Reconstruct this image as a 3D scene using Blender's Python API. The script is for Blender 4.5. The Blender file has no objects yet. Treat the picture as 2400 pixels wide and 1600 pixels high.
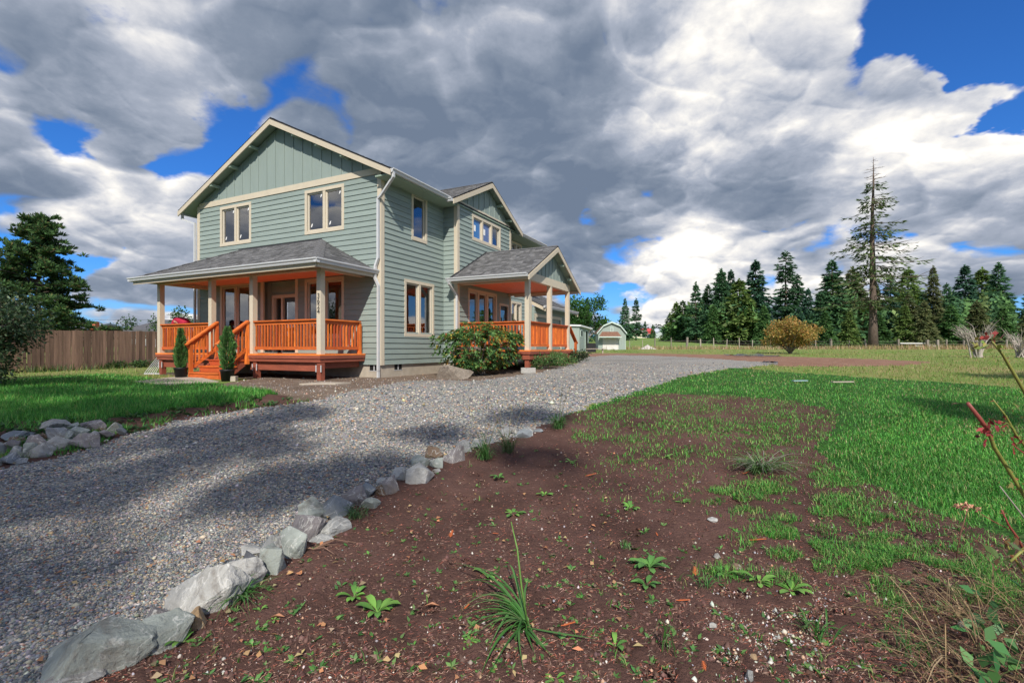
import bpy, bmesh, math, random
import numpy as np
from mathutils import Vector, Matrix

# ---------------------------------------------------------------- camera, sky, sun, exposure
SC = bpy.context.scene
COL = SC.collection
F_PX, HOR, CAMZ = 1150.174, 815.3, 1.3
cam_d = bpy.data.cameras.new('camera'); cam = bpy.data.objects.new('camera', cam_d); COL.objects.link(cam)
cam_d.sensor_width = 36.0; cam_d.lens = F_PX / 2400 * 36; cam_d.shift_y = (HOR - 800) / 2400
cam_d.clip_start = 0.05; cam_d.clip_end = 5000
cam.location = (0, 0, CAMZ); cam.rotation_euler = (math.radians(90), 0, 0)
SC.camera = cam
SUN_EL, SUN_AZ = 40.0, 3.0          # sun stands behind the viewer, a little to the right
SUN_E, SKY_S, EXPO = 4.6, 0.10, 0.17
TRAVEL = Vector((-math.sin(math.radians(SUN_AZ)) * math.cos(math.radians(SUN_EL)),
                 math.cos(math.radians(SUN_AZ)) * math.cos(math.radians(SUN_EL)), -math.sin(math.radians(SUN_EL))))
sun_d = bpy.data.lights.new('sun', 'SUN'); sun = bpy.data.objects.new('sun', sun_d); COL.objects.link(sun)
sun_d.energy = SUN_E; sun_d.angle = math.radians(0.53); sun_d.color = (1.0, 0.94, 0.84)
sun.rotation_euler = TRAVEL.to_track_quat('-Z', 'Y').to_euler(); sun.location = (5, -40, 60)
vs = SC.view_settings
vs.view_transform = 'Standard'; vs.look = 'None'; vs.gamma = 1.0; vs.exposure = EXPO; vs.use_curve_mapping = False
SC.render.engine = 'CYCLES'
SC.cycles.max_bounces = 6; SC.cycles.diffuse_bounces = 3; SC.cycles.glossy_bounces = 3
SC.cycles.transparent_max_bounces = 8; SC.cycles.transmission_bounces = 4
SC.cycles.use_adaptive_sampling = True; SC.cycles.adaptive_threshold = 0.02
SC.cycles.use_denoising = True
try: SC.cycles.denoiser = 'OPENIMAGEDENOISE'
except Exception: pass

class NT:
    """small node-graph helper"""
    def __init__(s, tree): s.t = tree; s.n = tree.nodes; s.l = tree.links
    def new(s, typ, **kw):
        nd = s.n.new(typ)
        for k, v in kw.items(): setattr(nd, k, v)
        return nd
    def put(s, sock, v):
        if hasattr(v, 'is_output'): s.l.new(v, sock)
        elif v is not None: sock.default_value = v
    def m(s, op, a, b=None, c=None, clamp=False):
        nd = s.new('ShaderNodeMath', operation=op, use_clamp=clamp)
        s.put(nd.inputs[0], a); s.put(nd.inputs[1], b); s.put(nd.inputs[2], c)
        return nd.outputs[0]
    def vm(s, op, a, b=None, scale=None):
        nd = s.new('ShaderNodeVectorMath', operation=op)
        s.put(nd.inputs[0], a); s.put(nd.inputs[1], b)
        if scale is not None: s.put(nd.inputs['Scale'], scale)
        return nd.outputs['Value'] if op == 'DOT_PRODUCT' else nd.outputs[0]
    def noise(s, vec, scale, detail=4, rough=.55, dist=0.0, dim='3D'):
        nd = s.new('ShaderNodeTexNoise', noise_dimensions=dim)
        s.put(nd.inputs['Vector'], vec); s.put(nd.inputs['Scale'], scale); nd.inputs['Detail'].default_value = detail
        nd.inputs['Roughness'].default_value = rough; nd.inputs['Distortion'].default_value = dist
        return nd.outputs[0]
    def ss(s, v, a, b, lo=0.0, hi=1.0):
        nd = s.new('ShaderNodeMapRange', interpolation_type='SMOOTHSTEP')
        s.put(nd.inputs[0], v); s.put(nd.inputs[1], a); s.put(nd.inputs[2], b); s.put(nd.inputs[3], lo); s.put(nd.inputs[4], hi)
        return nd.outputs[0]
    def lin(s, v, a, b, lo=0.0, hi=1.0):
        nd = s.new('ShaderNodeMapRange'); s.put(nd.inputs[0], v)
        for i, q in enumerate((a, b, lo, hi)): s.put(nd.inputs[i + 1], q)
        return nd.outputs[0]
    def mix(s, f, a, b, blend='MIX'):
        nd = s.new('ShaderNodeMix', data_type='RGBA', blend_type=blend)
        s.put(nd.inputs[0], f); s.put(nd.inputs[6], a); s.put(nd.inputs[7], b)
        return nd.outputs[2]
    def ramp(s, f, stops):
        nd = s.new('ShaderNodeValToRGB'); s.put(nd.inputs[0], f); e = nd.color_ramp.elements
        while len(e) < len(stops): e.new(0.5)
        for q, (p, c) in zip(e, stops): q.position = p; q.color = (*c, 1)
        return nd.outputs[0]

def pixdir(px, py):
    v = Vector(((px - 1200) / F_PX, 1.0, (HOR - py) / F_PX)); v.normalize(); return v

A0, A1 = .43, .60
def build_sky():
    w = bpy.data.worlds.new('World'); SC.world = w; w.use_nodes = True
    g = NT(w.node_tree); g.n.clear()
    out = g.new('ShaderNodeOutputWorld'); bg = g.new('ShaderNodeBackground'); g.l.new(bg.outputs[0], out.inputs[0])
    sky = g.new('ShaderNodeTexSky', sky_type='NISHITA')
    sky.sun_disc = False; sky.sun_elevation = math.radians(SUN_EL)
    sky.sun_rotation = math.radians(180 - SUN_AZ); sky.air_density = 1.0; sky.dust_density = 0.3; sky.ozone_density = 4.5
    d = g.new('ShaderNodeTexCoord').outputs['Generated']
    sep = g.new('ShaderNodeSeparateXYZ'); g.l.new(d, sep.inputs[0]); z = sep.outputs[2]
    # a point on a bulging cloud deck: close to the viewer overhead, drawn together toward the horizon
    zc = g.m('ADD', g.m('MAXIMUM', z, 0.0), .62)
    q = g.vm('SCALE', g.vm('MULTIPLY', d, (1.0, 1.0, 1.75)), scale=g.m('DIVIDE', 1.0, zc))
    wn = g.new('ShaderNodeTexNoise'); g.put(wn.inputs['Vector'], q); wn.inputs['Scale'].default_value = 3.2; wn.inputs['Detail'].default_value = 3; wn.inputs['Roughness'].default_value = .5
    q2 = g.vm('ADD', q, g.vm('SCALE', g.vm('SUBTRACT', wn.outputs['Color'], (.5, .5, .5)), scale=.10))
    def puff(v, sc, det):
        nd = g.new('ShaderNodeTexNoise', noise_type='RIDGED_MULTIFRACTAL', normalize=True); g.put(nd.inputs['Vector'], v)
        nd.inputs['Scale'].default_value = sc; nd.inputs['Detail'].default_value = det; nd.inputs['Roughness'].default_value = .58
        nd.inputs['Lacunarity'].default_value = 2.1; nd.inputs['Offset'].default_value = .9; nd.inputs['Gain'].default_value = 1.0
        return nd.outputs[0]
    def low(v): return g.noise(v, 2.4, 3, .5)
    UP = Vector((-.25, 0, 1.0))
    n0 = low(q2); fine = g.noise(q2, 11, 7, .66)
    fine2 = g.noise(g.vm('ADD', q2, tuple(UP * .012)), 11, 7, .66)
    p0 = puff(q2, 3.3, 7); p1 = puff(g.vm('ADD', q2, tuple(UP * .030)), 3.3, 7)
    n1 = g.m('MULTIPLY_ADD', fine, .28, g.m('MULTIPLY_ADD', p0, -.42, g.m('MULTIPLY', n0, 1.5))); n2 = g.m('MULTIPLY_ADD', fine2, .28, g.m('MULTIPLY_ADD', p1, -.42, g.m('MULTIPLY', low(g.vm('ADD', q2, tuple(UP * .10))), 1.5)))
    s0 = puff(q2, 9.5, 5); s1 = puff(g.vm('ADD', q2, tuple(UP * .012)), 9.5, 5)
    small = g.m('SUBTRACT', s1, s0)
    soft = g.noise(q, 1.5, 3, .5)
    w3 = g.new('ShaderNodeTexNoise'); g.put(w3.inputs['Vector'], q); w3.inputs['Scale'].default_value = 5.5; w3.inputs['Detail'].default_value = 5; w3.inputs['Roughness'].default_value = .6
    dw = g.vm('NORMALIZE', g.vm('ADD', d, g.vm('SCALE', g.vm('SUBTRACT', w3.outputs['Color'], (.5, .5, .5)), scale=.20)))
    def blobs(lst):
        acc = None
        for px, py, sg, a in lst:
            s = sg / F_PX
            e = g.m('EXPONENT', g.m('MULTIPLY', g.m('SUBTRACT', 1.0, g.vm('DOT_PRODUCT', dw, tuple(pixdir(px, py)))), -2.0 / (s * s)))
            acc = g.m('MULTIPLY_ADD', e, a, acc if acc is not None else 0.0)
        return acc
    cover = blobs([(445, 255, 60, -.32), (540, 335, 62, -.30), (165, 325, 45, -.34), (370, 85, 60, -.34), (60, 640, 60, -.18), (420, 560, 50, -.2), (390, 400, 40, -.2), (300, 470, 60, .15),
                   (2280, 20, 85, -.42), (2400, 70, 62, -.40), (2300, 150, 45, -.30), (2378, 300, 45, -.45), (2130, 10, 60, -.25), (2100, 160, 80, .16), (2180, 300, 90, .2),
                   (985, 415, 45, -.26), (1650, 620, 80, -.30), (1560, 600, 50, -.20), (2090, 640, 80, -.30), (2330, 590, 45, -.2), (215, 615, 50, -.26),
                   (120, 640, 60, -.22), (1430, 700, 55, -.25), (1390, 505, 30, -.1), (1775, 680, 50, -.25), (2230, 230, 60, .12),
                   (900, 160, 420, .30), (1550, 330, 330, .26), (1900, 270, 200, .20), (150, 180, 200, .14), (300, 400, 120, .10),
                   (2150, 420, 140, .2), (2300, 520, 110, .2), (1350, 580, 120, .12), (1850, 480, 230, .16), (250, 720, 180, .12)])
    dens = g.m('ADD', n1, cover)
    alpha = g.ss(dens, A0, A1)
    lit = g.m('SUBTRACT', n1, n2)
    bl = blobs([(880, 170, 340, -.28), (1200, 300, 210, -.12), (480, 40, 260, -.24), (1300, 60, 200, -.12), (1350, 440, 150, -.22), (1640, 490, 170, -.20), (1880, 460, 110, -.14),
                (1000, 330, 180, -.12), (120, 260, 110, -.12), (60, 480, 150, -.10), (200, 560, 150, -.12),
                (1640, 190, 120, .36), (1510, 330, 120, .28), (1740, 40, 120, .36), (1930, 240, 150, .20), (2130, 190, 120, .20),
                (2200, 400, 110, .16), (1980, 100, 110, .16), (310, 320, 120, .30), (190, 130, 120, .10), (470, 430, 110, .32), (270, 440, 90, .24), (190, 700, 120, .15),
                (1420, 540, 160, .08), (2300, 470, 120, .14), (300, 735, 170, .22), (1560, 745, 130, .20), (1600, 690, 90, .12), (2200, 480, 130, .06)])
    br = g.m('ADD', g.m('ADD', g.m('MULTIPLY_ADD', lit, 1.9, .48), g.m('MULTIPLY', g.m('SUBTRACT', soft, .5), .55)), bl)
    rim = g.ss(dens, .45, .95, .10, -.06)      # thin rims let more light through
    br = g.m('ADD', g.m('MULTIPLY_ADD', small, .28, br), rim, clamp=True)
    cc = g.ramp(br, [(0.0, (.15, .195, .275)), (.25, (.22, .265, .345)), (.5, (.36, .40, .485)), (.72, (.62, .63, .67)), (.9, (.88, .855, .82)), (1.0, (1.05, 1.0, .94))])
    skyc = g.vm('MULTIPLY', sky.outputs[0], (SKY_S * .30, SKY_S * .74, SKY_S * 1.32))
    haze = g.ss(z, 0.0, .16, .35, 0.0)
    skyc = g.mix(haze, skyc, (.42, .55, .78, 1))
    col = g.mix(alpha, skyc, cc)
    # below the horizon: dull ground colour
    col = g.mix(g.ss(z, -.02, 0.0), (.10, .11, .08, 1), col)
    g.l.new(col, bg.inputs[0]); bg.inputs[1].default_value = 1.0
    w.cycles.sampling_method = 'MANUAL'; w.cycles.sample_map_resolution = 512
build_sky()

# ---------------------------------------------------------------- helpers
rng = np.random.default_rng(7); random.seed(7)
def S(t):
    t = np.clip(t, 0, 1); return t * t * (3 - 2 * t)
def sn(x, y, s=1.0, k=0.0):     # cheap smooth noise -1..1
    x = x * s; y = y * s
    return (np.sin(1.3 * x + 1.9 * y + k) + np.sin(2.7 * x - 1.6 * y + 1.7 * k + 1) + np.sin(-1.1 * x + 3.3 * y + 2.3 * k + 2) + .7 * np.sin(5.3 * x + 4.1 * y + k * 3)) / 3.7
# left edge of the driveway in plan (x, y): the lawn lies a little higher
LEDGE = np.array([(-9.0, 3.5), (-6.2, 4.6), (-5.3, 5.5), (-4.6, 6.6), (-4.2, 7.8), (-3.6, 9.5), (-2.6, 11.5)])
def hz(x, y):
    x = np.asarray(x, float); y = np.asarray(y, float)
    h = .45 * S((y - 1.5) / 9.5) + .45 * S((y - 22) / 45) + .28 * S((y - 12) / 7) * S((x + 2) / 3)
    a = x / np.maximum(y, 1.0)
    slope = .004 + .0235 * (1 - S((a - .36) / .22)) * S((a - .02) / .12)
    h = h + slope * np.clip(y - 66, 0, 240)
    ex = np.interp(y, LEDGE[:, 1], LEDGE[:, 0])
    h = h + .13 * S((ex - x) / .9) * S((y - 3) / 2) * (1 - S((y - 8.5) / 3))
    h = h - .03 * np.clip(-14 - x, 0, 30) * S((y - 8) / 8) * (1 - S((y - 40) / 30))
    near = 1 - S((y - 10) / 8)
    soil = near * S((x + 1.5) / 1.5)
    h = h + .012 * near * sn(x, y, .9) + soil * (.016 * sn(x, y, 2.3, 1) + .008 * sn(x, y, 6.1, 2))
    return h
def at(px, py):
    """point of the terrain that the photograph shows at a pixel (2400 x 1600)"""
    a = (px - 1200) / F_PX; b = (HOR - py) / F_PX
    Y = np.geomspace(.8, 700, 4000)
    dz = CAMZ + b * Y - hz(a * Y, Y)
    i = int(np.argmax(dz < 0)) or len(Y) - 1
    y0, y1 = Y[i - 1], Y[i]
    t = dz[i - 1] / (dz[i - 1] - dz[i] + 1e-9); y = y0 + (y1 - y0) * min(max(t, 0), 1)
    return Vector((a * y, y, float(hz(a * y, y))))
def pt(px, py, Y): return Vector(((px - 1200) / F_PX * Y, Y, CAMZ + (HOR - py) / F_PX * Y))
def proj(x, y, z):
    y = np.maximum(y, .05); return 1200 + F_PX * x / y, HOR - F_PX * (z - CAMZ) / y

def tag(o, label=None, cat=None, group=None, kind=None):
    if label: o['label'] = label
    if cat: o['category'] = cat
    if group: o['group'] = group
    if kind: o['kind'] = kind
    return o
def empty(name, loc=(0, 0, 0), rz=0.0, parent=None):
    o = bpy.data.objects.new(name, None); COL.objects.link(o); o.location = loc; o.rotation_euler = (0, 0, rz)
    o.empty_display_size = .1
    if parent: o.parent = parent
    return o
def link(name, me, parent=None):
    o = bpy.data.objects.new(name, me); COL.objects.link(o)
    if parent: o.parent = parent
    return o
def np_mesh(name, V, Fc, mat, col=None, smooth=False):
    V = np.ascontiguousarray(V, dtype=np.float32); Fc = np.ascontiguousarray(Fc, dtype=np.int32)
    me = bpy.data.meshes.new(name); n, k = len(Fc), Fc.shape[1]
    me.vertices.add(len(V)); me.vertices.foreach_set('co', V.ravel())
    me.loops.add(n * k); me.loops.foreach_set('vertex_index', Fc.ravel())
    me.polygons.add(n); me.polygons.foreach_set('loop_start', np.arange(0, n * k, k, dtype=np.int32))
    if smooth: me.polygons.foreach_set('use_smooth', np.ones(n, dtype=bool))
    me.update(calc_edges=True)
    if col is not None:
        a = me.color_attributes.new('Col', 'FLOAT_COLOR', 'POINT')
        c = np.ones((len(V), 4), np.float32); c[:, :3] = col; a.data.foreach_set('color', c.ravel())
    me.materials.append(mat)
    return me
class MB:
    """collects simple solids into ONE mesh"""
    def __init__(s): s.v = []; s.f = []
    def add(s, vs_, fs_):
        b = len(s.v); s.v += [tuple(q) for q in vs_]; s.f += [tuple(i + b for i in q) for q in fs_]; return s
    def box(s, x0, x1, y0, y1, z0, z1):
        x0, x1 = min(x0, x1), max(x0, x1); y0, y1 = min(y0, y1), max(y0, y1); z0, z1 = min(z0, z1), max(z0, z1)
        return s.add([(x0, y0, z0), (x1, y0, z0), (x1, y1, z0), (x0, y1, z0), (x0, y0, z1), (x1, y0, z1), (x1, y1, z1), (x0, y1, z1)],
                     [(0, 3, 2, 1), (4, 5, 6, 7), (0, 1, 5, 4), (1, 2, 6, 5), (2, 3, 7, 6), (3, 0, 4, 7)])
    def bar(s, p, q, w, h, up=(0, 0, 1)):
        """square bar from p to q"""
        p = Vector(p); q = Vector(q); d = (q - p).normalized(); u = Vector(up)
        r = d.cross(u)
        if r.length < 1e-4: r = d.cross(Vector((1, 0, 0)))
        r.normalize(); u = r.cross(d)
        c = [(-w / 2, -h / 2), (w / 2, -h / 2), (w / 2, h / 2), (-w / 2, h / 2)]
        return s.add([p + r * a + u * b for a, b in c] + [q + r * a + u * b for a, b in c],
                     [(0, 3, 2, 1), (4, 5, 6, 7), (0, 1, 5, 4), (1, 2, 6, 5), (2, 3, 7, 6), (3, 0, 4, 7)])
    def tube(s, pts, rad, n=6, cap=True):
        pts = [Vector(p) for p in pts]; k = len(pts)
        if not hasattr(rad, '__len__'): rad = [rad] * k
        b = len(s.v); prev = None
        for i, p in enumerate(pts):
            d = (pts[min(i + 1, k - 1)] - pts[max(i - 1, 0)]).normalized()
            if prev is None:
                r = d.cross(Vector((0, 0, 1)))
                if r.length < 1e-3: r = d.cross(Vector((1, 0, 0)))
            else: r = prev - d * prev.dot(d)
            r.normalize(); prev = r; u = d.cross(r)
            for j in range(n):
                t = 2 * math.pi * (j + .5) / n; s.v.append(tuple(p + (r * math.cos(t) + u * math.sin(t)) * rad[i]))
        for i in range(k - 1):
            for j in range(n):
                j2 = (j + 1) % n; s.f.append((b + i * n + j, b + i * n + j2, b + (i + 1) * n + j2, b + (i + 1) * n + j))
        if cap: s.f.append(tuple(b + j for j in range(n))[::-1]); s.f.append(tuple(b + (k - 1) * n + j for j in range(n)))
        return s
    def prism(s, poly, vec):
        """polygon (3D points) extruded along vec"""
        n = len(poly); b = len(s.v); vec = Vector(vec)
        s.v += [tuple(Vector(p)) for p in poly] + [tuple(Vector(p) + vec) for p in poly]
        s.f.append(tuple(b + i for i in range(n))[::-1]); s.f.append(tuple(b + n + i for i in range(n)))
        for i in range(n): j = (i + 1) % n; s.f.append((b + i, b + j, b + n + j, b + n + i))
        return s
    def lathe(s, prof, n=20, c=(0, 0, 0)):
        b = len(s.v); k = len(prof)
        for r, z in prof:
            for j in range(n): t = 2 * math.pi * j / n; s.v.append((c[0] + r * math.cos(t), c[1] + r * math.sin(t), c[2] + z))
        for i in range(k - 1):
            for j in range(n): j2 = (j + 1) % n; s.f.append((b + i * n + j, b + i * n + j2, b + (i + 1) * n + j2, b + (i + 1) * n + j))
        return s
    def mesh(s, name, mat, smooth=False, fix=True):
        me = bpy.data.meshes.new(name); me.from_pydata(s.v, [], s.f); me.update()
        if fix:
            bm = bmesh.new(); bm.from_mesh(me); bmesh.ops.recalc_face_normals(bm, faces=bm.faces); bm.to_mesh(me); bm.free()
        if smooth: me.polygons.foreach_set('use_smooth', np.ones(len(me.polygons), dtype=bool))
        me.materials.append(mat); return me
    def build(s, name, mat, parent=None, smooth=False):
        return link(name, s.mesh(name, mat, smooth), parent)

def cards(P, D, Nn, L, W, lift=.18):
    """leaf-shaped folded cards: base P, direction D, normal N -> (V, F) quads"""
    D = D / (np.linalg.norm(D, axis=1, keepdims=True) + 1e-9)
    R = np.cross(D, Nn); R /= (np.linalg.norm(R, axis=1, keepdims=True) + 1e-9); U = np.cross(R, D)
    L = np.asarray(L).reshape(-1, 1); W = np.asarray(W).reshape(-1, 1)
    mid = P + D * L * .48 + U * W * lift
    V = np.stack([P, mid + R * W * .5, P + D * L, mid - R * W * .5], 1).reshape(-1, 3)
    Fc = np.arange(len(P) * 4).reshape(-1, 4)
    return V, Fc
def rep4(c): return np.repeat(c, 4, axis=0)
def runit(n, r=None):
    r = rng if r is None else r
    v = r.normal(size=(n, 3)); return v / np.linalg.norm(v, axis=1, keepdims=True)

# ---------------------------------------------------------------- materials
def M(name, col, rough=.75, var=.18, scale=6.0, stretch=(1, 1, 1), bump=0.0, bscale=60.0, rand=0.0, spec=.35, attr=False, transl=0.0, world=False, var2=0.0, scale2=.6, tint2=None, tintr=None):
    m = bpy.data.materials.new(name); m.use_nodes = True; g = NT(m.node_tree); g.n.clear()
    out = g.new('ShaderNodeOutputMaterial'); p = g.new('ShaderNodeBsdfPrincipled')
    tc = g.new('ShaderNodeTexCoord'); vec = tc.outputs['Object']
    if world: vec = g.new('ShaderNodeNewGeometry').outputs['Position']
    mp = g.new('ShaderNodeMapping'); g.l.new(vec, mp.inputs[0]); mp.inputs['Scale'].default_value = stretch
    oi = g.new('ShaderNodeObjectInfo')
    off = g.vm('ADD', mp.outputs[0], g.vm('SCALE', (13.1, 7.7, 5.3), scale=oi.outputs['Random'])) if rand else mp.outputs[0]
    nz = g.noise(off, scale, 5, .6)
    f = g.lin(nz, .25, .75, 1 - var, 1 + var)
    if rand: f = g.m('MULTIPLY', f, g.lin(oi.outputs['Random'], 0, 1, 1 - rand, 1 + rand))
    base = (*col, 1)
    if attr:
        base = g.new('ShaderNodeVertexColor', layer_name='Col').outputs[0]
    c = g.vm('SCALE', base, scale=f) if attr else g.vm('SCALE', tuple(col), scale=f)
    if tint2 is not None:
        c = g.mix(g.ss(g.noise(vec, scale2, 4, .6), .5 - var2, .5 + var2), c, (*tint2, 1))
    if tintr is not None:
        rnd = g.m('FRACT', g.m('MULTIPLY', oi.outputs['Random'], 7.31)); c = g.mix(g.m('POWER', rnd, 1.6), c, (*tintr, 1))
    g.l.new(c, p.inputs['Base Color'])
    p.inputs['Roughness'].default_value = rough; p.inputs['Specular IOR Level'].default_value = spec
    if bump:
        bn = g.new('ShaderNodeBump'); bn.inputs['Strength'].default_value = bump; bn.inputs['Distance'].default_value = .02
        g.l.new(g.noise(off, bscale, 6, .65), bn.inputs['Height']); g.l.new(bn.outputs[0], p.inputs['Normal'])
    if transl:
        tr = g.new('ShaderNodeBsdfTranslucent'); g.l.new(c, tr.inputs[0]); mx = g.new('ShaderNodeMixShader'); mx.inputs[0].default_value = transl
        g.l.new(p.outputs[0], mx.inputs[1]); g.l.new(tr.outputs[0], mx.inputs[2]); g.l.new(mx.outputs[0], out.inputs[0])
    else: g.l.new(p.outputs[0], out.inputs[0])
    return m
def glass_mat(name, tint=(.93, .94, .95), refl=.16):
    m = bpy.data.materials.new(name); m.use_nodes = True; g = NT(m.node_tree); g.n.clear()
    out = g.new('ShaderNodeOutputMaterial'); tr = g.new('ShaderNodeBsdfTransparent'); tr.inputs[0].default_value = (*tint, 1)
    gl = g.new('ShaderNodeBsdfGlossy'); gl.inputs['Roughness'].default_value = .015; gl.inputs[0].default_value = (.95, .97, 1, 1)
    bn = g.new('ShaderNodeBump'); bn.inputs['Strength'].default_value = .035; bn.inputs['Distance'].default_value = .05
    g.l.new(g.noise(g.new('ShaderNodeTexCoord').outputs['Object'], 1.6, 1, .4), bn.inputs['Height']); g.l.new(bn.outputs[0], gl.inputs['Normal'])
    fr = g.new('ShaderNodeFresnel'); fr.inputs[0].default_value = 1.5
    mx = g.new('ShaderNodeMixShader'); g.l.new(g.m('ADD', fr.outputs[0], refl, clamp=True), mx.inputs[0])
    g.l.new(tr.outputs[0], mx.inputs[1]); g.l.new(gl.outputs[0], mx.inputs[2]); g.l.new(mx.outputs[0], out.inputs[0]); return m

MT = dict(
    siding=M('green_lap_siding', (.245, .298, .275), .66, .08, 2, (1, 1, 4), .12, 55, rand=.06),
    batten=M('green_board_and_batten', (.252, .306, .284), .65, .05, 5, (1, 1, .2), .15, 50, rand=.03),
    trim=M('cream_trim_paint', (.56, .49, .38), .6, .05, 4, bump=.08, bscale=40),
    fascia=M('cream_fascia', (.53, .46, .355), .6, .05, 4),
    soffit=M('green_soffit', (.27, .35, .28), .7, .06, 4),
    white=M('white_gutter_metal', (.52, .53, .54), .35, .04, 6, spec=.5),
    vinyl=M('almond_window_vinyl', (.58, .52, .42), .45, .03, 6),
    glass=glass_mat('window_glass'),
    inner=M('drywall_inside', (.42, .36, .31), .9, .05, 3),
    conc=M('foundation_concrete', (.40, .35, .285), .9, .16, 5, bump=.3, bscale=30),
    cedar=M('stained_cedar', (.64, .165, .026), .72, .45, 3.2, (4, 4, .7), .15, 30, rand=.22, tintr=(.36, .06, .022)),
    cedarh=M('stained_cedar_rail', (.60, .145, .026), .72, .45, 2.6, (1.5, 1.5, 6), .15, 30, rand=.14, tintr=(.42, .075, .022)),
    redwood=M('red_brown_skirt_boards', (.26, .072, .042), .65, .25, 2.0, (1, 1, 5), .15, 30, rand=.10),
    deck=M('stained_deck_boards', (.82, .22, .045), .55, .25, 3, (1, 5, 1), .1, 30),
    ceiling=M('bounce_tinted_porch_ceiling', (.76, .25, .15), .6, .12, 3, (6, 1, 1), .05, 30),  # warm bounce from the deck is put into this orange ceiling colour
    shingle=M('asphalt_shingles', (.14, .14, .145), .9, .30, 22, attr=True, bump=.35, bscale=140, spec=.2),
    roofdark=M('roof_edge', (.035, .035, .04), .85, .1),
    black=M('black_plastic', (.012, .012, .014), .5, .2),
    dark=M('dark_void', (.01, .01, .01), .9, .1),
    paper=M('white_paper_sticker', (.8, .8, .8), .8, .02),
    door=M('dark_green_door', (.045, .055, .055), .4, .1),
    garage=M('garage_door_grey', (.24, .27, .23), .6, .05, 4),
)
# ---------------------------------------------------------------- ground: regions as sheets that share one terrain
DRIVE_R = [(1830, 851), (1790, 857), (1700, 864), (1600, 882), (1530, 905), (1450, 930), (1380, 950), (1330, 972), (1260, 1003), (1200, 1026), (1080, 1058), (1000, 1092), (900, 1140), (800, 1200), (700, 1262), (620, 1312), (540, 1362), (450, 1425), (370, 1480), (290, 1530), (180, 1570), (60, 1610), (-300, 1800), (-900, 2400)]
PG = dict(
    drive=[(-3000, 1180), (-300, 1130), (0, 1098), (110, 1078), (230, 1045), (300, 1018), (400, 990), (520, 967), (640, 952), (740, 938), (800, 922), (870, 908), (950, 893), (1040, 890), (1110, 893), (1200, 882), (1270, 871), (1345, 853), (1372, 836), (1440, 832), (1530, 833), (1640, 838), (1740, 845)] + DRIVE_R + [(-3000, 2600)],
    track=[(1330, 828.5), (1500, 827.5), (1700, 831), (1900, 837), (2060, 842), (2190, 848), (2120, 857), (1950, 859), (1830, 858), (1740, 849), (1640, 842), (1530, 837), (1440, 836), (1360, 840)],
    dirt=[(500, 903), (560, 893), (600, 886), (760, 880), (900, 870), (1040, 866), (1130, 862), (1200, 862), (1350, 850), (1270, 875), (1110, 896), (1040, 894), (950, 897), (870, 912), (800, 927), (740, 942), (690, 936), (640, 915), (570, 908)],
    soil_l=[(-3000, 1300), (-300, 1060), (0, 985), (110, 985), (230, 982), (330, 972), (450, 955), (560, 940), (650, 922), (760, 915), (830, 930), (740, 945), (520, 975), (300, 1028), (0, 1108), (-300, 1150)],
    lawn_l=[(-3000, 1300), (-300, 1060), (0, 988), (110, 985), (230, 982), (330, 972), (450, 955), (560, 940), (650, 922), (700, 915), (640, 903), (560, 897), (520, 899), (440, 894), (380, 890), (330, 882), (250, 876), (100, 884), (0, 892), (-600, 890), (-3000, 900)],
    soil_r=DRIVE_R[7:] + [(-900, 4000), (4000, 4000), (4000, 1600), (2500, 1300), (2330, 1250), (2200, 1205), (2080, 1150), (1975, 1100), (1910, 1055), (1950, 1010), (1960, 965), (1850, 938), (1700, 925), (1560, 922), (1480, 930), (1400, 955)],
    lawn_r=[(1330, 972), (1450, 930), (1530, 905), (1600, 882), (1720, 862), (1850, 872), (2000, 882), (2200, 895), (2420, 912), (4500, 1010), (8000, 2600), (4000, 4000), (1300, 1200)],
)
PGA = {k: np.array(v, float) for k, v in PG.items()}
def inside(poly, x, y):
    c = np.zeros(x.shape, bool); n = len(poly)
    for i in range(n):
        x0, y0 = poly[i]; x1, y1 = poly[(i + 1) % n]
        if y0 == y1: continue
        k = ((y0 > y) != (y1 > y)) & (x < (x1 - x0) * (y - y0) / (y1 - y0) + x0); c ^= k
    return c
HT = math.radians(25.891); HC, HS = math.cos(HT), math.sin(HT); HX, HY, HZ = -3.737, 14.0, .45
def to_local(x, y): dx, dy = x - HX, y - HY; return dx * HC - dy * HS, dx * HS + dy * HC
def to_world(x, y, z): return Vector((HX + x * HC + y * HS, HY - x * HS + y * HC, HZ + z))
def region(x, y, jit=True):
    j = .07 * np.clip(y / 6, .5, 6) if jit else 0
    xx = x + j * sn(x, y, 3.1, 4); yy = y + j * sn(x, y, 2.7, 9)
    px, py = proj(xx, yy, hz(xx, yy))
    r = np.zeros(x.shape, int)                                   # 0 field
    ok = y > .8
    for k, c in (('lawn_r', 3), ('soil_l', 5), ('lawn_l', 6), ('soil_r', 2), ('dirt', 4), ('track', 7), ('drive', 1)):
        r[ok & inside(PGA[k], px, py)] = c
    lx, ly = to_local(x, y)
    r[(lx > -8.6) & (lx < 3.3) & (ly > -1.9) & (ly < 12) & (r != 1)] = 4
    b = ~ok
    r[b & (x < -.7)] = 1; r[b & (x >= -.7) & (x < 3)] = 2; r[b & (x >= 3)] = 3; r[b & (x < -7)] = 6
    return r
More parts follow.
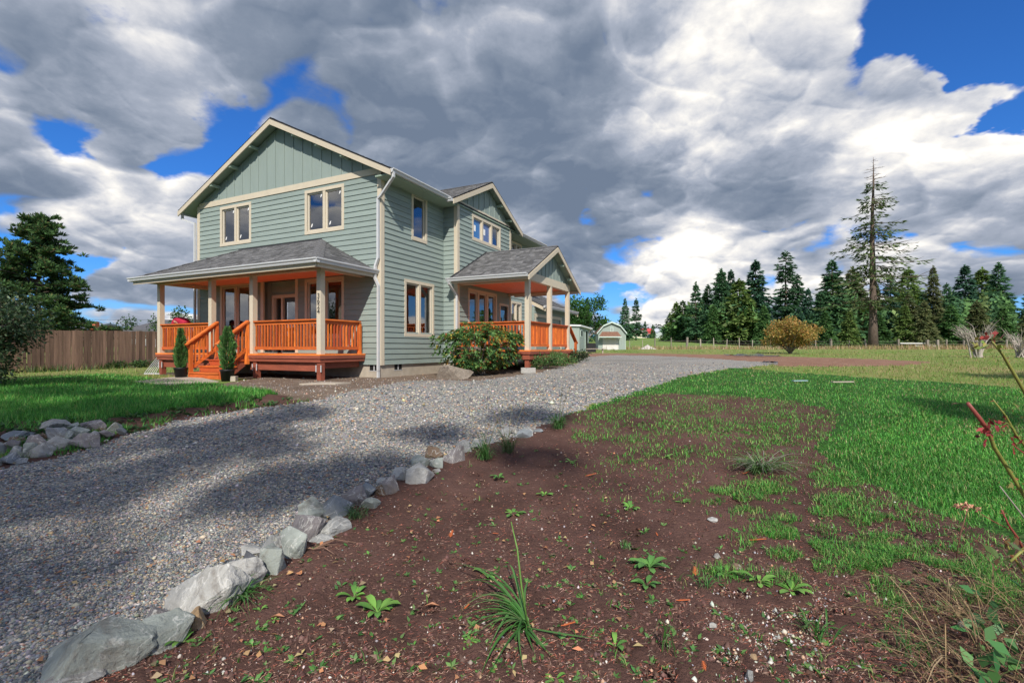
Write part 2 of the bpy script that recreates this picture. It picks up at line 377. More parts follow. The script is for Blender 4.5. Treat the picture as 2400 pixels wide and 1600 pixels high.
def gmat(kind):
    m = bpy.data.materials.new(kind); m.use_nodes = True; g = NT(m.node_tree); g.n.clear()
    out = g.new('ShaderNodeOutputMaterial'); p = g.new('ShaderNodeBsdfPrincipled'); g.l.new(p.outputs[0], out.inputs[0])
    P = g.new('ShaderNodeNewGeometry').outputs['Position']
    big = g.noise(P, .35, 5, .6); mid = g.noise(P, 2.2, 5, .62); fine = g.noise(P, 38, 5, .7)
    p.inputs['Roughness'].default_value = .95; p.inputs['Specular IOR Level'].default_value = .15
    bn = g.new('ShaderNodeBump'); bn.inputs['Distance'].default_value = .03; bn.inputs['Strength'].default_value = .8
    if kind == 'gravel':
        vo = g.new('ShaderNodeTexVoronoi'); g.put(vo.inputs['Vector'], P); vo.inputs['Scale'].default_value = 42; vo.inputs['Randomness'].default_value = 1
        s2 = g.new('ShaderNodeSeparateColor'); g.l.new(vo.outputs['Color'], s2.inputs[0])
        c = g.ramp(s2.outputs[0], [(0, (.13, .14, .15)), (.3, (.24, .25, .26)), (.55, (.35, .345, .33)), (.8, (.46, .43, .37)), (.93, (.38, .27, .18)), (1, (.60, .58, .54))])
        wear = g.ss(g.noise(P, .55, 4, .6), .45, .7)
        c = g.mix(g.m('MULTIPLY', wear, .45), c, (.27, .24, .20, 1))
        c = g.vm('SCALE', c, scale=g.lin(big, .3, .7, .85, 1.2))
        h = g.m('SUBTRACT', 1.0, g.m('MULTIPLY', vo.outputs['Distance'], 1.0))
    elif kind == 'soil':
        c = g.ramp(mid, [(0.2, (.070, .036, .028)), (.5, (.112, .060, .048)), (.8, (.155, .088, .072))])
        c = g.vm('SCALE', c, scale=g.lin(g.noise(P, .9, 4, .6), .3, .7, .70, 1.25)); c = g.mix(g.ss(fine, .60, .78), c, (.20, .105, .082, 1)); c = g.mix(g.ss(fine, .42, .28), c, (.036, .019, .015, 1))
        h = g.m('ADD', g.m('MULTIPLY', fine, 1.0), g.m('MULTIPLY', mid, .6))
    elif kind == 'dirt':
        c = g.ramp(mid, [(0.2, (.10, .068, .048)), (.5, (.17, .125, .095)), (.8, (.26, .21, .17))])
        c = g.mix(g.ss(fine, .6, .75), c, (.34, .31, .28, 1)); h = g.m('ADD', fine, mid)
    elif kind == 'track':
        c = g.ramp(mid, [(0.2, (.17, .085, .055)), (.5, (.25, .14, .095)), (.8, (.33, .22, .16))]); h = g.m('ADD', fine, mid)
    elif kind == 'lawn':
        c = g.ramp(mid, [(0.25, (.035, .10, .018)), (.5, (.055, .17, .028)), (.8, (.09, .23, .045))])
        c = g.mix(g.ss(fine, .62, .42), c, (.018, .045, .010, 1)); h = fine
    else:
        c = g.ramp(g.m('ADD', g.m('MULTIPLY', big, .6), g.m('MULTIPLY', mid, .4)), [(0.3, (.10, .19, .035)), (.45, (.15, .22, .05)), (.58, (.24, .23, .085)), (.72, (.29, .22, .115))])
        sp = g.new('ShaderNodeSeparateXYZ'); g.l.new(P, sp.inputs[0])
        meadow = g.ss(sp.outputs[1], 66, 74)
        c = g.mix(meadow, c, g.ramp(mid, [(.3, (.12, .21, .045)), (.7, (.20, .26, .07))]))
        h = fine
    g.l.new(c, p.inputs['Base Color']); g.l.new(h, bn.inputs['Height']); g.l.new(bn.outputs[0], p.inputs['Normal'])
    if kind in ('gravel', 'soil'): bn.inputs['Strength'].default_value = 1.0
    return m
GM = {k: gmat(k) for k in ('gravel', 'soil', 'dirt', 'track', 'lawn', 'field')}
def build_ground():
    az = np.concatenate([np.linspace(-180, -64, 40)[:-1], np.linspace(-64, 64, 440), np.linspace(64, 180, 40)[1:]])
    az = np.radians(az); R = np.geomspace(.25, 2600, 560)
    A, RR = np.meshgrid(az, R, indexing='ij')
    X = RR * np.sin(A); Y = RR * np.cos(A)
    Z = hz(X, Y); Z = np.where(RR > 500, np.minimum(Z, 8), Z)
    nA, nR = X.shape
    V = np.stack([X, Y, Z], -1).reshape(-1, 3)
    i, j = np.meshgrid(np.arange(nA - 1), np.arange(nR - 1), indexing='ij')
    a = i * nR + j; Q = np.stack([a, a + 1, a + nR + 1, a + nR], -1).reshape(-1, 4)[:, ::-1]
    c = V[Q].mean(1); reg = region(c[:, 0], c[:, 1])
    rd = np.random.default_rng(21); nearv = (V[:, 1] > 1.2) & (V[:, 1] < 9) & (V[:, 0] > -2.5) & (V[:, 0] < 4)   # scuffs and footprints in the loose soil
    pits = [(1070, 1162), (1035, 1157), (1130, 1128), (1170, 1120), (1115, 1112), (1085, 1130), (975, 1153), (870, 1230), (1225, 1125), (1140, 1075), (1195, 1088), (1275, 1095)] + [(rd.uniform(750, 2000), rd.uniform(1080, 1590)) for _ in range(38)]
    dz = np.zeros(int(nearv.sum())); xv, yv = V[nearv, 0], V[nearv, 1]
    for i, (px, py) in enumerate(pits):
        p = at(px, py); rr_ = rd.uniform(.035, .075); dd = np.hypot((xv - p.x) / 1.3, yv - p.y) / rr_; dz += -rd.uniform(.02, .045) * np.exp(-dd ** 2) + .012 * np.exp(-((dd - 1.5) / .5) ** 2)
    lump = np.maximum(0, np.sin(xv * 31 + 3 * np.sin(yv * 17)) * np.sin(yv * 27 + 2 * np.sin(xv * 13))) ** 2 * .016
    px, py = proj(xv, yv, V[nearv, 2]); V[nearv, 2] += (dz + lump) * inside(PGA['soil_r'], px, py)
    # lumpy soil: real clods on the bare bed near the viewer
    for k, name, mk, lab in ((0, 'ground', 'field', None), (1, 'driveway', 'gravel', None), (2, 'soil_bed', 'soil', None), (3, 'lawn', 'lawn', None),
                        (6, 'lawn', 'lawn', None), (5, 'soil_verge', 'soil', None), (4, 'dirt_yard', 'dirt', None), (7, 'dirt_track', 'track', None)):
        q = Q[reg == k]; u, inv = np.unique(q, return_inverse=True)
        v = V[u].copy()
        if k == 0:
            bx = len(v); t = np.linspace(0, 2 * np.pi, 25)[:-1]
            v = np.concatenate([v, np.stack([.35 * np.sin(t), .35 * np.cos(t), hz(.35 * np.sin(t), .35 * np.cos(t)) - .01], 1)])
            me = np_mesh(name, v, inv.reshape(-1, 4), GM[mk], smooth=True)
        else: me = np_mesh(name, v, inv.reshape(-1, 4), GM[mk], smooth=True)
        tag(link(name, me), kind='structure')
build_ground()

def unproj(px, py):
    a = (px - 1200) / F_PX; b = np.maximum((py - HOR) / F_PX, 1e-4)
    y = np.full(px.shape, 8.0)
    for _ in range(40):
        yn = (CAMZ - hz(a * y, y)) / b; y = .5 * y + .5 * np.clip(yn, .3, 400)
    return a * y, y, hz(a * y, y)
def scatter(n, poly, x0=-500, x1=2900, y0=None, y1=None):
    poly = np.asarray(poly, float)
    lo = np.maximum(poly.min(0), [x0, 0]); hi = np.minimum(poly.max(0), [x1, 2300])
    if y0: lo[1] = y0
    if y1: hi[1] = y1
    px = rng.uniform(lo[0], hi[0], n); py = rng.uniform(lo[1], hi[1], n); k = inside(poly, px, py)
    return unproj(px[k], py[k])
def blades(x, y, z, h, w, lean, col, name, mat, label, cat, kind='stuff', seg=True, flat=None):
    n = len(x); P = np.stack([x, y, z], 1); t = rng.uniform(0, 2 * np.pi, n) if flat is None else flat
    d = np.stack([np.cos(t), np.sin(t), np.zeros(n)], 1); s = np.stack([-np.sin(t), np.cos(t), np.zeros(n)], 1)
    h = np.asarray(h).reshape(-1, 1); w = np.asarray(w).reshape(-1, 1); le = (np.asarray(lean) * np.ones(n)).reshape(-1, 1)
    up = np.array([[0, 0, 1.0]])
    if seg:
        m = P + up * h * .6 + d * h * le * .35; tip = P + up * h * (1 - .25 * le) + d * h * le
        V = np.stack([P - s * w / 2, P + s * w / 2, m + s * w * .4, m - s * w * .4, tip], 1).reshape(-1, 3)
        b = np.arange(n)[:, None] * 5
        Fc = np.concatenate([b + [0, 1, 2], b + [0, 2, 3], b + [3, 2, 4]]); c = np.repeat(col, 5, axis=0)
    else:
        tip = P + up * h + d * h * le
        V = np.stack([P - s * w / 2, P + s * w / 2, tip], 1).reshape(-1, 3); Fc = np.arange(3 * n).reshape(-1, 3); c = np.repeat(col, 3, axis=0)
    o = link(name, np_mesh(name, V, Fc, mat, c)); return tag(o, label, cat, kind=kind)
def pal(n, cols, p=None, jit=.18):
    cols = np.array(cols, float); c = cols[rng.choice(len(cols), n, p=p)]
    return np.clip(c * (1 + jit * rng.normal(size=(n, 1))) * (1 + .06 * rng.normal(size=(n, 3))), .003, 1)
GRASS = M('grass_blades', (.1, .2, .05), .5, .12, 3, attr=True, transl=.3, spec=.3)
STRAW = M('dry_grass', (.3, .2, .1), .7, .12, 3, attr=True, transl=.2, spec=.2)
PEB = M('pebble_stone', (.3, .3, .3), .8, .25, 40, attr=True, spec=.3, world=True)
NEED = M('needle_litter', (.3, .1, .05), .8, .1, 8, attr=True)
GC = [(.070, .27, .036), (.10, .34, .05), (.05, .21, .036), (.17, .42, .08), (.34, .40, .13)]

def build_lawn():
    # right lawn
    x, y, z = scatter(330000, PG['lawn_r'], y0=862, y1=1420)
    k = (region(x, y) == 3) & (y < 32); x, y, z = x[k], y[k], z[k]
    bare = np.maximum(0, sn(x, y, .55, 3)) * np.exp(-((y - 7) / 4) ** 2) * np.exp(-((x - 3) / 3) ** 2)
    edge = np.zeros(len(x))
    for rr_, ww in ((.35, .6), (.9, .4)):
        for t in np.arange(5) * 1.257: edge += ww / 5 * (region(x + rr_ * np.cos(t), y + rr_ * np.sin(t)) == 2)
    k = rng.uniform(size=len(x)) > bare * .6 + np.clip(edge * 1.3 + .3 * sn(x, y, 2.6, 5) * (edge > 0), 0, .85); x, y, z = x[k], y[k], z[k]
    sc = np.clip(y / 5, .7, 3.0)
    n = len(x); nearm = y < 7.5
    col = pal(n, GC, [.28, .30, .2, .14, .08]); col *= (1 + .22 * sn(x, y, .9, 5))[:, None]; dry = rng.uniform(size=n) < .05 + .22 * np.clip(sn(x, y, .7, 12) * 1.4 - .2, 0, 1) + .35 * np.clip((y - 11) / 14, 0, 1); col[dry] = pal(int(dry.sum()), [(.36, .30, .13), (.26, .27, .08), (.44, .36, .2)])
    for mk, nm, sg in ((nearm, 'lawn_grass', True), (~nearm, 'lawn_grass', False)):
        m = int(mk.sum())
        blades(x[mk], y[mk], z[mk], rng.uniform(.022, .060, m), .0055 * sc[mk], rng.uniform(.2, 1.0, m), col[mk], nm, GRASS,
               'short green lawn grass in front of the right-hand fence' if sg else 'short green lawn grass farther back toward the dry field', 'grass', seg=sg)
    # left lawn
    x, y, z = scatter(150000, PG['lawn_l'], y0=872, y1=1090)
    k = (region(x, y) == 6) & (y < 30); x, y, z = x[k], y[k], z[k]; n = len(x); sc = np.clip(y / 5, .7, 3.2)
    col = pal(n, GC, [.26, .34, .18, .16, .06]); col *= (1 + .2 * sn(x, y, .8, 2))[:, None]
    blades(x, y, z, rng.uniform(.035, .09, n), .0055 * sc, rng.uniform(.2, 1.0, n), col, 'lawn_grass', GRASS, 'short green lawn grass left of the driveway, before the porch', 'grass', seg=False)
    # dry field and yard grass
    x, y, z = scatter(90000, [(-600, 822), (2900, 822), (2900, 960), (1500, 900), (900, 880), (-600, 900)])
    k = (region(x, y) == 0) & (y < 66); x, y, z = x[k], y[k], z[k]; n = len(x)
    col = pal(n, [(.13, .24, .04), (.20, .28, .06), (.33, .29, .11), (.38, .28, .15)], [.38, .30, .20, .12])
    blades(x, y, z, rng.uniform(.03, .10, n) * np.clip(y / 14, 1, 1.7), .008 * np.clip(y / 8, 1, 6), rng.uniform(.2, 1.2, n), col, 'field_grass', GRASS, 'yellowish mown grass of the field behind the lawn', 'grass', seg=False)
    # grass growing through the soil bed: clumps and stragglers
    cl = [(1690, 1165, 70, 28, 1.0), (1790, 1150, 60, 30, 1.0), (1740, 1190, 60, 25, .8), (1850, 1240, 75, 40, 1.0), (1800, 1275, 60, 35, 1.0), (1900, 1290, 80, 45, 1.0), (2040, 1330, 75, 60, 1.0), (2090, 1290, 70, 40, .8), (2120, 1400, 60, 40, .5),
          (1960, 1190, 90, 40, .9), (2080, 1230, 90, 40, .9), (1700, 1345, 70, 25, .5), (1870, 1345, 60, 35, .8), (1980, 1120, 80, 40, .9), (1880, 1120, 60, 30, .7), (1480, 1010, 110, 35, .4), (1620, 985, 120, 35, .45), (1750, 1020, 120, 40, .5), (1840, 1000, 80, 35, .6), (1560, 1070, 120, 35, .25), (2230, 1330, 120, 60, .9), (2330, 1390, 80, 60, .7), (1430, 960, 60, 14, .9)]
    X, Y, Zz = [], [], []
    for cx, cy, rx, ry, dn in cl:
        m = int(rx * ry * dn * .62); px = cx + rx * rng.normal(size=m) * .52; py = cy + ry * rng.normal(size=m) * .52
        a, b, c = unproj(px, py); X.append(a); Y.append(b); Zz.append(c)
    px = rng.uniform(1380, 2400, 5200); py = rng.uniform(925, 1180, 5200); a, b, c = unproj(px, py); X.append(a); Y.append(b); Zz.append(c)
    px = np.repeat(rng.uniform(330, 2400, 120), 5) + rng.normal(0, 4, 600); py = np.repeat(rng.uniform(1050, 1600, 120), 5) + rng.normal(0, 2, 600); a, b, c = unproj(px, py); X.append(a); Y.append(b); Zz.append(c)
    x, y, z = map(np.concatenate, (X, Y, Zz)); k = region(x, y) == 2; x, y, z = x[k], y[k], z[k]
    keep = (sn(x, y, 3.1, 6) + sn(x, y, 8.0, 2) * .8) > -.12; x, y, z = x[keep], y[keep], z[keep]
    px = rng.uniform(1330, 2500, 60000); py = rng.uniform(915, 1330, 60000); a, b, c = unproj(px, py); near = np.zeros(len(a))
    for rr_, ww in ((.3, .5), (.7, .3), (1.2, .2)):
        for t in np.arange(6) * 1.047: near += ww / 6 * (region(a + rr_ * np.cos(t), b + rr_ * np.sin(t)) == 3)
    k = rng.uniform(size=len(a)) < np.clip(near * 1.5 + .35 * sn(a, b, 2.1, 3) * near ** .3 - .02, 0, 1) * .60; k &= region(a, b) == 2; x, y, z = np.concatenate([x, a[k]]), np.concatenate([y, b[k]]), np.concatenate([z, c[k]])
    px = rng.uniform(1340, 2010, 52000); py = 898 + 200 * rng.uniform(0, 1, 52000) ** 1.45; a, b, c = unproj(px, py); k = (region(a, b) == 2) & (rng.uniform(size=len(a)) < np.clip(.62 + .55 * sn(a, b, 1.9, 9) + .3 * sn(a, b, 6.3, 2) - .75 * (py - 898) / 200, .01, 1)); x, y, z = np.concatenate([x, a[k]]), np.concatenate([y, b[k]]), np.concatenate([z, c[k]]); n = len(x)
    blades(x, y, z - .004, rng.uniform(.018, .062, n), .0038 * np.clip(y / 3.2, .8, 1.8), rng.uniform(.3, 1.25, n), pal(n, GC + [(.16, .22, .07)], [.2, .22, .16, .14, .10, .18]), 'patchy_grass', GRASS, 'patchy tufts of young grass coming up in the bare brown soil', 'grass')
    # verge of the left soil strip
    x, y, z = scatter(26000, PG['soil_l'], y0=915, y1=1100); k = (region(x, y) == 5) & ((sn(x, y, 1.4, 8) + .5 * sn(x, y, 4, 1)) > .05); x, y, z = x[k], y[k], z[k]; n = len(x)
    blades(x, y, z, rng.uniform(.03, .11, n), .008 * np.clip(y / 5, .8, 2), rng.uniform(.3, 1.2, n), pal(n, GC, [.28, .3, .2, .16, .06]), 'verge_grass', GRASS, 'straggling grass on the dark soil strip left of the gravel', 'grass', seg=False)
    # tall dry grass along the field fence and under the board fence
    px = rng.uniform(1380, 2700, 9500); u = rng.uniform(0, 1, 9500) ** 1.4; yy = 66 - u * 9 + 1.5 * np.sin(px / 60); xx = (px - 1200) / F_PX * yy; n = len(px)
    k = rng.uniform(size=n) > .5 * np.clip((1750 - px) / 300, 0, 1); xx, yy = xx[k], yy[k]; n = len(xx)
    blades(xx, yy, hz(xx, yy), rng.uniform(.15, .62, n) * (1 + .35 * np.clip((xx - 42) / 12, 0, 1)), rng.uniform(.04, .08, n), rng.uniform(.1, .6, n), pal(n, [(.40, .28, .15), (.34, .22, .14), (.30, .25, .10), (.45, .35, .22), (.17, .2, .06)]), 'tall_dry_grass', STRAW, 'tall tan dry grass along the wire field fence', 'grass', seg=False)
build_lawn()

def build_gravel():
    oc = np.array([(1, 0, 0), (0, 1, 0), (-1, 0, 0), (0, -1, 0), (0, 0, 1), (0, 0, -1)], float)
    of = np.array([(0, 1, 4), (1, 2, 4), (2, 3, 4), (3, 0, 4), (1, 0, 5), (2, 1, 5), (3, 2, 5), (0, 3, 5)])
    x, y, z = scatter(300000, PG['drive'], x0=-350, x1=1700, y0=850, y1=1680)
    k = (region(x, y) == 1) & (y > 1.5) & (y < 26) & (rng.uniform(size=len(y)) < np.clip((26 - y) / 14, 0, 1)); x, y, z = x[k], y[k], z[k]
    # spill along the edges
    cx_ = np.interp(y, LEDGE[:, 1], LEDGE[:, 0]); rut = np.exp(-((x - cx_ - 1.15) / .28) ** 2) + np.exp(-((x - cx_ - 2.85) / .30) ** 2)
    k = rng.uniform(size=len(x)) > .95 * rut * (.62 + .5 * sn(x, y, 1.1, 4)); x, y, z = x[k], y[k], z[k]; n = len(x)
    x = x + rng.normal(0, .05, n) * np.clip(y / 5, .6, 2); y = y + rng.normal(0, .05, n) * np.clip(y / 5, .6, 2); z = hz(x, y)
    r = rng.lognormal(math.log(.0060), .32, n) * np.clip(y / 3.4, 1, 2.7)
    sxyz = np.stack([r * rng.uniform(.9, 1.5, n), r * rng.uniform(.7, 1.1, n), r * rng.uniform(.45, .8, n)], 1)
    Vp = oc[None] * (1 + .22 * rng.normal(size=(n, 6, 1))) * sxyz[:, None]
    t = rng.uniform(0, 6.28, n); c, s = np.cos(t)[:, None], np.sin(t)[:, None]; tl = rng.normal(0, .35, n)[:, None]
    vx, vy, vz = Vp[..., 0], Vp[..., 1], Vp[..., 2]
    vy, vz = vy * np.cos(tl) - vz * np.sin(tl), vy * np.sin(tl) + vz * np.cos(tl)
    V = np.stack([vx * c - vy * s + x[:, None], vx * s + vy * c + y[:, None], vz + (z + r * rng.uniform(.0, .6, n))[:, None]], -1).reshape(-1, 3)
    Fc = (of[None] + 6 * np.arange(n)[:, None, None]).reshape(-1, 3)
    col = pal(n, [(.13, .145, .16), (.21, .22, .23), (.30, .295, .285), (.40, .375, .335), (.51, .435, .335), (.45, .30, .185), (.62, .58, .52), (.36, .19, .13)], [.19, .22, .21, .16, .11, .05, .035, .025], .15)
    o = link('gravel', np_mesh('gravel', V, Fc, PEB, np.repeat(col, 6, axis=0), smooth=True)); tag(o, 'loose grey and tan gravel covering the driveway', 'gravel', kind='stuff')
    # pale grit and pebbles in the soil
    px = np.concatenate([rng.uniform(-100, 2500, 4200), 1800 + 95 * rng.normal(size=1400)]); py = np.concatenate([rng.uniform(1000, 1640, 4200), 1490 + 75 * rng.normal(size=1400)])
    px = np.concatenate([px, rng.uniform(540, 1160, 3200)]); py = np.concatenate([py, rng.uniform(872, 945, 3200)])
    x, y, z = unproj(px, py); rg = region(x, y); k = (rg == 2) | (rg == 4); x, y, z = x[k], y[k], z[k]; n = len(x)
    r = rng.lognormal(math.log(.0034), .5, n); r = np.clip(r, .0015, .016) * np.where(y > 9, 2.0, 1)
    V = (oc[None] * (1 + .2 * rng.normal(size=(n, 6, 1))) * (r[:, None] * rng.uniform(.6, 1.3, (n, 3)))[:, None] + np.stack([x, y, z + r * .4], 1)[:, None]).reshape(-1, 3)
    Fc = (of[None] + 6 * np.arange(n)[:, None, None]).reshape(-1, 3)
    col = pal(n, [(.55, .52, .47), (.42, .36, .30), (.30, .30, .31), (.45, .30, .2)], None, .2)
    o = link('grit', np_mesh('grit', V, Fc, PEB, np.repeat(col, 6, axis=0), smooth=True)); tag(o, 'small pale pebbles and grit strewn over the brown soil', 'grit', kind='stuff')
    # soil crumbs
    px = rng.uniform(-100, 2500, 30000); py = 1000 + 640 * rng.uniform(0, 1, 30000) ** .8; x, y, z = unproj(px, py); k = region(x, y) == 2; x, y, z = x[k], y[k], z[k]; n = len(x)
    r = np.clip(rng.lognormal(math.log(.0050), .50, n), .002, .016)
    V = (oc[None] * (1 + .3 * rng.normal(size=(n, 6, 1))) * (r[:, None] * rng.uniform(.6, 1.4, (n, 3)))[:, None] + np.stack([x, y, z], 1)[:, None]).reshape(-1, 3)
    Fc = (of[None] + 6 * np.arange(n)[:, None, None]).reshape(-1, 3)
    col = pal(n, [(.108, .058, .046), (.145, .080, .065), (.078, .040, .031)], None, .15)
    o = link('soil_crumbs', np_mesh('soil_crumbs', V, Fc, PEB, np.repeat(col, 6, axis=0))); tag(o, 'crumbs and clods of dark brown soil on the bare bed', 'soil', kind='stuff')
    # conifer needles
    px = rng.uniform(-100, 2500, 30000); py = 1000 + 640 * rng.uniform(0, 1, 30000) ** .9; x, y, z = unproj(px, py)
    k = (region(x, y) == 2) & (rng.uniform(size=len(x)) < .55 + .45 * sn(x, y, 1.2, 7)); x, y, z = x[k], y[k], z[k]; n = len(x)
    t = rng.normal(.0, .8, n); D = np.stack([np.cos(t), np.sin(t), rng.uniform(-.05, .25, n)], 1)
    V, Fc = cards(np.stack([x, y, z + .006], 1), D, np.tile([[0, 0, 1.0]], (n, 1)), rng.uniform(.012, .036, n), .0025 * np.clip(y / 2.5, .9, 2.2), .3)
    col = pal(n, [(.58, .19, .12), (.46, .14, .09), (.66, .40, .30), (.50, .33, .25)], None, .2)
    o = link('needle_litter', np_mesh('needle_litter', V, Fc, NEED, rep4(col))); tag(o, 'reddish fallen conifer needles scattered over the soil', 'needles', kind='stuff')
build_gravel()
def build_leaf_litter():
    px = rng.uniform(-200, 1500, 420); py = 880 + 720 * rng.uniform(0, 1, 420) ** 1.2; x, y, z = unproj(px, py); rg = region(x, y); k = (rg == 1) | (rg == 5) | (rg == 2); x, y, z = x[k], y[k], z[k]; n = len(x); t = rng.uniform(0, 6.28, n)
    V, Fc = cards(np.stack([x, y, z + .018], 1), np.stack([np.cos(t), np.sin(t), rng.uniform(-.1, .3, n)], 1), np.tile([[0, 0, 1.0]], (n, 1)) + rng.normal(0, .35, (n, 3)), rng.uniform(.02, .05, n) * np.clip(y / 5, 1, 2), rng.uniform(.012, .03, n) * np.clip(y / 5, 1, 2), .3)
    tag(link('leaf_litter', np_mesh('leaf_litter', V, Fc, NEED, rep4(pal(n, [(.34, .18, .09), (.45, .20, .10), (.28, .20, .12), (.40, .30, .14)])))), 'small brown fallen leaves scattered over gravel and soil', 'leaves', kind='stuff')
build_leaf_litter()
# ---------------------------------------------------------------- the house (local frame: x right along the gable front, y away along the side wall, z up)
HOUSE = empty('house', (HX, HY, HZ), -HT)
tag(HOUSE, 'two-storey sage green lap-sided house with orange cedar porches and cream trim', 'house')
def mapper(axis, plane):
    if axis == 'x': return lambda a, n, z: (a, plane - n, z)      # faces -y
    return lambda a, n, z: (plane + n, a, z)                      # faces +x
def mbox(mb, mp, a0, a1, n0, n1, z0, z1):
    p, q = mp(a0, n0, z0), mp(a1, n1, z1); mb.box(p[0], q[0], p[1], q[1], z0, z1)
def minus(a0, a1, cuts):
    seg = [(a0, a1)]
    for c0, c1 in cuts:
        seg = [t for s in seg for t in ((s[0], min(s[1], c0)), (max(s[0], c1), s[1])) if t[1] - t[0] > .03]
    return seg
EXPO_S = .158
def lap_wall(axis, plane, a0, a1, z0, z1, holes=(), boards=True, split=True, top=None):
    """backing wall with real openings; every lap board is an object of its own below it"""
    mp = mapper(axis, plane); mb = MB()
    As = sorted({a0, a1, *[min(max(h[i], a0), a1) for h in holes for i in (0, 1)]}); Zs = sorted({z0, z1, *[min(max(h[i], z0), z1) for h in holes for i in (2, 3)]})
    for i in range(len(As) - 1):
        for j in range(len(Zs) - 1):
            ca, cz = (As[i] + As[i + 1]) / 2, (Zs[j] + Zs[j + 1]) / 2
            if any(h[0] < ca < h[1] and h[2] < cz < h[3] for h in holes): continue
            mbox(mb, mp, As[i], As[i + 1], -.14, -.001, Zs[j], Zs[j + 1])
    wall = mb.build('wall', MT['siding'], HOUSE)
    if not boards: return wall
    n = int(round((z1 - z0) / EXPO_S)); e = (z1 - z0) / n
    for r in range(n):
        zb = z0 + r * e; zt = zb + e
        cuts = [(h[0] - .03, h[1] + .03) for h in holes if min(zt, h[3] + .03) - max(zb, h[2] - .03) > .45 * e]
        segs = minus(a0, a1, cuts)
        out = []
        for s in segs:
            if split and s[1] - s[0] > 4.6:
                c = s[0] + (s[1] - s[0]) * random.uniform(.3, .7); out += [(s[0], c - .0015), (c + .0015, s[1])]
            else: out.append(s)
        for s in out:
            b = MB(); z_ = zt + (.012 if r < n - 1 else 0)
            c = [(.002, zb - .008), (.031, zb - .008), (.006, z_), (.002, z_)]
            P = [mp(s[0], k, z) for k, z in c]; v = Vector(mp(s[1], 0, 0)) - Vector(mp(s[0], 0, 0))
            b.prism(P, v); b.build('siding_board', MT['siding'], wall)
    return wall
def window(axis, plane, a0, a1, z0, z1, sashes=2, trimw=.095, rec=.05, stickers=0, glass='glass', label=None, film=None, blind=None):
    mp = mapper(axis, plane); t = MB(); o = .034
    mbox(t, mp, a0, a1, 0, o, z1 - trimw, z1); mbox(t, mp, a0, a1, 0, o, z0, z0 + trimw)
    mbox(t, mp, a0, a0 + trimw, 0, o - .002, z0 + trimw, z1 - trimw); mbox(t, mp, a1 - trimw, a1, 0, o - .002, z0 + trimw, z1 - trimw)
    w = t.build('window', MT['trim'], HOUSE)
    if label: w['label'] = label
    b0, b1, c0, c1 = a0 + trimw, a1 - trimw, z0 + trimw, z1 - trimw
    fw = .045; tot = b1 - b0; mull = .10; sw = (tot - mull * (sashes - 1)) / sashes
    for i in range(sashes):
        s0 = b0 + i * (sw + mull); s1 = s0 + sw
        if i:
            q = MB(); mbox(q, mp, s0 - mull, s0, -.05, o - .006, c0, c1); q.build('mullion', MT['trim'], w)
        f = MB()
        mbox(f, mp, s0, s1, -.07, -.012, c1 - fw, c1); mbox(f, mp, s0, s1, -.07, -.012, c0, c0 + fw)
        mbox(f, mp, s0, s0 + fw, -.07, -.014, c0 + fw, c1 - fw); mbox(f, mp, s1 - fw, s1, -.07, -.014, c0 + fw, c1 - fw)
        f.build('frame', MT['vinyl'], w)
        g = MB(); mbox(g, mp, s0 + fw - .004, s1 - fw + .004, -.052, -.044, c0 + fw - .004, c1 - fw + .004); g.build('pane', MT[glass], w)
        if blind:
            g = MB(); mbox(g, mp, s0 + .01, s1 - .01, -.125, -.118, c0 + blind * (c1 - c0), c1); g.build('blind', MT['blind'], w)
        if film and i < film:
            g = MB(); mbox(g, mp, s0 + fw, s1 - fw, -.043, -.0415, c0 + fw, c1 - fw); g.build('protective_film', MT['film%d' % (i % 3)], w)
            g = MB(); mbox(g, mp, s0 + fw + .04, s0 + fw + .22, -.041, -.039, c1 - .46, c1 - .24); g.build('sticker', MT['paper'], w)
        for k in range(stickers):
            ta = s1 - fw - .13 if k == 0 else s0 + fw + .05; tz = c1 - .16 if k == 0 else c0 + .13
            g = MB(); g.prism([mp(ta, -.043, tz), mp(ta + .05, -.043, tz + .015), mp(ta + .085, -.043, tz + .115), mp(ta + .035, -.043, tz + .10)], Vector(mp(0, .002, 0)) - Vector(mp(0, 0, 0))); g.build('sticker', MT['paper'], w)
    return w
MT['blind'] = M('grey_lilac_blind', (.30, .28, .30), .9, .06, 3)
MT['film0'] = M('blue_window_film', (.03, .16, .42), .25, .05, 3, spec=.6); MT['film1'] = M('blue_grey_window_film', (.10, .16, .34), .25, .1, 3, spec=.6); MT['film2'] = MT['film1']
def hole(a0, a1, z0, z1, t=.095): return (a0 + t - .01, a1 - t + .01, z0 + t - .01, z1 - t + .01)
L0 = -8.38; ZS = .377; ZB = 5.82; YE = 10.62
W_UL, W_UR = (-7.135, -5.518, 4.368, 5.735), (-3.011, -1.382, 4.368, 5.735)
W_LL, W_LR = (-7.135, -5.518, 1.10, 3.04), (-3.011, -1.382, 1.14, 2.985)
ALC = (-4.92, -3.42, .69, 3.02)
lap_wall('x', 0, L0, 0, ZS, ZB, [hole(*W_UL), hole(*W_UR), hole(*W_LL), hole(*W_LR), ALC])
window('x', 0, *W_UL, stickers=2, blind=.02, label='upper window left of the gable front, two panes with white stickers')
window('x', 0, *W_UR, stickers=2, blind=.02, label='upper window right of the gable front, two panes with white stickers')
window('x', 0, *W_LL, label='tall two-pane porch window left of the entry'); window('x', 0, *W_LR, label='tall two-pane porch window behind the numbered post')
W1, W2 = (1.371, 2.19, 4.215, 5.712), (1.022, 2.575, 1.203, 2.957)
VI, XB, YB = 3.176, .548, 7.251
lap_wall('y', 0, 0, VI, ZS, 5.93, [hole(*W1), hole(*W2)], split=False)
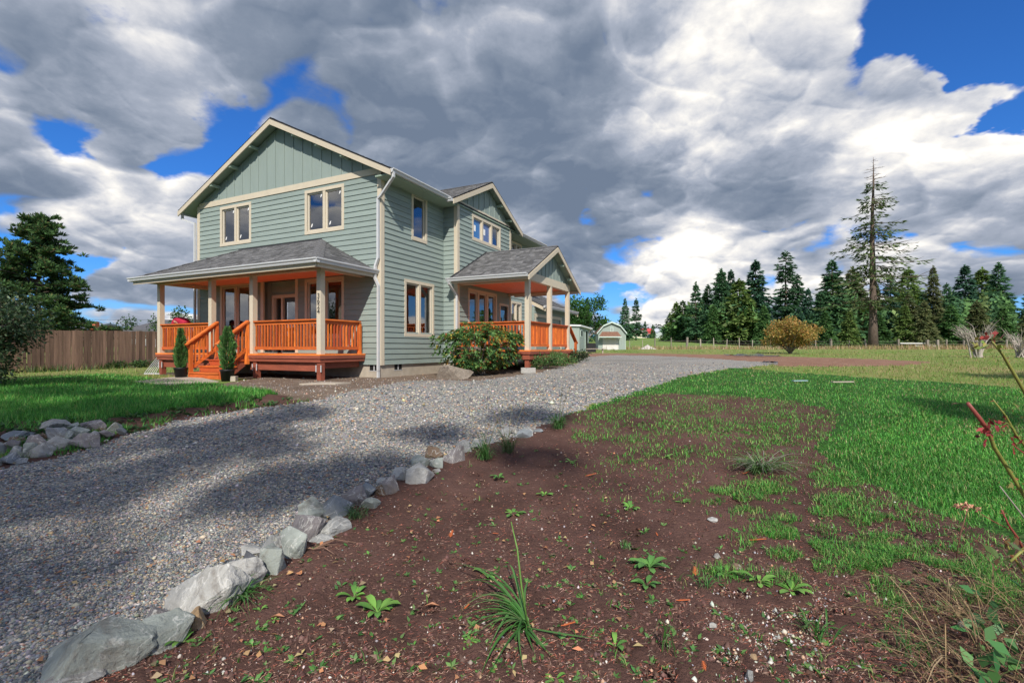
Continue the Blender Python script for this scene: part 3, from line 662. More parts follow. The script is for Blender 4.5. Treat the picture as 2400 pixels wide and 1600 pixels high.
window('y', 0, *W1, sashes=1, blind=.02, label='narrow single upper window on the side wall'); window('y', 0, *W2, label='two-pane lower window on the side wall reflecting trees')
lap_wall('x', VI, 0, XB, ZS, 5.93, split=False)
W3, W4 = (4.13, 6.349, 4.698, 5.626), (3.86, 6.017, 1.20, 2.95)
DOOR2 = (6.25, 7.05, .80, 2.62)
lap_wall('y', XB, VI, YB, ZS, 5.72, [hole(*W3), hole(*W4), hole(*DOOR2, t=.06)], split=False)
window('y', XB, *W3, sashes=3, film=2, label='upper three-pane window with blue film and labels'); window('y', XB, *W4, sashes=3, label='three-pane window under the side porch')
W5, W6 = (8.43, 9.52, 4.6, 5.58), (8.43, 9.52, 1.3, 2.93)
lap_wall('y', 0, YB, YE, ZS, 5.93, [hole(*W5), hole(*W6)], split=False)
window('y', 0, *W5); window('y', 0, *W6)
# walls the photograph does not show, floors and partitions so the rooms are closed
mb = MB(); mb.box(L0, L0 + .14, .005, YE, ZS, 5.93); mb.build('wall', MT['siding'], HOUSE)
mb = MB(); mb.box(L0, 0, YE - .002, YE + .13, ZS, 5.93); mb.build('wall', MT['siding'], HOUSE)
mb = MB()
for zf in (.55, 3.32, 5.85): mb.box(L0 + .15, -.15, .15, YE - .01, zf, zf + .12); mb.box(-.151, XB - .15, VI + .15, YB - .15, zf, zf + .12)
for x0, x1, y0, y1 in ((L0 + .15, -.3, 3.9, 4.0), (-3.3, -3.2, .45, 3.9), (-5.1, -5.0, .45, 3.9), (-3.0, -2.9, 4.0, YE - .02)): mb.box(x0, x1, y0, y1, .68, 5.84)
mb.build('partition', MT['inner'], HOUSE)
# recessed entry
al = MB(); al.box(ALC[0] - .10, ALC[0], .0, .33, .69, 3.02); al.box(ALC[1], ALC[1] + .10, .0, .33, .69, 3.02); al.box(ALC[0] - .10, ALC[1] + .10, 0.002, .33, 3.02, 3.1)
al.build('wall', MT['siding'], HOUSE)
bk = lap_wall('x', .30, ALC[0], ALC[1], .69, 3.02, [(-4.86, -3.44, .69, 2.60)], split=False)
fr = MB(); fr.box(-4.87, -4.76, .25, .40, .70, 2.60); fr.box(-4.42, -4.33, .252, .40, .70, 2.50); fr.box(-3.52, -3.43, .25, .40, .70, 2.60); fr.box(-4.76, -3.52, .25, .40, 2.50, 2.60)
en = fr.build('entry_door', MT['trim'], HOUSE); en['label'] = 'recessed front entry with dark door and sidelight'
d = MB(); d.box(-4.32, -3.53, .315, .36, .71, 2.49); d.build('door_leaf', MT['door'], en)
d = MB(); d.box(-4.20, -3.65, .305, .313, 1.25, 2.35); d.build('pane', MT['glass'], en)
d = MB(); d.box(-4.75, -4.43, .33, .338, .80, 2.49); d.build('pane', MT['glass'], en)
d = MB(); d.lathe([(0, -.03), (.03, -.03), (.035, 0), (.03, .03), (0, .03)], 10, (-4.27, .27, 1.68)); d.build('handle', MT['white'], en)
tr = MB()
for x0, x1 in ((-5.04, -4.915), (-3.43, -3.31)): tr.box(x0, x1, -.036, .02, .70, 3.14)
tr.box(-4.915, -3.43, -.036, .02, 3.02, 3.14); tr.build('entry_trim', MT['trim'], HOUSE)
# side door
mp = mapper('y', XB); t = MB(); a0, a1, z0, z1 = DOOR2
mbox(t, mp, a0, a0 + .08, 0, .035, z0, z1); mbox(t, mp, a1 - .08, a1, 0, .035, z0, z1); mbox(t, mp, a0 + .08, a1 - .08, 0, .035, z1 - .09, z1)
sd = t.build('side_door', MT['trim'], HOUSE)
t = MB(); mbox(t, mp, a0 + .07, a1 - .07, -.09, -.05, z0, z1 - .085); t.build('door_leaf', MT['door'], sd)
t = MB(); mbox(t, mp, a0 + .2, a1 - .2, -.048, -.043, z0 + .75, z1 - .25); t.build('pane', MT['glass'], sd)
# corner boards
def corner(x, y, sx, sy, z0, z1, w=.11):
    c = MB(); c.box(x, x + sx * .032, y + sy * .0, y - sy * w, z0, z1); c.box(x - sx * w, x + sx * .032, y, y + sy * .032, z0, z1); c.build('corner_board', MT['trim'], HOUSE)
corner(0, 0, 1, -1, ZS - .02, 6.0); corner(L0, 0, -1, -1, ZS - .02, 5.9); corner(XB, VI, 1, -1, ZS - .02, 5.74); corner(XB, YB, 1, 1, ZS - .02, 5.74); corner(0, YE, 1, 1, ZS - .02, 5.8)
c = MB(); c.box(.0, .035, VI - .035, VI, ZS, 5.8); c.build('corner_board', MT['siding'], HOUSE)
# foundation with vents
f = MB()
for x0, x1, y0, y1 in ((L0 + .03, -.03, .03, .23), (-.23, -.03, .23, VI), (-.03, XB - .03, VI + .03, VI + .2), (XB - .23, XB - .03, VI + .2, YB - .03), (-.23, -.03, YB, YE)): f.box(x0, x1, y0, y1, -.35, ZS + .01)
fo = f.build('foundation', MT['conc'], HOUSE)
for mpv, a in ((mapper('x', .03), -.44), (mapper('y', -.03), .62)):
    v = MB(); mbox(v, mpv, a, a + .34, -.05, .004, .20, .365); vv = v.build('vent', MT['dark'], fo)
    v = MB(); mbox(v, mpv, a + .15, a + .18, 0, .012, .20, .365); mbox(v, mpv, a - .02, a + .36, 0, .01, .185, .20); v.build('vent_frame', MT['white'], vv)
# gables: band, panel, battens
def gable(axis, plane, a0, a1, zb, bandh, ridge_a, ridge_z, slope, step, name_mat='batten', ov=.0):
    mp = mapper(axis, plane); b = MB(); mbox(b, mp, a0, a1, .001, .036, zb, zb + bandh); band = b.build('belly_band', MT['trim'], HOUSE)
    zt = zb + bandh; p = MB(); hw = (ridge_z - .06 - zt) / slope
    lo, hi = max(a0, ridge_a - hw), min(a1, ridge_a + hw)
    top = lambda a: ridge_z - .06 - slope * abs(a - ridge_a)
    P = [mp(lo, 0, zt - .02), mp(hi, 0, zt - .02), mp(hi, 0, max(top(hi), zt)), mp(ridge_a, 0, ridge_z - .06), mp(lo, 0, max(top(lo), zt))]
    p.prism(P, Vector(mp(0, -.10, 0)) - Vector(mp(0, 0, 0))); pan = p.build('gable_panel', MT['batten'], HOUSE)
    k = 0
    a = lo + step * .5
    while a < hi:
        h = top(a) - .02
        if h > zt + .06:
            q = MB(); mbox(q, mp, a - .022, a + .022, .001, .02, zt + .003, h); q.build('batten', MT['batten'], pan)
        a += step
SL = .489
gable('x', 0, L0 + .09, -.09, ZB, .185, -4.19, 8.05, SL, .408)
gable('y', XB, VI + .09, YB - .09, 5.72, .15, 5.21, 6.97, SL, .40)
# roofs
def shingles(parent, org, u, s, poly, row=.15):
    """tab courses over a roof plane; poly in (u, s) metres"""
    org, u, s = map(np.array, (org, u, s)); u = u / np.linalg.norm(u); s = s / np.linalg.norm(s); nrm = np.cross(u, s); nrm = nrm * (1 if nrm[2] > 0 else -1)
    poly = np.array(poly, float); smax = poly[:, 1].max(); V = []; Fc = []; C = []; i = 0; s0 = poly[:, 1].min()
    def span(sv):
        xs = []
        for k in range(len(poly)):
            (ua, sa), (ub, sb) = poly[k], poly[(k + 1) % len(poly)]
            if (sa - sv) * (sb - sv) <= 0 and sa != sb: xs.append(ua + (ub - ua) * (sv - sa) / (sb - sa))
        return (min(xs), max(xs)) if len(xs) > 1 else None
    while s0 < smax - .01:
        s1 = min(s0 + row, smax); sp = span(min(s0 + .004, smax - .004)); sp1 = span(s1 - .004)
        if sp:
            sp1 = sp1 or sp; a = sp[0] - rng.uniform(0, .2)
            while a < sp[1]:
                w = rng.uniform(.08, .22); b = a + w; a0, b0 = max(a, sp[0]), min(b, sp[1]); a1, b1 = min(max(a, sp1[0]), sp1[1]), max(min(b, sp1[1]), sp1[0])
                if b0 - a0 > .004:
                    th = .010 + rng.uniform(0, .010); k = len(V)
                    g = lambda uu, ss, h: org + u * uu + s * ss + nrm * h
                    V += [g(a0, s0, .002), g(b0, s0, .002), g(b0, s0, th), g(a0, s0, th), g(b1, s1, .004), g(a1, s1, .004)]
                    Fc += [(k, k + 1, k + 2, k + 3), (k + 3, k + 2, k + 4, k + 5)]
                    v = rng.choice([.085, .105, .125, .15, .175], p=[.18, .24, .26, .2, .12]) * rng.uniform(.9, 1.1); C += [(v * 1.0, v * 1.0, v * 1.04)] * 6
                a = b
        s0 = s1
    me = np_mesh('shingles', np.array(V), np.array(Fc), MT['shingle'], np.array(C)); return tag(link('shingles', me, parent), kind='stuff')
def slab(parent, pts, th, name='roof', mat='roofdark', under='soffit'):
    """sloping roof deck: dark top edge over a soffit-coloured underside"""
    m1 = MB(); P = [Vector(p) for p in pts]; m1.prism([p - Vector((0, 0, .045)) for p in P], (0, 0, .045)); r = m1.build(name, MT[mat], parent)
    m2 = MB(); m2.prism([p - Vector((0, 0, th)) for p in P], (0, 0, th - .048)); m2.build('roof_deck', MT[under], r); return r
def gable_roof(axis, ridge, rz, e0, e1, run, sl, fascia=True, th=.09, ends=(True, True)):
    """ridge along axis ('x' or 'y') at the other coordinate = ridge, from e0 to e1"""
    def P(a, c, z): return (c, a, z) if axis == 'y' else (a, c, z)
    out = []
    for sgn in (-1, 1):
        c1 = ridge + sgn * run; z1 = rz - sl * run
        r = slab(HOUSE, [P(e0, ridge, rz), P(e1, ridge, rz), P(e1, c1, z1), P(e0, c1, z1)], th)
        L = math.hypot(run, sl * run); u = Vector(P(1, 0, 0)); s = Vector(P(0, -sgn * run, sl * run))
        shingles(r, P(e0, c1, z1), u, s, [(-.02, -.02), (e1 - e0 + .02, -.02), (e1 - e0 + .02, L), (-.02, L)])
        if fascia:
            for e, d in ((e0, -.035), (e1, .035)):
                if (e == e0 and not ends[0]) or (e == e1 and not ends[1]): continue
                f = MB(); f.prism([P(e, ridge, rz - .05), P(e, c1 + sgn * .02, z1 - .05), P(e, c1 + sgn * .02, z1 - .21), P(e, ridge, rz - .22)], P(d, 0, 0)); f.build('rake_fascia', MT['fascia'], HOUSE)
        out.append(r)
    # ridge caps
    rc = MB(); a = e0
    while a < e1:
        b = min(a + .3, e1); rc.prism([P(a, ridge - .13, rz - .035), P(a, ridge, rz + .028), P(a, ridge + .13, rz - .035)], P(b - a - .004, 0, 0)); a = b
    rc.build('ridge_cap', MT['shingle_cap'], out[0])
    return out
MT['shingle_cap'] = M('ridge_cap_shingles', (.12, .12, .125), .9, .3, 20, bump=.3, bscale=120)
gable_roof('y', -4.19, 8.13, -.33, YE + .33, 4.80, SL)
gable_roof('x', 5.21, 7.04, -2.0, .80, 2.66, SL, ends=(False, True))
# lookouts under the rakes
for a in (-7.2, -6.2, -5.2, -3.2, -2.2, -1.2):
    b = MB(); z = 8.0 - SL * abs(a + 4.19); b.box(a - .05, a + .05, -.33, -.001, z - .13, z - .045); b.build('lookout', MT['soffit'], HOUSE)
for a in (3.5, 4.3, 6.1, 6.9):
    b = MB(); z = 6.91 - SL * abs(a - 5.21); b.box(XB + .001, .79, a - .05, a + .05, z - .13, z - .045); b.build('lookout', MT['soffit'], HOUSE)
# boxed eaves
b = MB(); b.box(.03, .60, -.28, VI - .1, 5.63, 5.67); b.build('eave_soffit', MT['soffit'], HOUSE)
b = MB(); b.box(.03, .60, YB + .1, YE + .3, 5.63, 5.67); b.build('eave_soffit', MT['soffit'], HOUSE)
PROF = [(0, 0), (.075, 0), (.09, .03), (.09, .05), (.122, .085), (.122, .115), (.112, .115), (.112, .10), (0, .10)]
def gutter(p, q, nrm, name='gutter'):
    p, q, nv = Vector(p), Vector(q), Vector(nrm).normalized(); g = MB()
    g.prism([p + nv * a + Vector((0, 0, b)) for a, b in PROF], q - p); return g.build(name, MT['white'], HOUSE)
gutter((.60, -.33, 5.66), (.60, 2.55, 5.66), (1, 0, 0)); gutter((.60, 7.85, 5.66), (.60, YE + .33, 5.66), (1, 0, 0))
gutter((.601, 2.52, 5.60), (.80, 2.52, 5.60), (0, -1, 0)); gutter((L0 - .60, -.33, 5.66), (L0 - .60, 4, 5.66), (-1, 0, 0))
def downspout(pts, w=.075, name='downspout', straps=()):
    g = MB(); pts = [Vector(p) for p in pts]
    for a, b in zip(pts[:-1], pts[1:]):
        d = (b - a).normalized(); g.bar(a - d * .012, b + d * .012, w, w * .8, (1, .02, 0) if abs(d.z) > .9 else (0, 0, 1))
    return g.build(name, MT['white'], HOUSE)
downspout([(.66, -.26, 5.68), (.66, -.26, 5.55), (.14, -.13, 5.17), (-.02, -.10, 5.08), (-.02, -.10, 3.40), (-.10, -.12, 3.18), (-.105, -.12, 3.05), (-.12, -.12, 2.86), (-.02, -.09, 2.62), (-.02, -.09, .20), (-.02, -.09, .02)])
downspout([(L0 - .62, -.2, 5.68), (L0 - .62, -.2, 5.5), (L0 - .05, -.1, 5.3), (L0 - .05, -.1, 3.0), (L0 - .05, -.1, .1)])
# ---- front porch
PY, PX0, PX1, PGZ = -2.10, -8.22, -.14, 2.985
ROOFW = 4.16; RY0 = -2.18
rs = (ROOFW - 3.055) / 2.18
hipL, hipR = (PX0 + 2.18, 0, ROOFW), (PX1 - 2.18, 0, ROOFW); eL, eR = (PX0, RY0, 3.055), (PX1, RY0, 3.055)
r1 = slab(HOUSE, [eL, eR, hipR, hipL], .09, 'porch_roof'); shingles(r1, eL, (1, 0, 0), (0, 2.18, ROOFW - 3.055), [(-.02, -.02), (PX1 - PX0 + .02, -.02), (PX1 - PX0 - 2.18, math.hypot(2.18, ROOFW - 3.055)), (2.18, math.hypot(2.18, ROOFW - 3.055))])
Ls = math.hypot(2.18, ROOFW - 3.055)
r2 = slab(HOUSE, [eR, (PX1, 0, 3.055), hipR], .09, 'porch_roof'); shingles(r2, eR, (0, 1, 0), (-2.18, 0, ROOFW - 3.055), [(-.02, -.02), (2.19, -.02), (2.19, Ls), (2.18, Ls)])
r3 = slab(HOUSE, [(PX0, 0, 3.055), eL, hipL], .09, 'porch_roof'); shingles(r3, (PX0, 0, 3.055), (0, -1, 0), (2.18, 0, ROOFW - 3.055), [(0, -.02), (2.2, -.02), (.01, Ls), (0, Ls)])
for a, b in ((eR, hipR), (eL, hipL)):
    cp = MB(); a, b = Vector(a), Vector(b); n = 9; d = (b - a) / n; sd_ = d.cross(Vector((0, 0, 1))).normalized() * .15
    for i in range(n):
        p = a + d * i; q = p + d * 1.08; cp.add([p + sd_ - Vector((0, 0, .018)), p + Vector((0, 0, .04)), p - sd_ - Vector((0, 0, .018)), q + sd_ - Vector((0, 0, .034)), q + Vector((0, 0, .024)), q - sd_ - Vector((0, 0, .034))], [(0, 1, 4, 3), (1, 2, 5, 4), (0, 2, 1)])
    cp.build('hip_cap', MT['shingle_cap'], r1)
fl = MB(); fl.bar((hipL[0] - .1, -.02, ROOFW + .005), (hipR[0] + .03, -.02, ROOFW + .005), .05, .05); fl.build('flashing', MT['roofdark'], r1)
gutter((PX0 - .1, RY0, 2.955), (PX1 + .1, RY0, 2.955), (0, -1, 0)); gutter((PX1, RY0 - .1, 2.956), (PX1, -.02, 2.956), (1, 0, 0)); gutter((PX0, RY0 - .1, 2.956), (PX0, -.02, 2.956), (-1, 0, 0))
fa = MB(); fa.box(PX0 + .03, PX1 - .03, RY0 + .001, RY0 + .03, 2.86, 3.0); fa.box(PX1 - .03, PX1 - .001, RY0 + .03, -.03, 2.86, 3.0); fa.build('porch_fascia', MT['fascia'], HOUSE)
DY, DX0, DX1, DZ = -1.70, -7.88, -.55, .69
bm_ = MB(); bm_.box(DX0 + .02, DX1 - .02, DY + .05, DY + .21, 2.90, 3.06); bm_.box(DX1 - .18, DX1 - .02, DY + .21, -.03, 2.901, 3.061); bm_.box(DX0 + .02, DX0 + .18, DY + .21, -.03, 2.901, 3.061); bm_.build('porch_beam', MT['fascia'], HOUSE)
ce = MB(); ce.box(PX0 + .03, PX1 - .03, RY0 + .03, -.035, 3.062, 3.09); ce.build('porch_ceiling', MT['ceiling'], HOUSE)
so = MB(); so.box(DX0 + .185, DX1 - .185, DY + .215, -.034, 3.02, 3.06); so.build('porch_ceiling', MT['ceiling'], HOUSE)
PW = .148
def post(x, y, z0, z1, w=PW):
    p = MB(); p.box(x - w / 2, x + w / 2, y - w / 2, y + w / 2, z0, z1); return p.build('porch_post', MT['trim'], HOUSE)
PYC = DY + .13
POSTS = [-7.80, -5.16, -3.30, -.66]
pobs = [post(x, PYC, DZ, 2.90) for x in POSTS]
pobs[3]['label'] = 'corner porch post carrying the house number 3624'
# house number, one digit above the other
for i, ch in enumerate('3624'):
    cu = bpy.data.curves.new('digit', 'FONT'); cu.body = ch; cu.size = .185; cu.extrude = .004; cu.align_x = 'CENTER'; cu.align_y = 'CENTER'
    to = bpy.data.objects.new('tmp', cu); COL.objects.link(to)
    me = bpy.data.meshes.new_from_object(to.evaluated_get(bpy.context.evaluated_depsgraph_get())); bpy.data.objects.remove(to)
    me.materials.clear(); me.materials.append(MT['black'])
    dg = link('digit', me, pobs[3]); dg.location = (-.66, PYC - PW / 2 - .006, 2.205 - i * .135); dg.rotation_euler = (math.radians(90), 0, 0)
# deck
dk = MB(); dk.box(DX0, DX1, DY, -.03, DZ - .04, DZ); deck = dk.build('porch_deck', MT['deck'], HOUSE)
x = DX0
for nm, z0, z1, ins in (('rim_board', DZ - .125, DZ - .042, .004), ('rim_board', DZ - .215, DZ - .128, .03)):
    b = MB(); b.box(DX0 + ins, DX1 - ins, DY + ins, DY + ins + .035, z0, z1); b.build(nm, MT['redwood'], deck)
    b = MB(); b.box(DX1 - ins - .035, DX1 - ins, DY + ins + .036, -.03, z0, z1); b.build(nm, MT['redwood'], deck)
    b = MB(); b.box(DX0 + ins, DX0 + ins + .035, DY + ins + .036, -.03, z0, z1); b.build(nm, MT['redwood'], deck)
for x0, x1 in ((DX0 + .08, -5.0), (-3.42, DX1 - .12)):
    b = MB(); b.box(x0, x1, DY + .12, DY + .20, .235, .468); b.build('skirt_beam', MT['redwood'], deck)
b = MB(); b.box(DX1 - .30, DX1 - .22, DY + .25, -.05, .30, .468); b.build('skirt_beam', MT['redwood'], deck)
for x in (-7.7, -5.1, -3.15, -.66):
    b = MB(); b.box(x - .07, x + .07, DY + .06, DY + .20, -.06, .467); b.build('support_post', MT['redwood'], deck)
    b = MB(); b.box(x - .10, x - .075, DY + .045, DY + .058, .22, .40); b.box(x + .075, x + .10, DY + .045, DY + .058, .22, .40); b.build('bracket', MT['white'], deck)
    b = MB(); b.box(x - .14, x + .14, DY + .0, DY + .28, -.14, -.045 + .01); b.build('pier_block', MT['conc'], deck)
# railings
BAL = MB().box(-.019, .019, -.019, .019, 0, 1).mesh('baluster', MT['cedar'])
def railing(p, q, z, h=.93, n=None, gap=.1, endpost=(0, 0)):
    p, q = Vector((*p, z)), Vector((*q, z)); L = (q - p).length; d = (q - p) / L; root = MB()
    root.bar(p + Vector((0, 0, h - .02)), q + Vector((0, 0, h - .02)), .14, .038)
    r = root.build('railing', MT['cedarh'], HOUSE)
    for zz, hh in ((h - .085, .085), (.155, .085)):
        b = MB(); b.bar(p + Vector((0, 0, zz)), q + Vector((0, 0, zz)), .038, hh); b.build('rail', MT['cedarh'], r)
    n = n or int(L / .118)
    nv = Vector((d.y, -d.x, 0)) * -.001
    for i in range(n):
        o = link('baluster', BAL, r); o.location = p + d * (L * (i + .5) / n) + Vector((0, 0, .199)); o.scale = (1, 1, h - .13 - .199); o.rotation_euler = (0, 0, math.atan2(d.y, d.x))
    if endpost[1]:
        b = MB(); b.box(q.x - .045, q.x + .045, q.y - .045, q.y + .045, z + .001, z + h - .045); b.build('newel', MT['cedar'], r)
    return r
RYC = PYC
railing((POSTS[0] + .075, RYC), (POSTS[1] - .075, RYC), DZ, n=20)['label'] = 'front railing left of the steps'
railing((POSTS[2] + .075, RYC), (POSTS[3] - .075, RYC), DZ, n=21)['label'] = 'front railing right of the steps'
railing((POSTS[3], RYC + .075), (POSTS[3], -.16), DZ, n=12, endpost=(0, 1))['label'] = 'side return railing at the right end of the front porch'
railing((POSTS[0], RYC + .075), (POSTS[0], -.05), DZ, n=13)
# steps
SX0, SX1 = -4.72, -3.42
st = MB(); nst = 4; rise = DZ / nst; run = .27
for sx in (SX0 + .05, SX1 - .05):
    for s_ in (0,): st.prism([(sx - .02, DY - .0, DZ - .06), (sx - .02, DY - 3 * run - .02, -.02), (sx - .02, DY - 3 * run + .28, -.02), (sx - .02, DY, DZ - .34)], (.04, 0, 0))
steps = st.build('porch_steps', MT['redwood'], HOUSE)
for i in range(3):
    zt = DZ - (i + 1) * rise; yb = DY - i * run
    for k in range(2):
        b = MB(); b.box(SX0, SX1, yb - run + k * .137 - .02, yb - run + .13 + k * .137 - .02, zt - .036, zt); b.build('tread', MT['cedarh'], steps)
    b = MB(); b.box(SX0 + .02, SX1 - .02, yb - run + .005, yb - run + .03, zt - rise + .002, zt - .038); b.build('riser', MT['cedarh'], steps)
b = MB(); b.box(SX0 + .02, SX1 - .02, DY - .03, DY - .004, DZ - rise + .002, DZ - .002); b.build('riser', MT['cedarh'], steps)
YN = DY - 3 * run + .06
for sx in (SX0 - .03, SX1 + .03):
    r = MB(); p0, p1 = Vector((sx, YN - .16, .93)), Vector((sx, DY + .02, DZ + .93)); r.bar(p0, p1, .14, .038)
    sr = r.build('stair_railing', MT['cedarh'], HOUSE)
    sl = (p1 - p0).normalized()
    b = MB(); b.bar(p0 + Vector((0, .06, -.06)), p1 + Vector((0, 0, -.065)), .038, .085); b.build('rail', MT['cedarh'], sr)
    b = MB(); q0, q1 = Vector((sx, YN + .04, .30)), Vector((sx, DY + .02, DZ + .17)); b.bar(q0, q1, .038, .085); b.build('rail', MT['cedarh'], sr)
    b = MB(); b.box(sx - .045, sx + .045, YN - .045, YN + .045, -.05, .93 + .02); b.build('newel', MT['cedar'], sr)
    b = MB(); b.box(sx - .045, sx + .045, DY - .05, DY + .04, DZ - .3, DZ + .92); b.build('newel', MT['cedar'], sr)
    for i in range(5):
        t = (i + .6) / 5.4; yy = YN + .05 + (DY - YN - .1) * t; kz = (yy - YN) / (DY - YN); zb = .33 + (DZ + .17 - .33) * kz; ztp = .93 + (DZ) * (yy - (YN - .16)) / (DY + .02 - YN + .16) - .08
        o = link('baluster', BAL, sr); o.location = (sx, yy, zb); o.scale = (1, 1, ztp - zb)
# ---- side porch
SYC, SXP, SZD = 5.21, 3.17, .785
SY0, SY1 = VI + .15, YB - .15
gr = MB()
def side_roof():
    rz, run, sl = 4.42, 2.50, .515; e0, e1 = XB + .0, 3.40
    for sgn in (-1, 1):
        c1 = SYC + sgn * run; z1 = rz - sl * run; x0 = .48 if sgn < 0 else e0
        r = slab(HOUSE, [(e0, SYC, rz), (e1, SYC, rz), (e1, c1, z1), (x0, c1, z1)], .09, 'porch_roof')
        Lq = math.hypot(run, sl * run)
        shingles(r, (x0, c1, z1), (1, 0, 0), (0, -sgn * run, sl * run), [(-.02, -.02), (e1 - x0 + .02, -.02), (e1 - x0 + .02, Lq), (e0 - x0, Lq)])
        f = MB(); f.prism([(e1, SYC, rz - .05), (e1, c1 + sgn * .02, z1 - .05), (e1, c1 + sgn * .02, z1 - .20), (e1, SYC, rz - .21)], (.035, 0, 0)); f.build('rake_fascia', MT['fascia'], HOUSE)
        gutter((x0 - .02, c1, z1 - .10), (e1 - .02, c1, z1 - .10), (0, sgn, 0))
    c = MB(); a = e0
    while a < e1: b = min(a + .3, e1); c.prism([(a, SYC - .13, rz - .035), (a, SYC, rz + .028), (a, SYC + .13, rz - .035)], (b - a - .004, 0, 0)); a = b
    c.build('ridge_cap', MT['shingle_cap'], r)
    c = MB(); n1_ = Vector((XB + .02, SYC - run, rz - sl * run + .03)); c.bar(n1_, (XB + .02, SYC, rz + .03), .05, .04); c.build('flashing', MT['roofdark'], r)
    for a in (3.7, 4.5, 5.9, 6.7):
        q = MB(); z = 4.29 - sl * abs(a - SYC); q.box(SXP + .08, 3.39, a - .05, a + .05, z - .13, z - .045); q.build('lookout', MT['soffit'], HOUSE)
side_roof()
SPX = SXP - PW / 2
for y in (SY0 + .0, SYC, SY1): post(SPX, y, SZD, 3.02)
b = MB(); b.box(SPX - .075, SPX + .078, SY0 - .08, SY1 + .08, 3.02, 3.28); b.box(XB + .036, SPX - .076, SY0 - .075, SY0 + .075, 2.98, 3.06); b.box(XB + .036, SPX - .076, SY1 - .075, SY1 + .075, 2.98, 3.06); b.build('porch_beam', MT['trim'], HOUSE)
p = MB(); ztp = 3.28; p.prism([(SPX + .03, SYC - (4.36 - ztp) / .515, ztp), (SPX + .03, SYC + (4.36 - ztp) / .515, ztp), (SPX + .03, SYC, 4.36)], (-.06, 0, 0)); gp = p.build('gable_panel', MT['batten'], HOUSE)
a = SY0 + .1
while a < SY1:
    zt = 4.33 - .515 * abs(a - SYC)
    if zt > ztp + .08: q = MB(); q.box(SPX + .031, SPX + .049, a - .022, a + .022, ztp + .003, zt); q.build('batten', MT['batten'], gp)
    a += .335
c = MB(); c.box(XB + .036, SPX - .08, SYC - 2.42, SYC + 2.42, 3.07, 3.10); c.build('porch_ceiling', MT['ceiling'], HOUSE)
for yq in (SYC - 2.46, SYC + 2.36): b = MB(); b.box(XB + .036, 3.36, yq, yq + .10, 2.98, 3.09); b.build('porch_beam', MT['fascia'], HOUSE)
downspout([(.56, 2.62, 3.06), (.56, 2.66, 2.96), (.56, 3.0, 2.72), (.585, 3.10, 2.62), (.585, 3.10, .1)])
dk = MB(); dk.box(XB + .03, SXP + .10, SY0 - .20, SY1 + .22, SZD - .04, SZD); sdk = dk.build('porch_deck', MT['deck'], HOUSE)
for z0, z1, ins in ((SZD - .13, SZD - .042, .004), (SZD - .30, SZD - .133, .04)):
    b = MB(); b.box(XB + .03, SXP + .10 - ins, SY0 - .20 + ins, SY0 - .165 + ins, z0, z1); b.build('rim_board', MT['redwood'], sdk)
    b = MB(); b.box(SXP + .065 - ins, SXP + .10 - ins, SY0 - .163 + ins, SY1 + .22, z0, z1); b.build('rim_board', MT['redwood'], sdk)
for y in (SY0, SYC, SY1): b = MB(); b.box(SPX - .05, SPX + .09, y - .12, y + .02, -.06, SZD - .302); b.build('support_post', MT['redwood'], sdk)
b = MB(); b.box(SPX - .02, SPX + .04, SY0 + .1, SY1, .25, SZD - .303); b.build('skirt_beam', MT['redwood'], sdk)
b = MB(); b.box(SPX - .22, SPX + .3, SY0 - .32, SY0 + .10, -.25, -.055); b.build('pier_block', MT['conc'], sdk)
railing((XB + .05, SY0), (SPX - .075, SY0), SZD, n=20)['label'] = 'side porch railing half hidden by the rhododendron'
railing((SPX, SY0 + .075), (SPX, SYC - .075), SZD, n=15)['label'] = 'side porch railing toward the drive, near half'
railing((SPX, SYC + .075), (SPX, SY1 - .075), SZD, n=15)['label'] = 'side porch railing toward the drive, far half'
r = MB(); r.bar((SPX, SY1 + .2, SZD + .90), (SPX, SY1 + 1.1, SZD + .25), .14, .038); sr = r.build('stair_railing', MT['cedarh'], HOUSE)
r = MB(); r.box(SPX - .045, SPX + .045, SY1 + .95, SY1 + 1.04, 0, SZD + .33); r.build('newel', MT['cedar'], sr)
r = MB()
for i in range(4): r.box(SPX - 1.2, SPX, SY1 + .22 + i * .25, SY1 + .47 + i * .25, SZD - .19 * (i + 1) - .04, SZD - .19 * (i + 1))
r.build('porch_steps', MT['cedarh'], HOUSE)
# ---- garage wing
GX, GY0, GY1 = .12, YE, 15.3
lap_wall('y', GX, GY0 + .16, GY1, ZS - .2, 2.86, [(10.95, 14.35, ZS - .2, 2.36)], split=False)
b = MB(); b.box(-6.5, GX - .14, GY1 - .14, GY1, ZS - .2, 2.86); b.box(-.3, GX - .001, GY0 + .14, GY0 + .159, ZS - .2, 2.8); b.build('wall', MT['siding'], HOUSE)
t = MB(); mp = mapper('y', GX); mbox(t, mp, 10.78, 10.95, 0, .03, .05, 2.52); mbox(t, mp, 14.35, 14.52, 0, .03, .05, 2.52); mbox(t, mp, 10.95, 14.35, 0, .03, 2.36, 2.52); gd = t.build('garage_door', MT['trim'], HOUSE)
for k in range(4): t = MB(); mbox(t, mp, 10.95, 14.35, -.08, -.04, .05 + k * .5775, .62 + k * .5775); t.build('door_panel', MT['garage'], gd)
gable_roof('y', -3.2, 4.72, GY0 + .14, GY1 + .3, 3.90, .49, ends=(True, True))
gutter((.66, GY0 - .0, 2.76), (.66, GY1 + .3, 2.76), (1, 0, 0))
corner(GX, GY1, 1, 1, .1, 2.8)
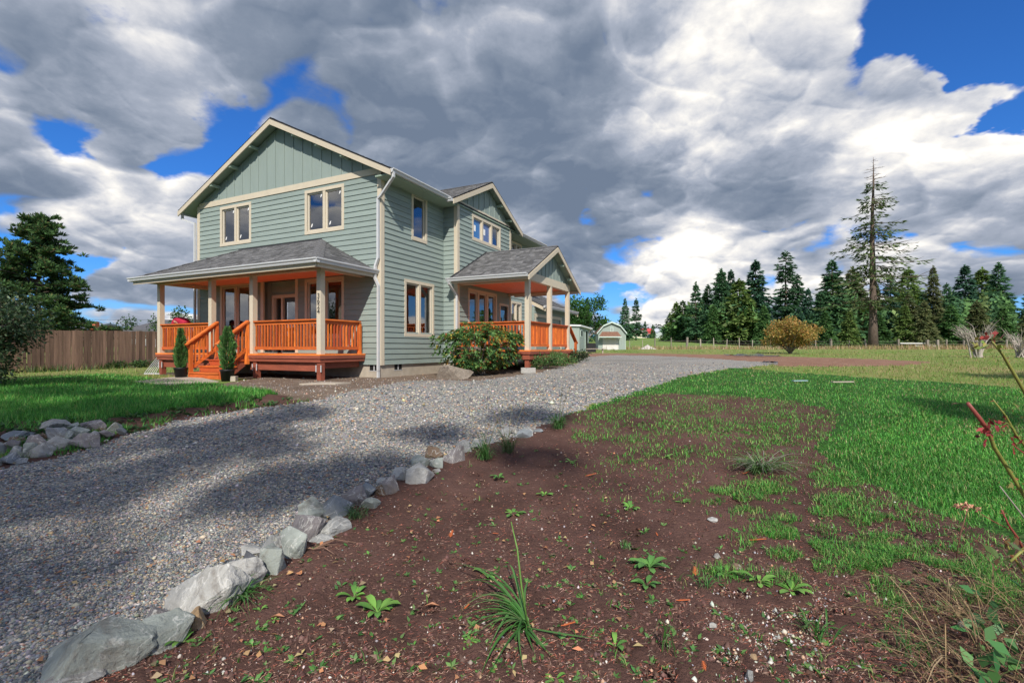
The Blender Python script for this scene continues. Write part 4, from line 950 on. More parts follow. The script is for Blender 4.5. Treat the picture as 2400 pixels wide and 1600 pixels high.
# ---------------------------------------------------------------- trees and shrubs
LEAFD = M('conifer_needles', (.03, .07, .03), .7, .25, .5, attr=True, transl=.28, rand=.16, world=True, spec=.2)
LEAFB = M('broad_leaves', (.06, .12, .03), .5, .15, 2, attr=True, transl=.3, rand=.06, world=True, spec=.35)
BARK = M('bark', (.115, .085, .068), .9, .45, 2.2, (6, 6, 1), .7, 9)
BARKG = M('grey_bark', (.20, .17, .145), .9, .35, 3, (6, 6, 1), .5, 12)
TWIG = M('bare_twigs', (.36, .32, .28), .85, .25, 3, (4, 4, 1))
def conifer_mesh(seed, H, R, z0=.06, droop=.35, nb=120, per=46, card=(.9, .34), cols=((.020, .060, .026), (.028, .082, .034), (.045, .105, .040)), shape=.85, sparse=0.0, ragged=.35, tr=None, upturn=.25, deadtop=0.0):
    r = np.random.default_rng(seed); P = []; D = []; Lc = []; Wc = []; br = MB()
    tr = tr or H * .016
    zz = np.sort(r.uniform(z0, .985, nb) ** .92) * H
    for i, z in enumerate(zz):
        f = 1 - (z / H - z0) / (1 - z0); f = min(max(f, 0), 1)
        prof = f ** shape * (1 - .25 * max(0, (z0 + .12 - z / H) / .12) if z / H < z0 + .12 else 1)
        L = (R * prof + .25) * r.uniform(1 - ragged, 1.10) * (1 + .22 * math.sin(z * 1.9 + seed) * math.sin(z * .7 + 2 * seed)); L *= 1.35 if r.uniform() < .05 else 1; a = i * 2.399 + r.normal(0, .35)
        if deadtop and z / H > 1 - deadtop: live = 0.0
        else: live = 1.0
        dv = np.array([math.cos(a), math.sin(a)]); dr = droop * (.5 + f) * r.uniform(.7, 1.3)
        s = r.uniform(.12, 1, per) ** .75; n = min(per, int(per * (.35 + .65 * L / R) * (1 if r.uniform() > sparse * (z / H > .48) else .35) * live))
        s = s[:n]; rad = s * L; hh = z - dr * rad * s + upturn * L * np.maximum(s - .6, 0) ** 1.5
        side = r.normal(0, 1, n) * (.10 + .20 * (1 - s)) * L * .55
        pos = np.stack([dv[0] * rad - dv[1] * side, dv[1] * rad + dv[0] * side, hh + r.normal(0, .10, n) - np.abs(side) * .25], 1)
        dd = np.stack([dv[0] * np.ones(n) - dv[1] * np.sign(side) * r.uniform(0, .9, n), dv[1] + dv[0] * np.sign(side) * r.uniform(0, .9, n), r.normal(-.28, .28, n)], 1)
        P.append(pos); D.append(dd)
        if sparse or live == 0:
            pts = [(dv[0] * t * L, dv[1] * t * L, z - dr * t * t * L + upturn * L * max(t - .6, 0) ** 1.5) for t in (0, .35, .7, 1.0)]
            w = .012 * L + .02; br.tube(pts, [w, w * .7, w * .45, w * .15], 4, cap=False)
            if live == 0 or r.uniform() < .5:
                for q in range(3):
                    t = r.uniform(.3, .9); b0 = Vector((dv[0] * t * L, dv[1] * t * L, z - dr * t * t * L)); aa = a + r.choice([-1, 1]) * r.uniform(.4, .9)
                    br.tube([b0, b0 + Vector((math.cos(aa), math.sin(aa), r.uniform(-.2, .5))) * L * .3], [w * .5, w * .12], 3, cap=False)
    # leader
    m = 40 if not deadtop else 0
    if m:
        t = r.uniform(0, 1, m); P.append(np.stack([r.normal(0, .10, m), r.normal(0, .10, m), H * (.93 + .07 * t)], 1)); D.append(np.stack([r.normal(0, .6, m), r.normal(0, .6, m), np.ones(m) * .8], 1))
    P = np.concatenate(P); D = np.concatenate(D); n = len(P)
    Nn = np.stack([r.normal(0, .45, n), r.normal(0, .45, n), np.ones(n)], 1)
    fz = .5 + .5 * np.sqrt(np.clip(1 - P[:, 2] / H, 0, 1)); V, Fc = cards(P, D, Nn, r.uniform(.6, 1.25, n) * card[0] * fz, r.uniform(.7, 1.3, n) * card[1] * fz, -.15)
    C = np.array(cols)[r.choice(len(cols), n)] * (1 + .18 * r.normal(size=(n, 1)))
    crown = np_mesh('crown', V, Fc, LEAFD, rep4(np.clip(C, .004, 1)))
    tb = MB(); k = 7; tb.tube([(r.normal(0, .012) * H * .2 * (q > 0), r.normal(0, .012) * H * .2 * (q > 0), H * q / k - (.3 if q == 0 else 0)) for q in range(k + 1)], [tr * (1.25 if q == 0 else 1) * (1 - q / k) ** .85 + .015 for q in range(k + 1)], 8)
    tb.v += []; b = len(tb.v); tb.v += br.v; tb.f += [tuple(i + b for i in q) for q in br.f]
    trunk = tb.mesh('trunk', BARK, smooth=True, fix=False)
    return trunk, crown, H
def leafy_mesh(seed, clumps, n, leaf=(.12, .06), cols=((.05, .11, .025),), p=None, mat=None, shell=.45, up=.3, limbs=True, base=(0, 0, 0), lr=.05, name='crown', bark=None):
    """broadleaf crown: leaf-sized faces spread through uneven clumps, limbs running to each clump"""
    r = np.random.default_rng(seed); w = np.array([c[3] * c[4] * c[5] for c in clumps]) ** .75; w = w / w.sum(); P = []; Dd = []; tb = MB()
    for c, ww in zip(clumps, w):
        m = max(6, int(n * ww)); u = r.normal(size=(m, 3)); u /= np.linalg.norm(u, axis=1, keepdims=True); rad = r.uniform(0, 1, (m, 1)) ** shell
        lump = 1 + .22 * np.sin(u[:, :1] * 5 + c[0] * 3) * np.sin(u[:, 1:2] * 6 + c[1] * 2) + .15 * np.sin(u[:, 2:] * 9)
        P.append(np.array(c[:3]) + u * rad * lump * np.array(c[3:6])); Dd.append(u * .7 + r.normal(size=(m, 3)) * .6 + [0, 0, up * .3])
        if limbs:
            b = Vector(base); e = Vector(c[:3]); mid = b.lerp(e, .5) + Vector((r.normal(0, .12), r.normal(0, .12), .12)) * (e - b).length * .5
            tb.tube([b, mid, e], [lr, lr * .6, lr * .2], 6, cap=False)
            for q in range(4):
                uu = Vector(r.normal(size=3)); uu.normalize(); tb.tube([mid.lerp(e, r.uniform(.2, .9)), e + Vector((uu.x * c[3], uu.y * c[4], uu.z * c[5])) * .85], [lr * .3, lr * .06], 4, cap=False)
    P = np.concatenate(P); Dd = np.concatenate(Dd); m = len(P)
    V, Fc = cards(P, Dd, r.normal(size=(m, 3)) * .7 + [0, 0, 1], r.uniform(.65, 1.25, m) * leaf[0], r.uniform(.7, 1.2, m) * leaf[1], .2)
    C = np.array(cols, float)[r.choice(len(cols), m, p=p)] * (1 + .16 * r.normal(size=(m, 1)))
    crown = np_mesh(name, V, Fc, mat or LEAFB, rep4(np.clip(C, .004, 1)))
    trunk = tb.mesh('trunk', bark or BARKG, smooth=True, fix=False) if limbs else None
    return trunk, crown
def plant(name, label, cat, trunk, crown, loc, sc=1.0, rz=0.0, group=None, crown_name='crown', trunk_name='trunk'):
    e = empty(name, loc, rz); e.scale = (sc, sc, sc) if not hasattr(sc, '__len__') else sc
    if trunk: link(trunk_name, trunk, e)
    link(crown_name, crown, e); return tag(e, label, cat, group)

def build_trees():
    dk = ((.057, .144, .071), (.081, .194, .092), (.126, .254, .119)); ye = ((.144, .245, .068), (.194, .304, .085), (.254, .338, .101)); bl = ((.051, .131, .085), (.071, .169, .107), (.101, .211, .131)); brn = ((.151, .194, .081), (.203, .211, .092), (.144, .177, .076))
    fir = [conifer_mesh(11 + k, 26, (6.4, 5.4, 7.2, 6.0, 5.0)[k], (.05, .10, .03, .16, .05)[k], (.30, .15, .42, .25, .5)[k], (190, 170, 200, 150, 180)[k], 70, (1.25, .50), (dk, dk, bl, dk, brn)[k], (.95, .82, 1.08, .88, 1.0)[k], ragged=(.35, .5, .3, .55, .4)[k]) for k in range(5)]
    slim = conifer_mesh(21, 27, 3.3, .26, .25, 130, 60, (1.0, .42), dk, .42, ragged=.45)
    cedar = [conifer_mesh(31 + k, 20, 6.2, .0, .55, 200, 66, (1.15, .50), ye if k == 0 else brn if k == 2 else ((.075, .18, .055), (.11, .235, .075), (.145, .27, .085)), .85, ragged=.38) for k in range(3)]
    # px, top py, Y, mesh, label
    T = [(1631, 661, 118, fir[1], 'dark green fir at the left end of the wood, above the white car'), (1659, 668, 124, fir[3], 'dark fir second from the left end of the wood'),
         (1692, 633, 116, fir[0], 'tall dark fir with twin neighbour in the left part of the wood'), (1713, 633, 120, fir[2], 'dark fir touching its twin on the right, left part of the wood'),
         (1771, 610, 112, fir[2], 'broad tall fir with wide skirts left of the slim bare-stemmed fir'), (1842, 588, 118, slim, 'slim tall fir with thin columnar crown standing above the wood'),
         (1894, 676, 108, fir[2], 'short dark fir above the orange shrub, right of the slim fir'), (1950, 611, 110, fir[3], 'tall dense fir just left of the tall half-bare tree'),
         (1998, 627, 116, cedar[2], 'brownish green fir close behind the tall half-bare tree'), (2087, 643, 108, fir[2], 'dark fir just right of the tall half-bare tree'),
         (2187, 625, 100, fir[4], 'broad dark fir left of the gap, above the field gate'), (2262, 621, 122, fir[2], 'blue-dark fir rising behind the wood, second from the right'),
         (2340, 617, 118, fir[3], 'wide dark fir nearest the right edge with open branches'), (2415, 670, 110, fir[1], 'dark fir cut by the right edge of the picture'),
         (1923, 682, 100, fir[1], 'small fir tip between the orange shrub and the tall dense fir'), (2219, 664, 104, fir[0], 'lower fir close behind the broad fir above the gate'), (2540, 640, 112, fir[2], 'fir outside the right edge of the wood')]
    cc = [(1733, 655, 108, cedar[0], 'yellow-green cedar in front of the left firs'), (1600, 705, 130, cedar[1], 'light green rounded tree at the left tip of the wood'), (1672, 715, 108, cedar[1], 'light green low cedar skirting the left firs'),
          (1790, 715, 100, cedar[1], 'green low cedar behind the left half of the orange shrub'), (1872, 720, 98, fir[2], 'dark low fir behind the right half of the orange shrub'), (1935, 730, 95, cedar[1], 'green low cedar between orange shrub and tall tree'),
          (1990, 725, 96, cedar[0], 'yellow-green low cedar at the left foot of the tall tree'), (2060, 735, 94, cedar[1], 'green low cedar at the right foot of the tall tree'), (2120, 715, 94, cedar[0], 'yellow-green cedar left of the gate'),
          (2165, 705, 92, cedar[2], 'olive cedar above the gate rails'), (2230, 715, 95, cedar[1], 'green cedar behind the left bare shrub'), (2290, 705, 97, cedar[2], 'olive cedar between the two bare shrubs'), (2350, 720, 96, cedar[1], 'green cedar behind the right bare shrub'), (2420, 700, 96, cedar[2], 'olive cedar at the right edge of the wood'), (2520, 705, 98, cedar[1], 'green cedar outside the right edge of the wood'), (2130, 690, 112, cedar[2], 'olive tree filling the gap right of the tall tree'), (2035, 700, 112, cedar[2], 'olive tree right behind the tall bare trunk'), (1570, 735, 150, cedar[1], 'small light green tree beyond the left tip of the wood')]
    for i, (px, py, Y, ms, lab) in enumerate(T + cc):
        X = (px - 1200) / F_PX * Y; g = float(hz(X, Y)); top = CAMZ + (HOR - py) / F_PX * Y; s = (top - g) / ms[2]
        w = s * (1.12 if i < len(T) else 1.25) * (.85 + .4 * ((i * 37) % 10) / 10)
        plant('fir_tree' if i < len(T) else 'cedar_tree', lab, 'tree', ms[0], ms[1], (X, Y, g), (w, w, s), i * 1.7, 'trees of the wood behind the field')
    # undergrowth that fills the wood between the trunks
    ru = np.random.default_rng(23); n = 15000; px = ru.uniform(1555, 2700, n); topy = 728 + 26 * np.sin(px / 47) + 16 * np.sin(px / 19 + 1) - 14 * np.clip((px - 1900) / 400, 0, 1); u = ru.uniform(0, 1, n); Y = ru.uniform(104, 138, n) + 30 * np.clip((1700 - px) / 150, 0, 1); X = (px - 1200) / F_PX * Y; g0 = hz(X, Y); zt = CAMZ + (HOR - topy) / F_PX * Y
    P = np.stack([X, Y, g0 + u ** .8 * np.maximum(zt - g0, 2)], 1); V, Fc = cards(P, ru.normal(size=(n, 3)) + [0, -.6, -.1], ru.normal(size=(n, 3)) * .5 + [0, -.5, 1], ru.uniform(.8, 1.9, n), ru.uniform(.5, 1.0, n)); C = np.array([(.08, .17, .06), (.11, .22, .07), (.06, .135, .06), (.15, .21, .075)])[(np.floor(px / 38 + 2 * np.sin(px / 90)).astype(int) * 7) % 4] * (1 + .2 * ru.normal(size=(n, 1)))
    tag(link('undergrowth', np_mesh('undergrowth', V, Fc, LEAFD, rep4(np.clip(C, .005, 1)))), 'mass of green undergrowth filling the wood between the firs', 'undergrowth', kind='stuff')
    for i in range(15):
        px = 1585 + i * 59 + 13 * math.sin(i * 2.3); py = 662 + 34 * math.sin(i * 1.9 + .5) + (30 if i < 1 else 0); Y = 134 + 5 * math.sin(i * 3.1); ms = fir[(i * 3) % 5] if i % 3 else cedar[i % 3]; X = (px - 1200) / F_PX * Y; g = float(hz(X, Y)); s = (CAMZ + (HOR - py) / F_PX * Y - g) / ms[2]
        nth = ['leftmost', 'second from the left', 'third from the left', 'fourth from the left', 'fifth from the left', 'sixth from the left', 'seventh from the left', 'middle one', 'seventh from the right', 'sixth from the right', 'fifth from the right', 'fourth from the right', 'third from the right', 'second from the right', 'rightmost'][i]
        plant('fir_tree', f'conifer in the back row of the wood, {nth}', 'tree', ms[0], ms[1], (X, Y, g), (s * 1.3, s * 1.3, s), i * 2.1, 'back row of the wood')
    # far conifers left of the wood
    for px, py, Y, ms, lab in ((1465, 699, 160, fir[0], 'left one of the two far firs behind the barn-shaped shed'), (1491, 699, 165, fir[1], 'right one of the two far firs behind the barn-shaped shed'), (1376, 698, 130, fir[2], 'dark fir tip behind the round leafy tree by the low shed'), (1419, 742, 175, fir[2], 'small far fir left of the barn-shaped shed'), (1402, 750, 190, fir[0], 'tiny far fir between low shed and barn-shaped shed'), (1512, 752, 240, fir[1], 'small dark tree left of the red roofs'), (1530, 760, 250, cedar[1], 'small green tree between the red and grey roofs')):
        X = (px - 1200) / F_PX * Y; g = float(hz(X, Y)); s = (CAMZ + (HOR - py) / F_PX * Y - g) / ms[2]; plant('fir_tree', lab, 'tree', ms[0], ms[1], (X, Y, g), s, px)
    # hero: tall old tree with dead top
    sn_ = conifer_mesh(5, 27, 6.3, .19, .20, 200, 40, (.80, .27), ((.08, .14, .055), (.12, .185, .07), (.16, .215, .08)), .78, sparse=.40, ragged=.72, tr=.54, upturn=.45, deadtop=.13)
    Y = 67; X = (2046 - 1200) / F_PX * Y; g = float(hz(X, Y)); s = (CAMZ + (HOR - 368) / F_PX * Y - g) / 27
    plant('old_fir_tree', 'tall half-bare fir with dead top and thick trunk by the field fence', 'tree', sn_[0], sn_[1], (X, Y, g), s, .6)
    # distant woods on the horizon
    r = np.random.default_rng(3); Vs, Fs, Cs = [], [], []; nv = 0
    for i in range(420):
        a = r.uniform(-1.9, 2.2); Y = r.uniform(380, 470); X = a * Y; h = r.uniform(9, 17) * (1 if -.2 < a < .36 else 1.1); rr = h * r.uniform(.16, .26); g = float(hz(X, Y)) - 1
        m = 46; t = r.uniform(0, 1, m); an = r.uniform(0, 6.28, m); rad = rr * (1 - t) ** .8
        P = np.stack([X + rad * np.cos(an), Y + rad * np.sin(an), g + t * h], 1); D = np.stack([np.cos(an), np.sin(an), r.normal(-.3, .3, m)], 1)
        V, Fc = cards(P, D, np.tile([[0, .3, 1.0]], (m, 1)) + r.normal(0, .4, (m, 3)), r.uniform(1.6, 3.2, m), r.uniform(.9, 1.6, m)); Vs.append(V); Fs.append(Fc + nv); nv += len(V)
        Cs.append(rep4(np.tile(np.array([[.022, .052, .034]]) * r.uniform(.8, 1.4), (m, 1))))
    tag(link('distant_woods', np_mesh('distant_woods', np.concatenate(Vs), np.concatenate(Fs), LEAFD, np.concatenate(Cs))), 'far line of dark woods along the horizon', 'woods', kind='stuff')
    # round leafy tree behind the low shed
    r = np.random.default_rng(8); cl = [(r.normal(0, 2.0), r.normal(0, 2.0), r.uniform(3.2, 8.6), r.uniform(1.3, 2.4), r.uniform(1.3, 2.4), r.uniform(1.1, 1.9)) for _ in range(16)]
    t, c = leafy_mesh(81, cl, 5200, (.50, .34), ((.035, .10, .024), (.05, .13, .03), (.07, .16, .04)), lr=.18)
    Y = 88; X = (1362 - 1200) / F_PX * Y; plant('leafy_tree', 'round leafy green tree behind the low flat-roofed shed', 'tree', t, c, (X, Y, float(hz(X, Y))), .92)
    # orange autumn shrub
    r = np.random.default_rng(9); cl = [(1.9 * math.cos(a) * q, 1.9 * math.sin(a) * q, r.uniform(1.2, 3.0) - .4 * q, r.uniform(.5, 1.1), r.uniform(.5, 1.1), r.uniform(.35, .8)) for a, q in [(i * 2.4, (i / 16) ** .5) for i in range(17)]]
    t, c = leafy_mesh(91, cl, 9000, (.20, .095), ((.40, .26, .06), (.46, .24, .08), (.30, .27, .065), (.19, .22, .05), (.52, .34, .12)), None, lr=.06)
    b = at(1852, 829); k = b.y / F_PX * 90 / 3.6; plant('autumn_shrub', 'round orange and yellow-green autumn shrub in front of the field fence', 'shrub', t, c, b, (k * 1.05, k * 1.05, k * 1.0))
    # bare shrubs
    for i, (px, py, hpx, lab) in enumerate(((2296, 838, 84, 'bare grey-branched shrub in dry grass, left of the two at the right edge'), (2392, 838, 62, 'bare grey-branched shrub cut by the right edge of the picture'))):
        r = np.random.default_rng(40 + i); tb = MB(); tw = MB()
        for j in range(22):
            a = r.uniform(0, 6.28); sp = r.uniform(.25, 1.0); p0 = Vector((r.normal(0, .15), r.normal(0, .15), 0)); p1 = p0 + Vector((math.cos(a) * sp * .6, math.sin(a) * sp * .6, 1.1)); p2 = p1 + Vector((math.cos(a + .3) * sp * .9, math.sin(a + .3) * sp * .9, r.uniform(.5, 1.2)))
            tb.tube([p0, p1, p2], [.06, .042, .014], 5, cap=False)
            for q in range(9):
                s0 = (p1.lerp(p2, r.uniform(0, 1))) if q > 2 else p0.lerp(p1, r.uniform(.5, 1)); aa = a + r.normal(0, .8); e = s0 + Vector((math.cos(aa) * .5, math.sin(aa) * .5, r.uniform(.15, .8))); tw.tube([s0, s0.lerp(e, .5) + Vector((0, 0, .06)), e], [.018, .012, .006], 3, cap=False)
        b = at(px, py); k = b.y / F_PX * hpx / 2.5; e = empty('bare_shrub', b, i); e.scale = (k, k, k); tag(e, lab, 'shrub'); link('branches', tb.mesh('branches', TWIG, True, False), e); link('twigs', tw.mesh('twigs', TWIG, True, False), e)
    # pine and leafy bush at the left edge
    r = np.random.default_rng(12); P, D = [], []; tb = MB(); Hh = 11.0
    for z in np.linspace(1.2, Hh - .2, 120):
        f = 1 - z / Hh; L = 4.9 * (f ** .74) * r.uniform(.6, 1.1) + .4; a = r.uniform(0, 6.28); e = np.array([math.cos(a) * L, math.sin(a) * L, z + .12 * L])
        tb.tube([(0, 0, z - .2), tuple(e * [.55, .55, 1] - [0, 0, .15]), tuple(e)], [.06, .035, .012], 4, cap=False)
        for q in range(int(6 + 7 * L / 3)):
            t = r.uniform(.25, 1.0); c = np.array([e[0] * t, e[1] * t, z + .08 * L * t]) + r.normal(0, .30, 3) * [1, 1, .6]; m = 34; u = r.normal(size=(m, 3)); u[:, 2] = np.abs(u[:, 2]) * .7 + .1; u /= np.linalg.norm(u, axis=1, keepdims=True); P.append(c + u * .08); D.append(u)
    for q in range(30): m = 26; u = r.normal(size=(m, 3)); u[:, 2] = np.abs(u[:, 2]); P.append(np.array([r.normal(0, .35), r.normal(0, .35), Hh - r.uniform(0, 1.1)]) + u * .05); D.append(u)
    P = np.concatenate(P); D = np.concatenate(D); m = len(P); V, Fc = cards(P, D, r.normal(size=(m, 3)), r.uniform(.22, .42, m), r.uniform(.07, .12, m), .1)
    C = np.array([(.06, .13, .045), (.09, .17, .05), (.15, .13, .05), (.05, .095, .05)])[r.choice(4, m, p=[.42, .32, .10, .16])] * (1 + .2 * r.normal(size=(m, 1)))
    tb.tube([(0, 0, -.2), (.05, 0, 3), (0, .06, 7), (0, 0, Hh - .2)], [.24, .19, .12, .03], 8)
    Y = 31.5; X = (88 - 1200) / F_PX * Y; g = float(hz(X, Y)); k = (CAMZ + (HOR - 512) / F_PX * Y - g) / Hh
    plant('pine_tree', 'bushy dark pine behind the board fence at the left edge', 'tree', tb.mesh('trunk', BARK, True, False), np_mesh('crown', V, Fc, LEAFD, rep4(np.clip(C, .004, 1))), (X, Y, g), (k * .98, k * .98, k))
    r = np.random.default_rng(13); cl = []
    for i in range(40):
        px = r.uniform(-380, 0) if i < 34 else r.uniform(0, 80); lim = 650 + max(0, px + 80) * .75; py = r.uniform(lim, 870) if px < 0 else r.uniform(lim, 790); Yd = r.uniform(9.6, 12.4); c = pt(px, py, Yd); cl.append((c.x, c.y, max(c.z, .6), r.uniform(.35, .8), r.uniform(.35, .8), r.uniform(.3, .6)))
    t, c = leafy_mesh(131, cl, 26000, (.085, .05), ((.04, .08, .038), (.06, .11, .048), (.085, .14, .06), (.11, .12, .055)), [.3, .35, .25, .1], base=(-12.6, 11.0, .4), lr=.07)
    plant('leafy_bush', 'large dark leafy bush in shade covering the left edge', 'bush', t, c, (0, 0, 0))
    r = np.random.default_rng(17); cl = [(r.normal(0, .9), r.normal(0, .9), r.uniform(1.6, 4.4), .5, .5, .6) for _ in range(14)]
    t, c = leafy_mesh(171, cl, 1500, (.20, .11), ((.05, .11, .03), (.07, .14, .04), (.035, .08, .03)), lr=.06); Y = 33; X = (438 - 1200) / F_PX * Y; plant('young_tree', 'thin young leafy tree behind the fence, left of the house wall', 'tree', t, c, (X, Y, float(hz(X, Y))), .82)
    # bushes over the far end of the fence
    r = np.random.default_rng(18); cl = [(r.uniform(-4, 4), r.normal(0, 1), r.uniform(.8, 3.3), 1.2, 1, .7) for _ in range(12)]
    t, c = leafy_mesh(181, cl, 1500, (.34, .2), ((.03, .07, .026), (.045, .10, .03)), lr=.08); Y = 75; X = (255 - 1200) / F_PX * Y; plant('leafy_tree', 'low dark tree top just showing over the middle of the board fence', 'tree', t, c, (X, Y, float(hz(X, Y)) + 1.3), 1.0)
    # trees behind the viewer: their shade dapples the drive
    r = np.random.default_rng(19)
    def shade(x, y, h0, h1, rad, n, k, lab, leaf=(.34, .2), nl=5200):
        cl = []
        for _ in range(n): a = r.uniform(0, 6.28); q = rad * r.uniform(0, 1) ** .6; z = r.uniform(h0, h1); q *= 1 - .45 * (z - h0) / (h1 - h0); cl.append((q * math.cos(a), q * math.sin(a), z, r.uniform(.5, 1.0), r.uniform(.5, 1.0), r.uniform(.35, .7)))
        t, c = leafy_mesh(190 + k, cl, nl, leaf, ((.05, .11, .03), (.07, .14, .04)), lr=.22); plant('shade_tree', lab, 'tree', t, c, (x, y, 0))
    SH = [([(-500, 1180), (0, 1090), (300, 1020), (520, 975), (700, 950), (800, 990), (760, 1040), (1000, 1070), (920, 1125), (720, 1225), (560, 1180), (300, 1195), (0, 1240), (-500, 1330)], .80), ([(-600, 1330), (0, 1255), (330, 1235), (400, 1290), (200, 1400), (0, 1440), (-600, 1560)], .85), ([(-600, 1520), (0, 1440), (230, 1420), (330, 1450), (180, 1540), (60, 1610), (-600, 1900)], .6),
          ([(790, 1225), (960, 1130), (1250, 1040), (1330, 1085), (1200, 1130), (1000, 1205), (870, 1262), (760, 1285)], .9), ([(940, 1015), (1250, 958), (1330, 975), (1240, 1012), (1080, 1035)], .7), ([(-500, 905), (350, 893), (520, 903), (420, 922), (150, 928), (-500, 940)], .5), ([(-600, 960), (0, 950), (500, 925), (660, 937), (400, 978), (0, 985), (-600, 1010)], .8), ([(-500, 1010), (0, 985), (280, 983), (300, 1030), (0, 1088), (-500, 1180)], .85), ([(2080, 935), (2250, 950), (2600, 1005), (2600, 1035), (2250, 985)], .95), ([(2290, 876), (2600, 878), (2600, 892), (2300, 884)], .8)]
    gx, gy = np.meshgrid(np.arange(-20, 26, .42), np.arange(1.6, 17, .42)); gx = (gx + r.uniform(-.2, .2, gx.shape)).ravel(); gy = (gy + r.uniform(-.2, .2, gy.shape)).ravel(); gz = hz(gx, gy); px, py = proj(gx, gy, gz); dens = np.zeros(len(gx))
    for pg, dn in SH: dens = np.maximum(dens, dn * inside(np.array(pg, float), px, py))
    dens *= np.clip(.82 + .95 * sn(gx, gy, 1.5, 11), 0, 1.25)
    k = r.uniform(size=len(gx)) < dens; gx, gy, gz = gx[k], gy[k], gz[k]
    h = (gy + 21 + r.uniform(-1.2, 1.2, len(gx))) / 1.19; bx = gx - TRAVEL.x * h / -TRAVEL.z; by = gy - TRAVEL.y * h / -TRAVEL.z; bz = gz + h
    edges = [-40, -7.5, -2.2, 3.0, 12, 40]; labs = ['tall leafy tree behind the viewer, far left, shading the left lawn', 'tall leafy tree behind the viewer shading the left half of the gravel drive', 'tall leafy tree behind the viewer shading the near gravel and stone row', 'tall thin tree behind the viewer shading the lawn at the right edge', 'tall tree behind the viewer, far right, shading the field']
    for q in range(5):
        m = (bx >= edges[q]) & (bx < edges[q + 1])
        if m.sum() < 2: continue
        cl = [(x, y, z, r.uniform(.26, .46), r.uniform(.26, .46), r.uniform(.18, .30)) for x, y, z in zip(bx[m], by[m], bz[m])]
        t, c = leafy_mesh(190 + q, cl, len(cl) * 50, (.27, .17), ((.05, .11, .03), (.07, .14, .04)), limbs=False); cx = float(np.median(bx[m])); cy = float(np.median(by[m])); zl = float(bz[m].min())
        tb = MB(); tb.tube([(cx, cy, -.2), (cx + .2, cy, zl * .5), (cx, cy, zl)], [.42, .32, .16], 10)
        for x, y, z in list(zip(bx[m], by[m], bz[m]))[::9]: tb.tube([(cx, cy, zl - .5), (x * .5 + cx * .5, y * .5 + cy * .5, zl * .4 + z * .6), (x, y, z)], [.05, .035, .012], 4, cap=False)
        plant('shade_tree', labs[q], 'tree', tb.mesh('trunk', BARK, True, False), c, (0, 0, 0))
build_trees()

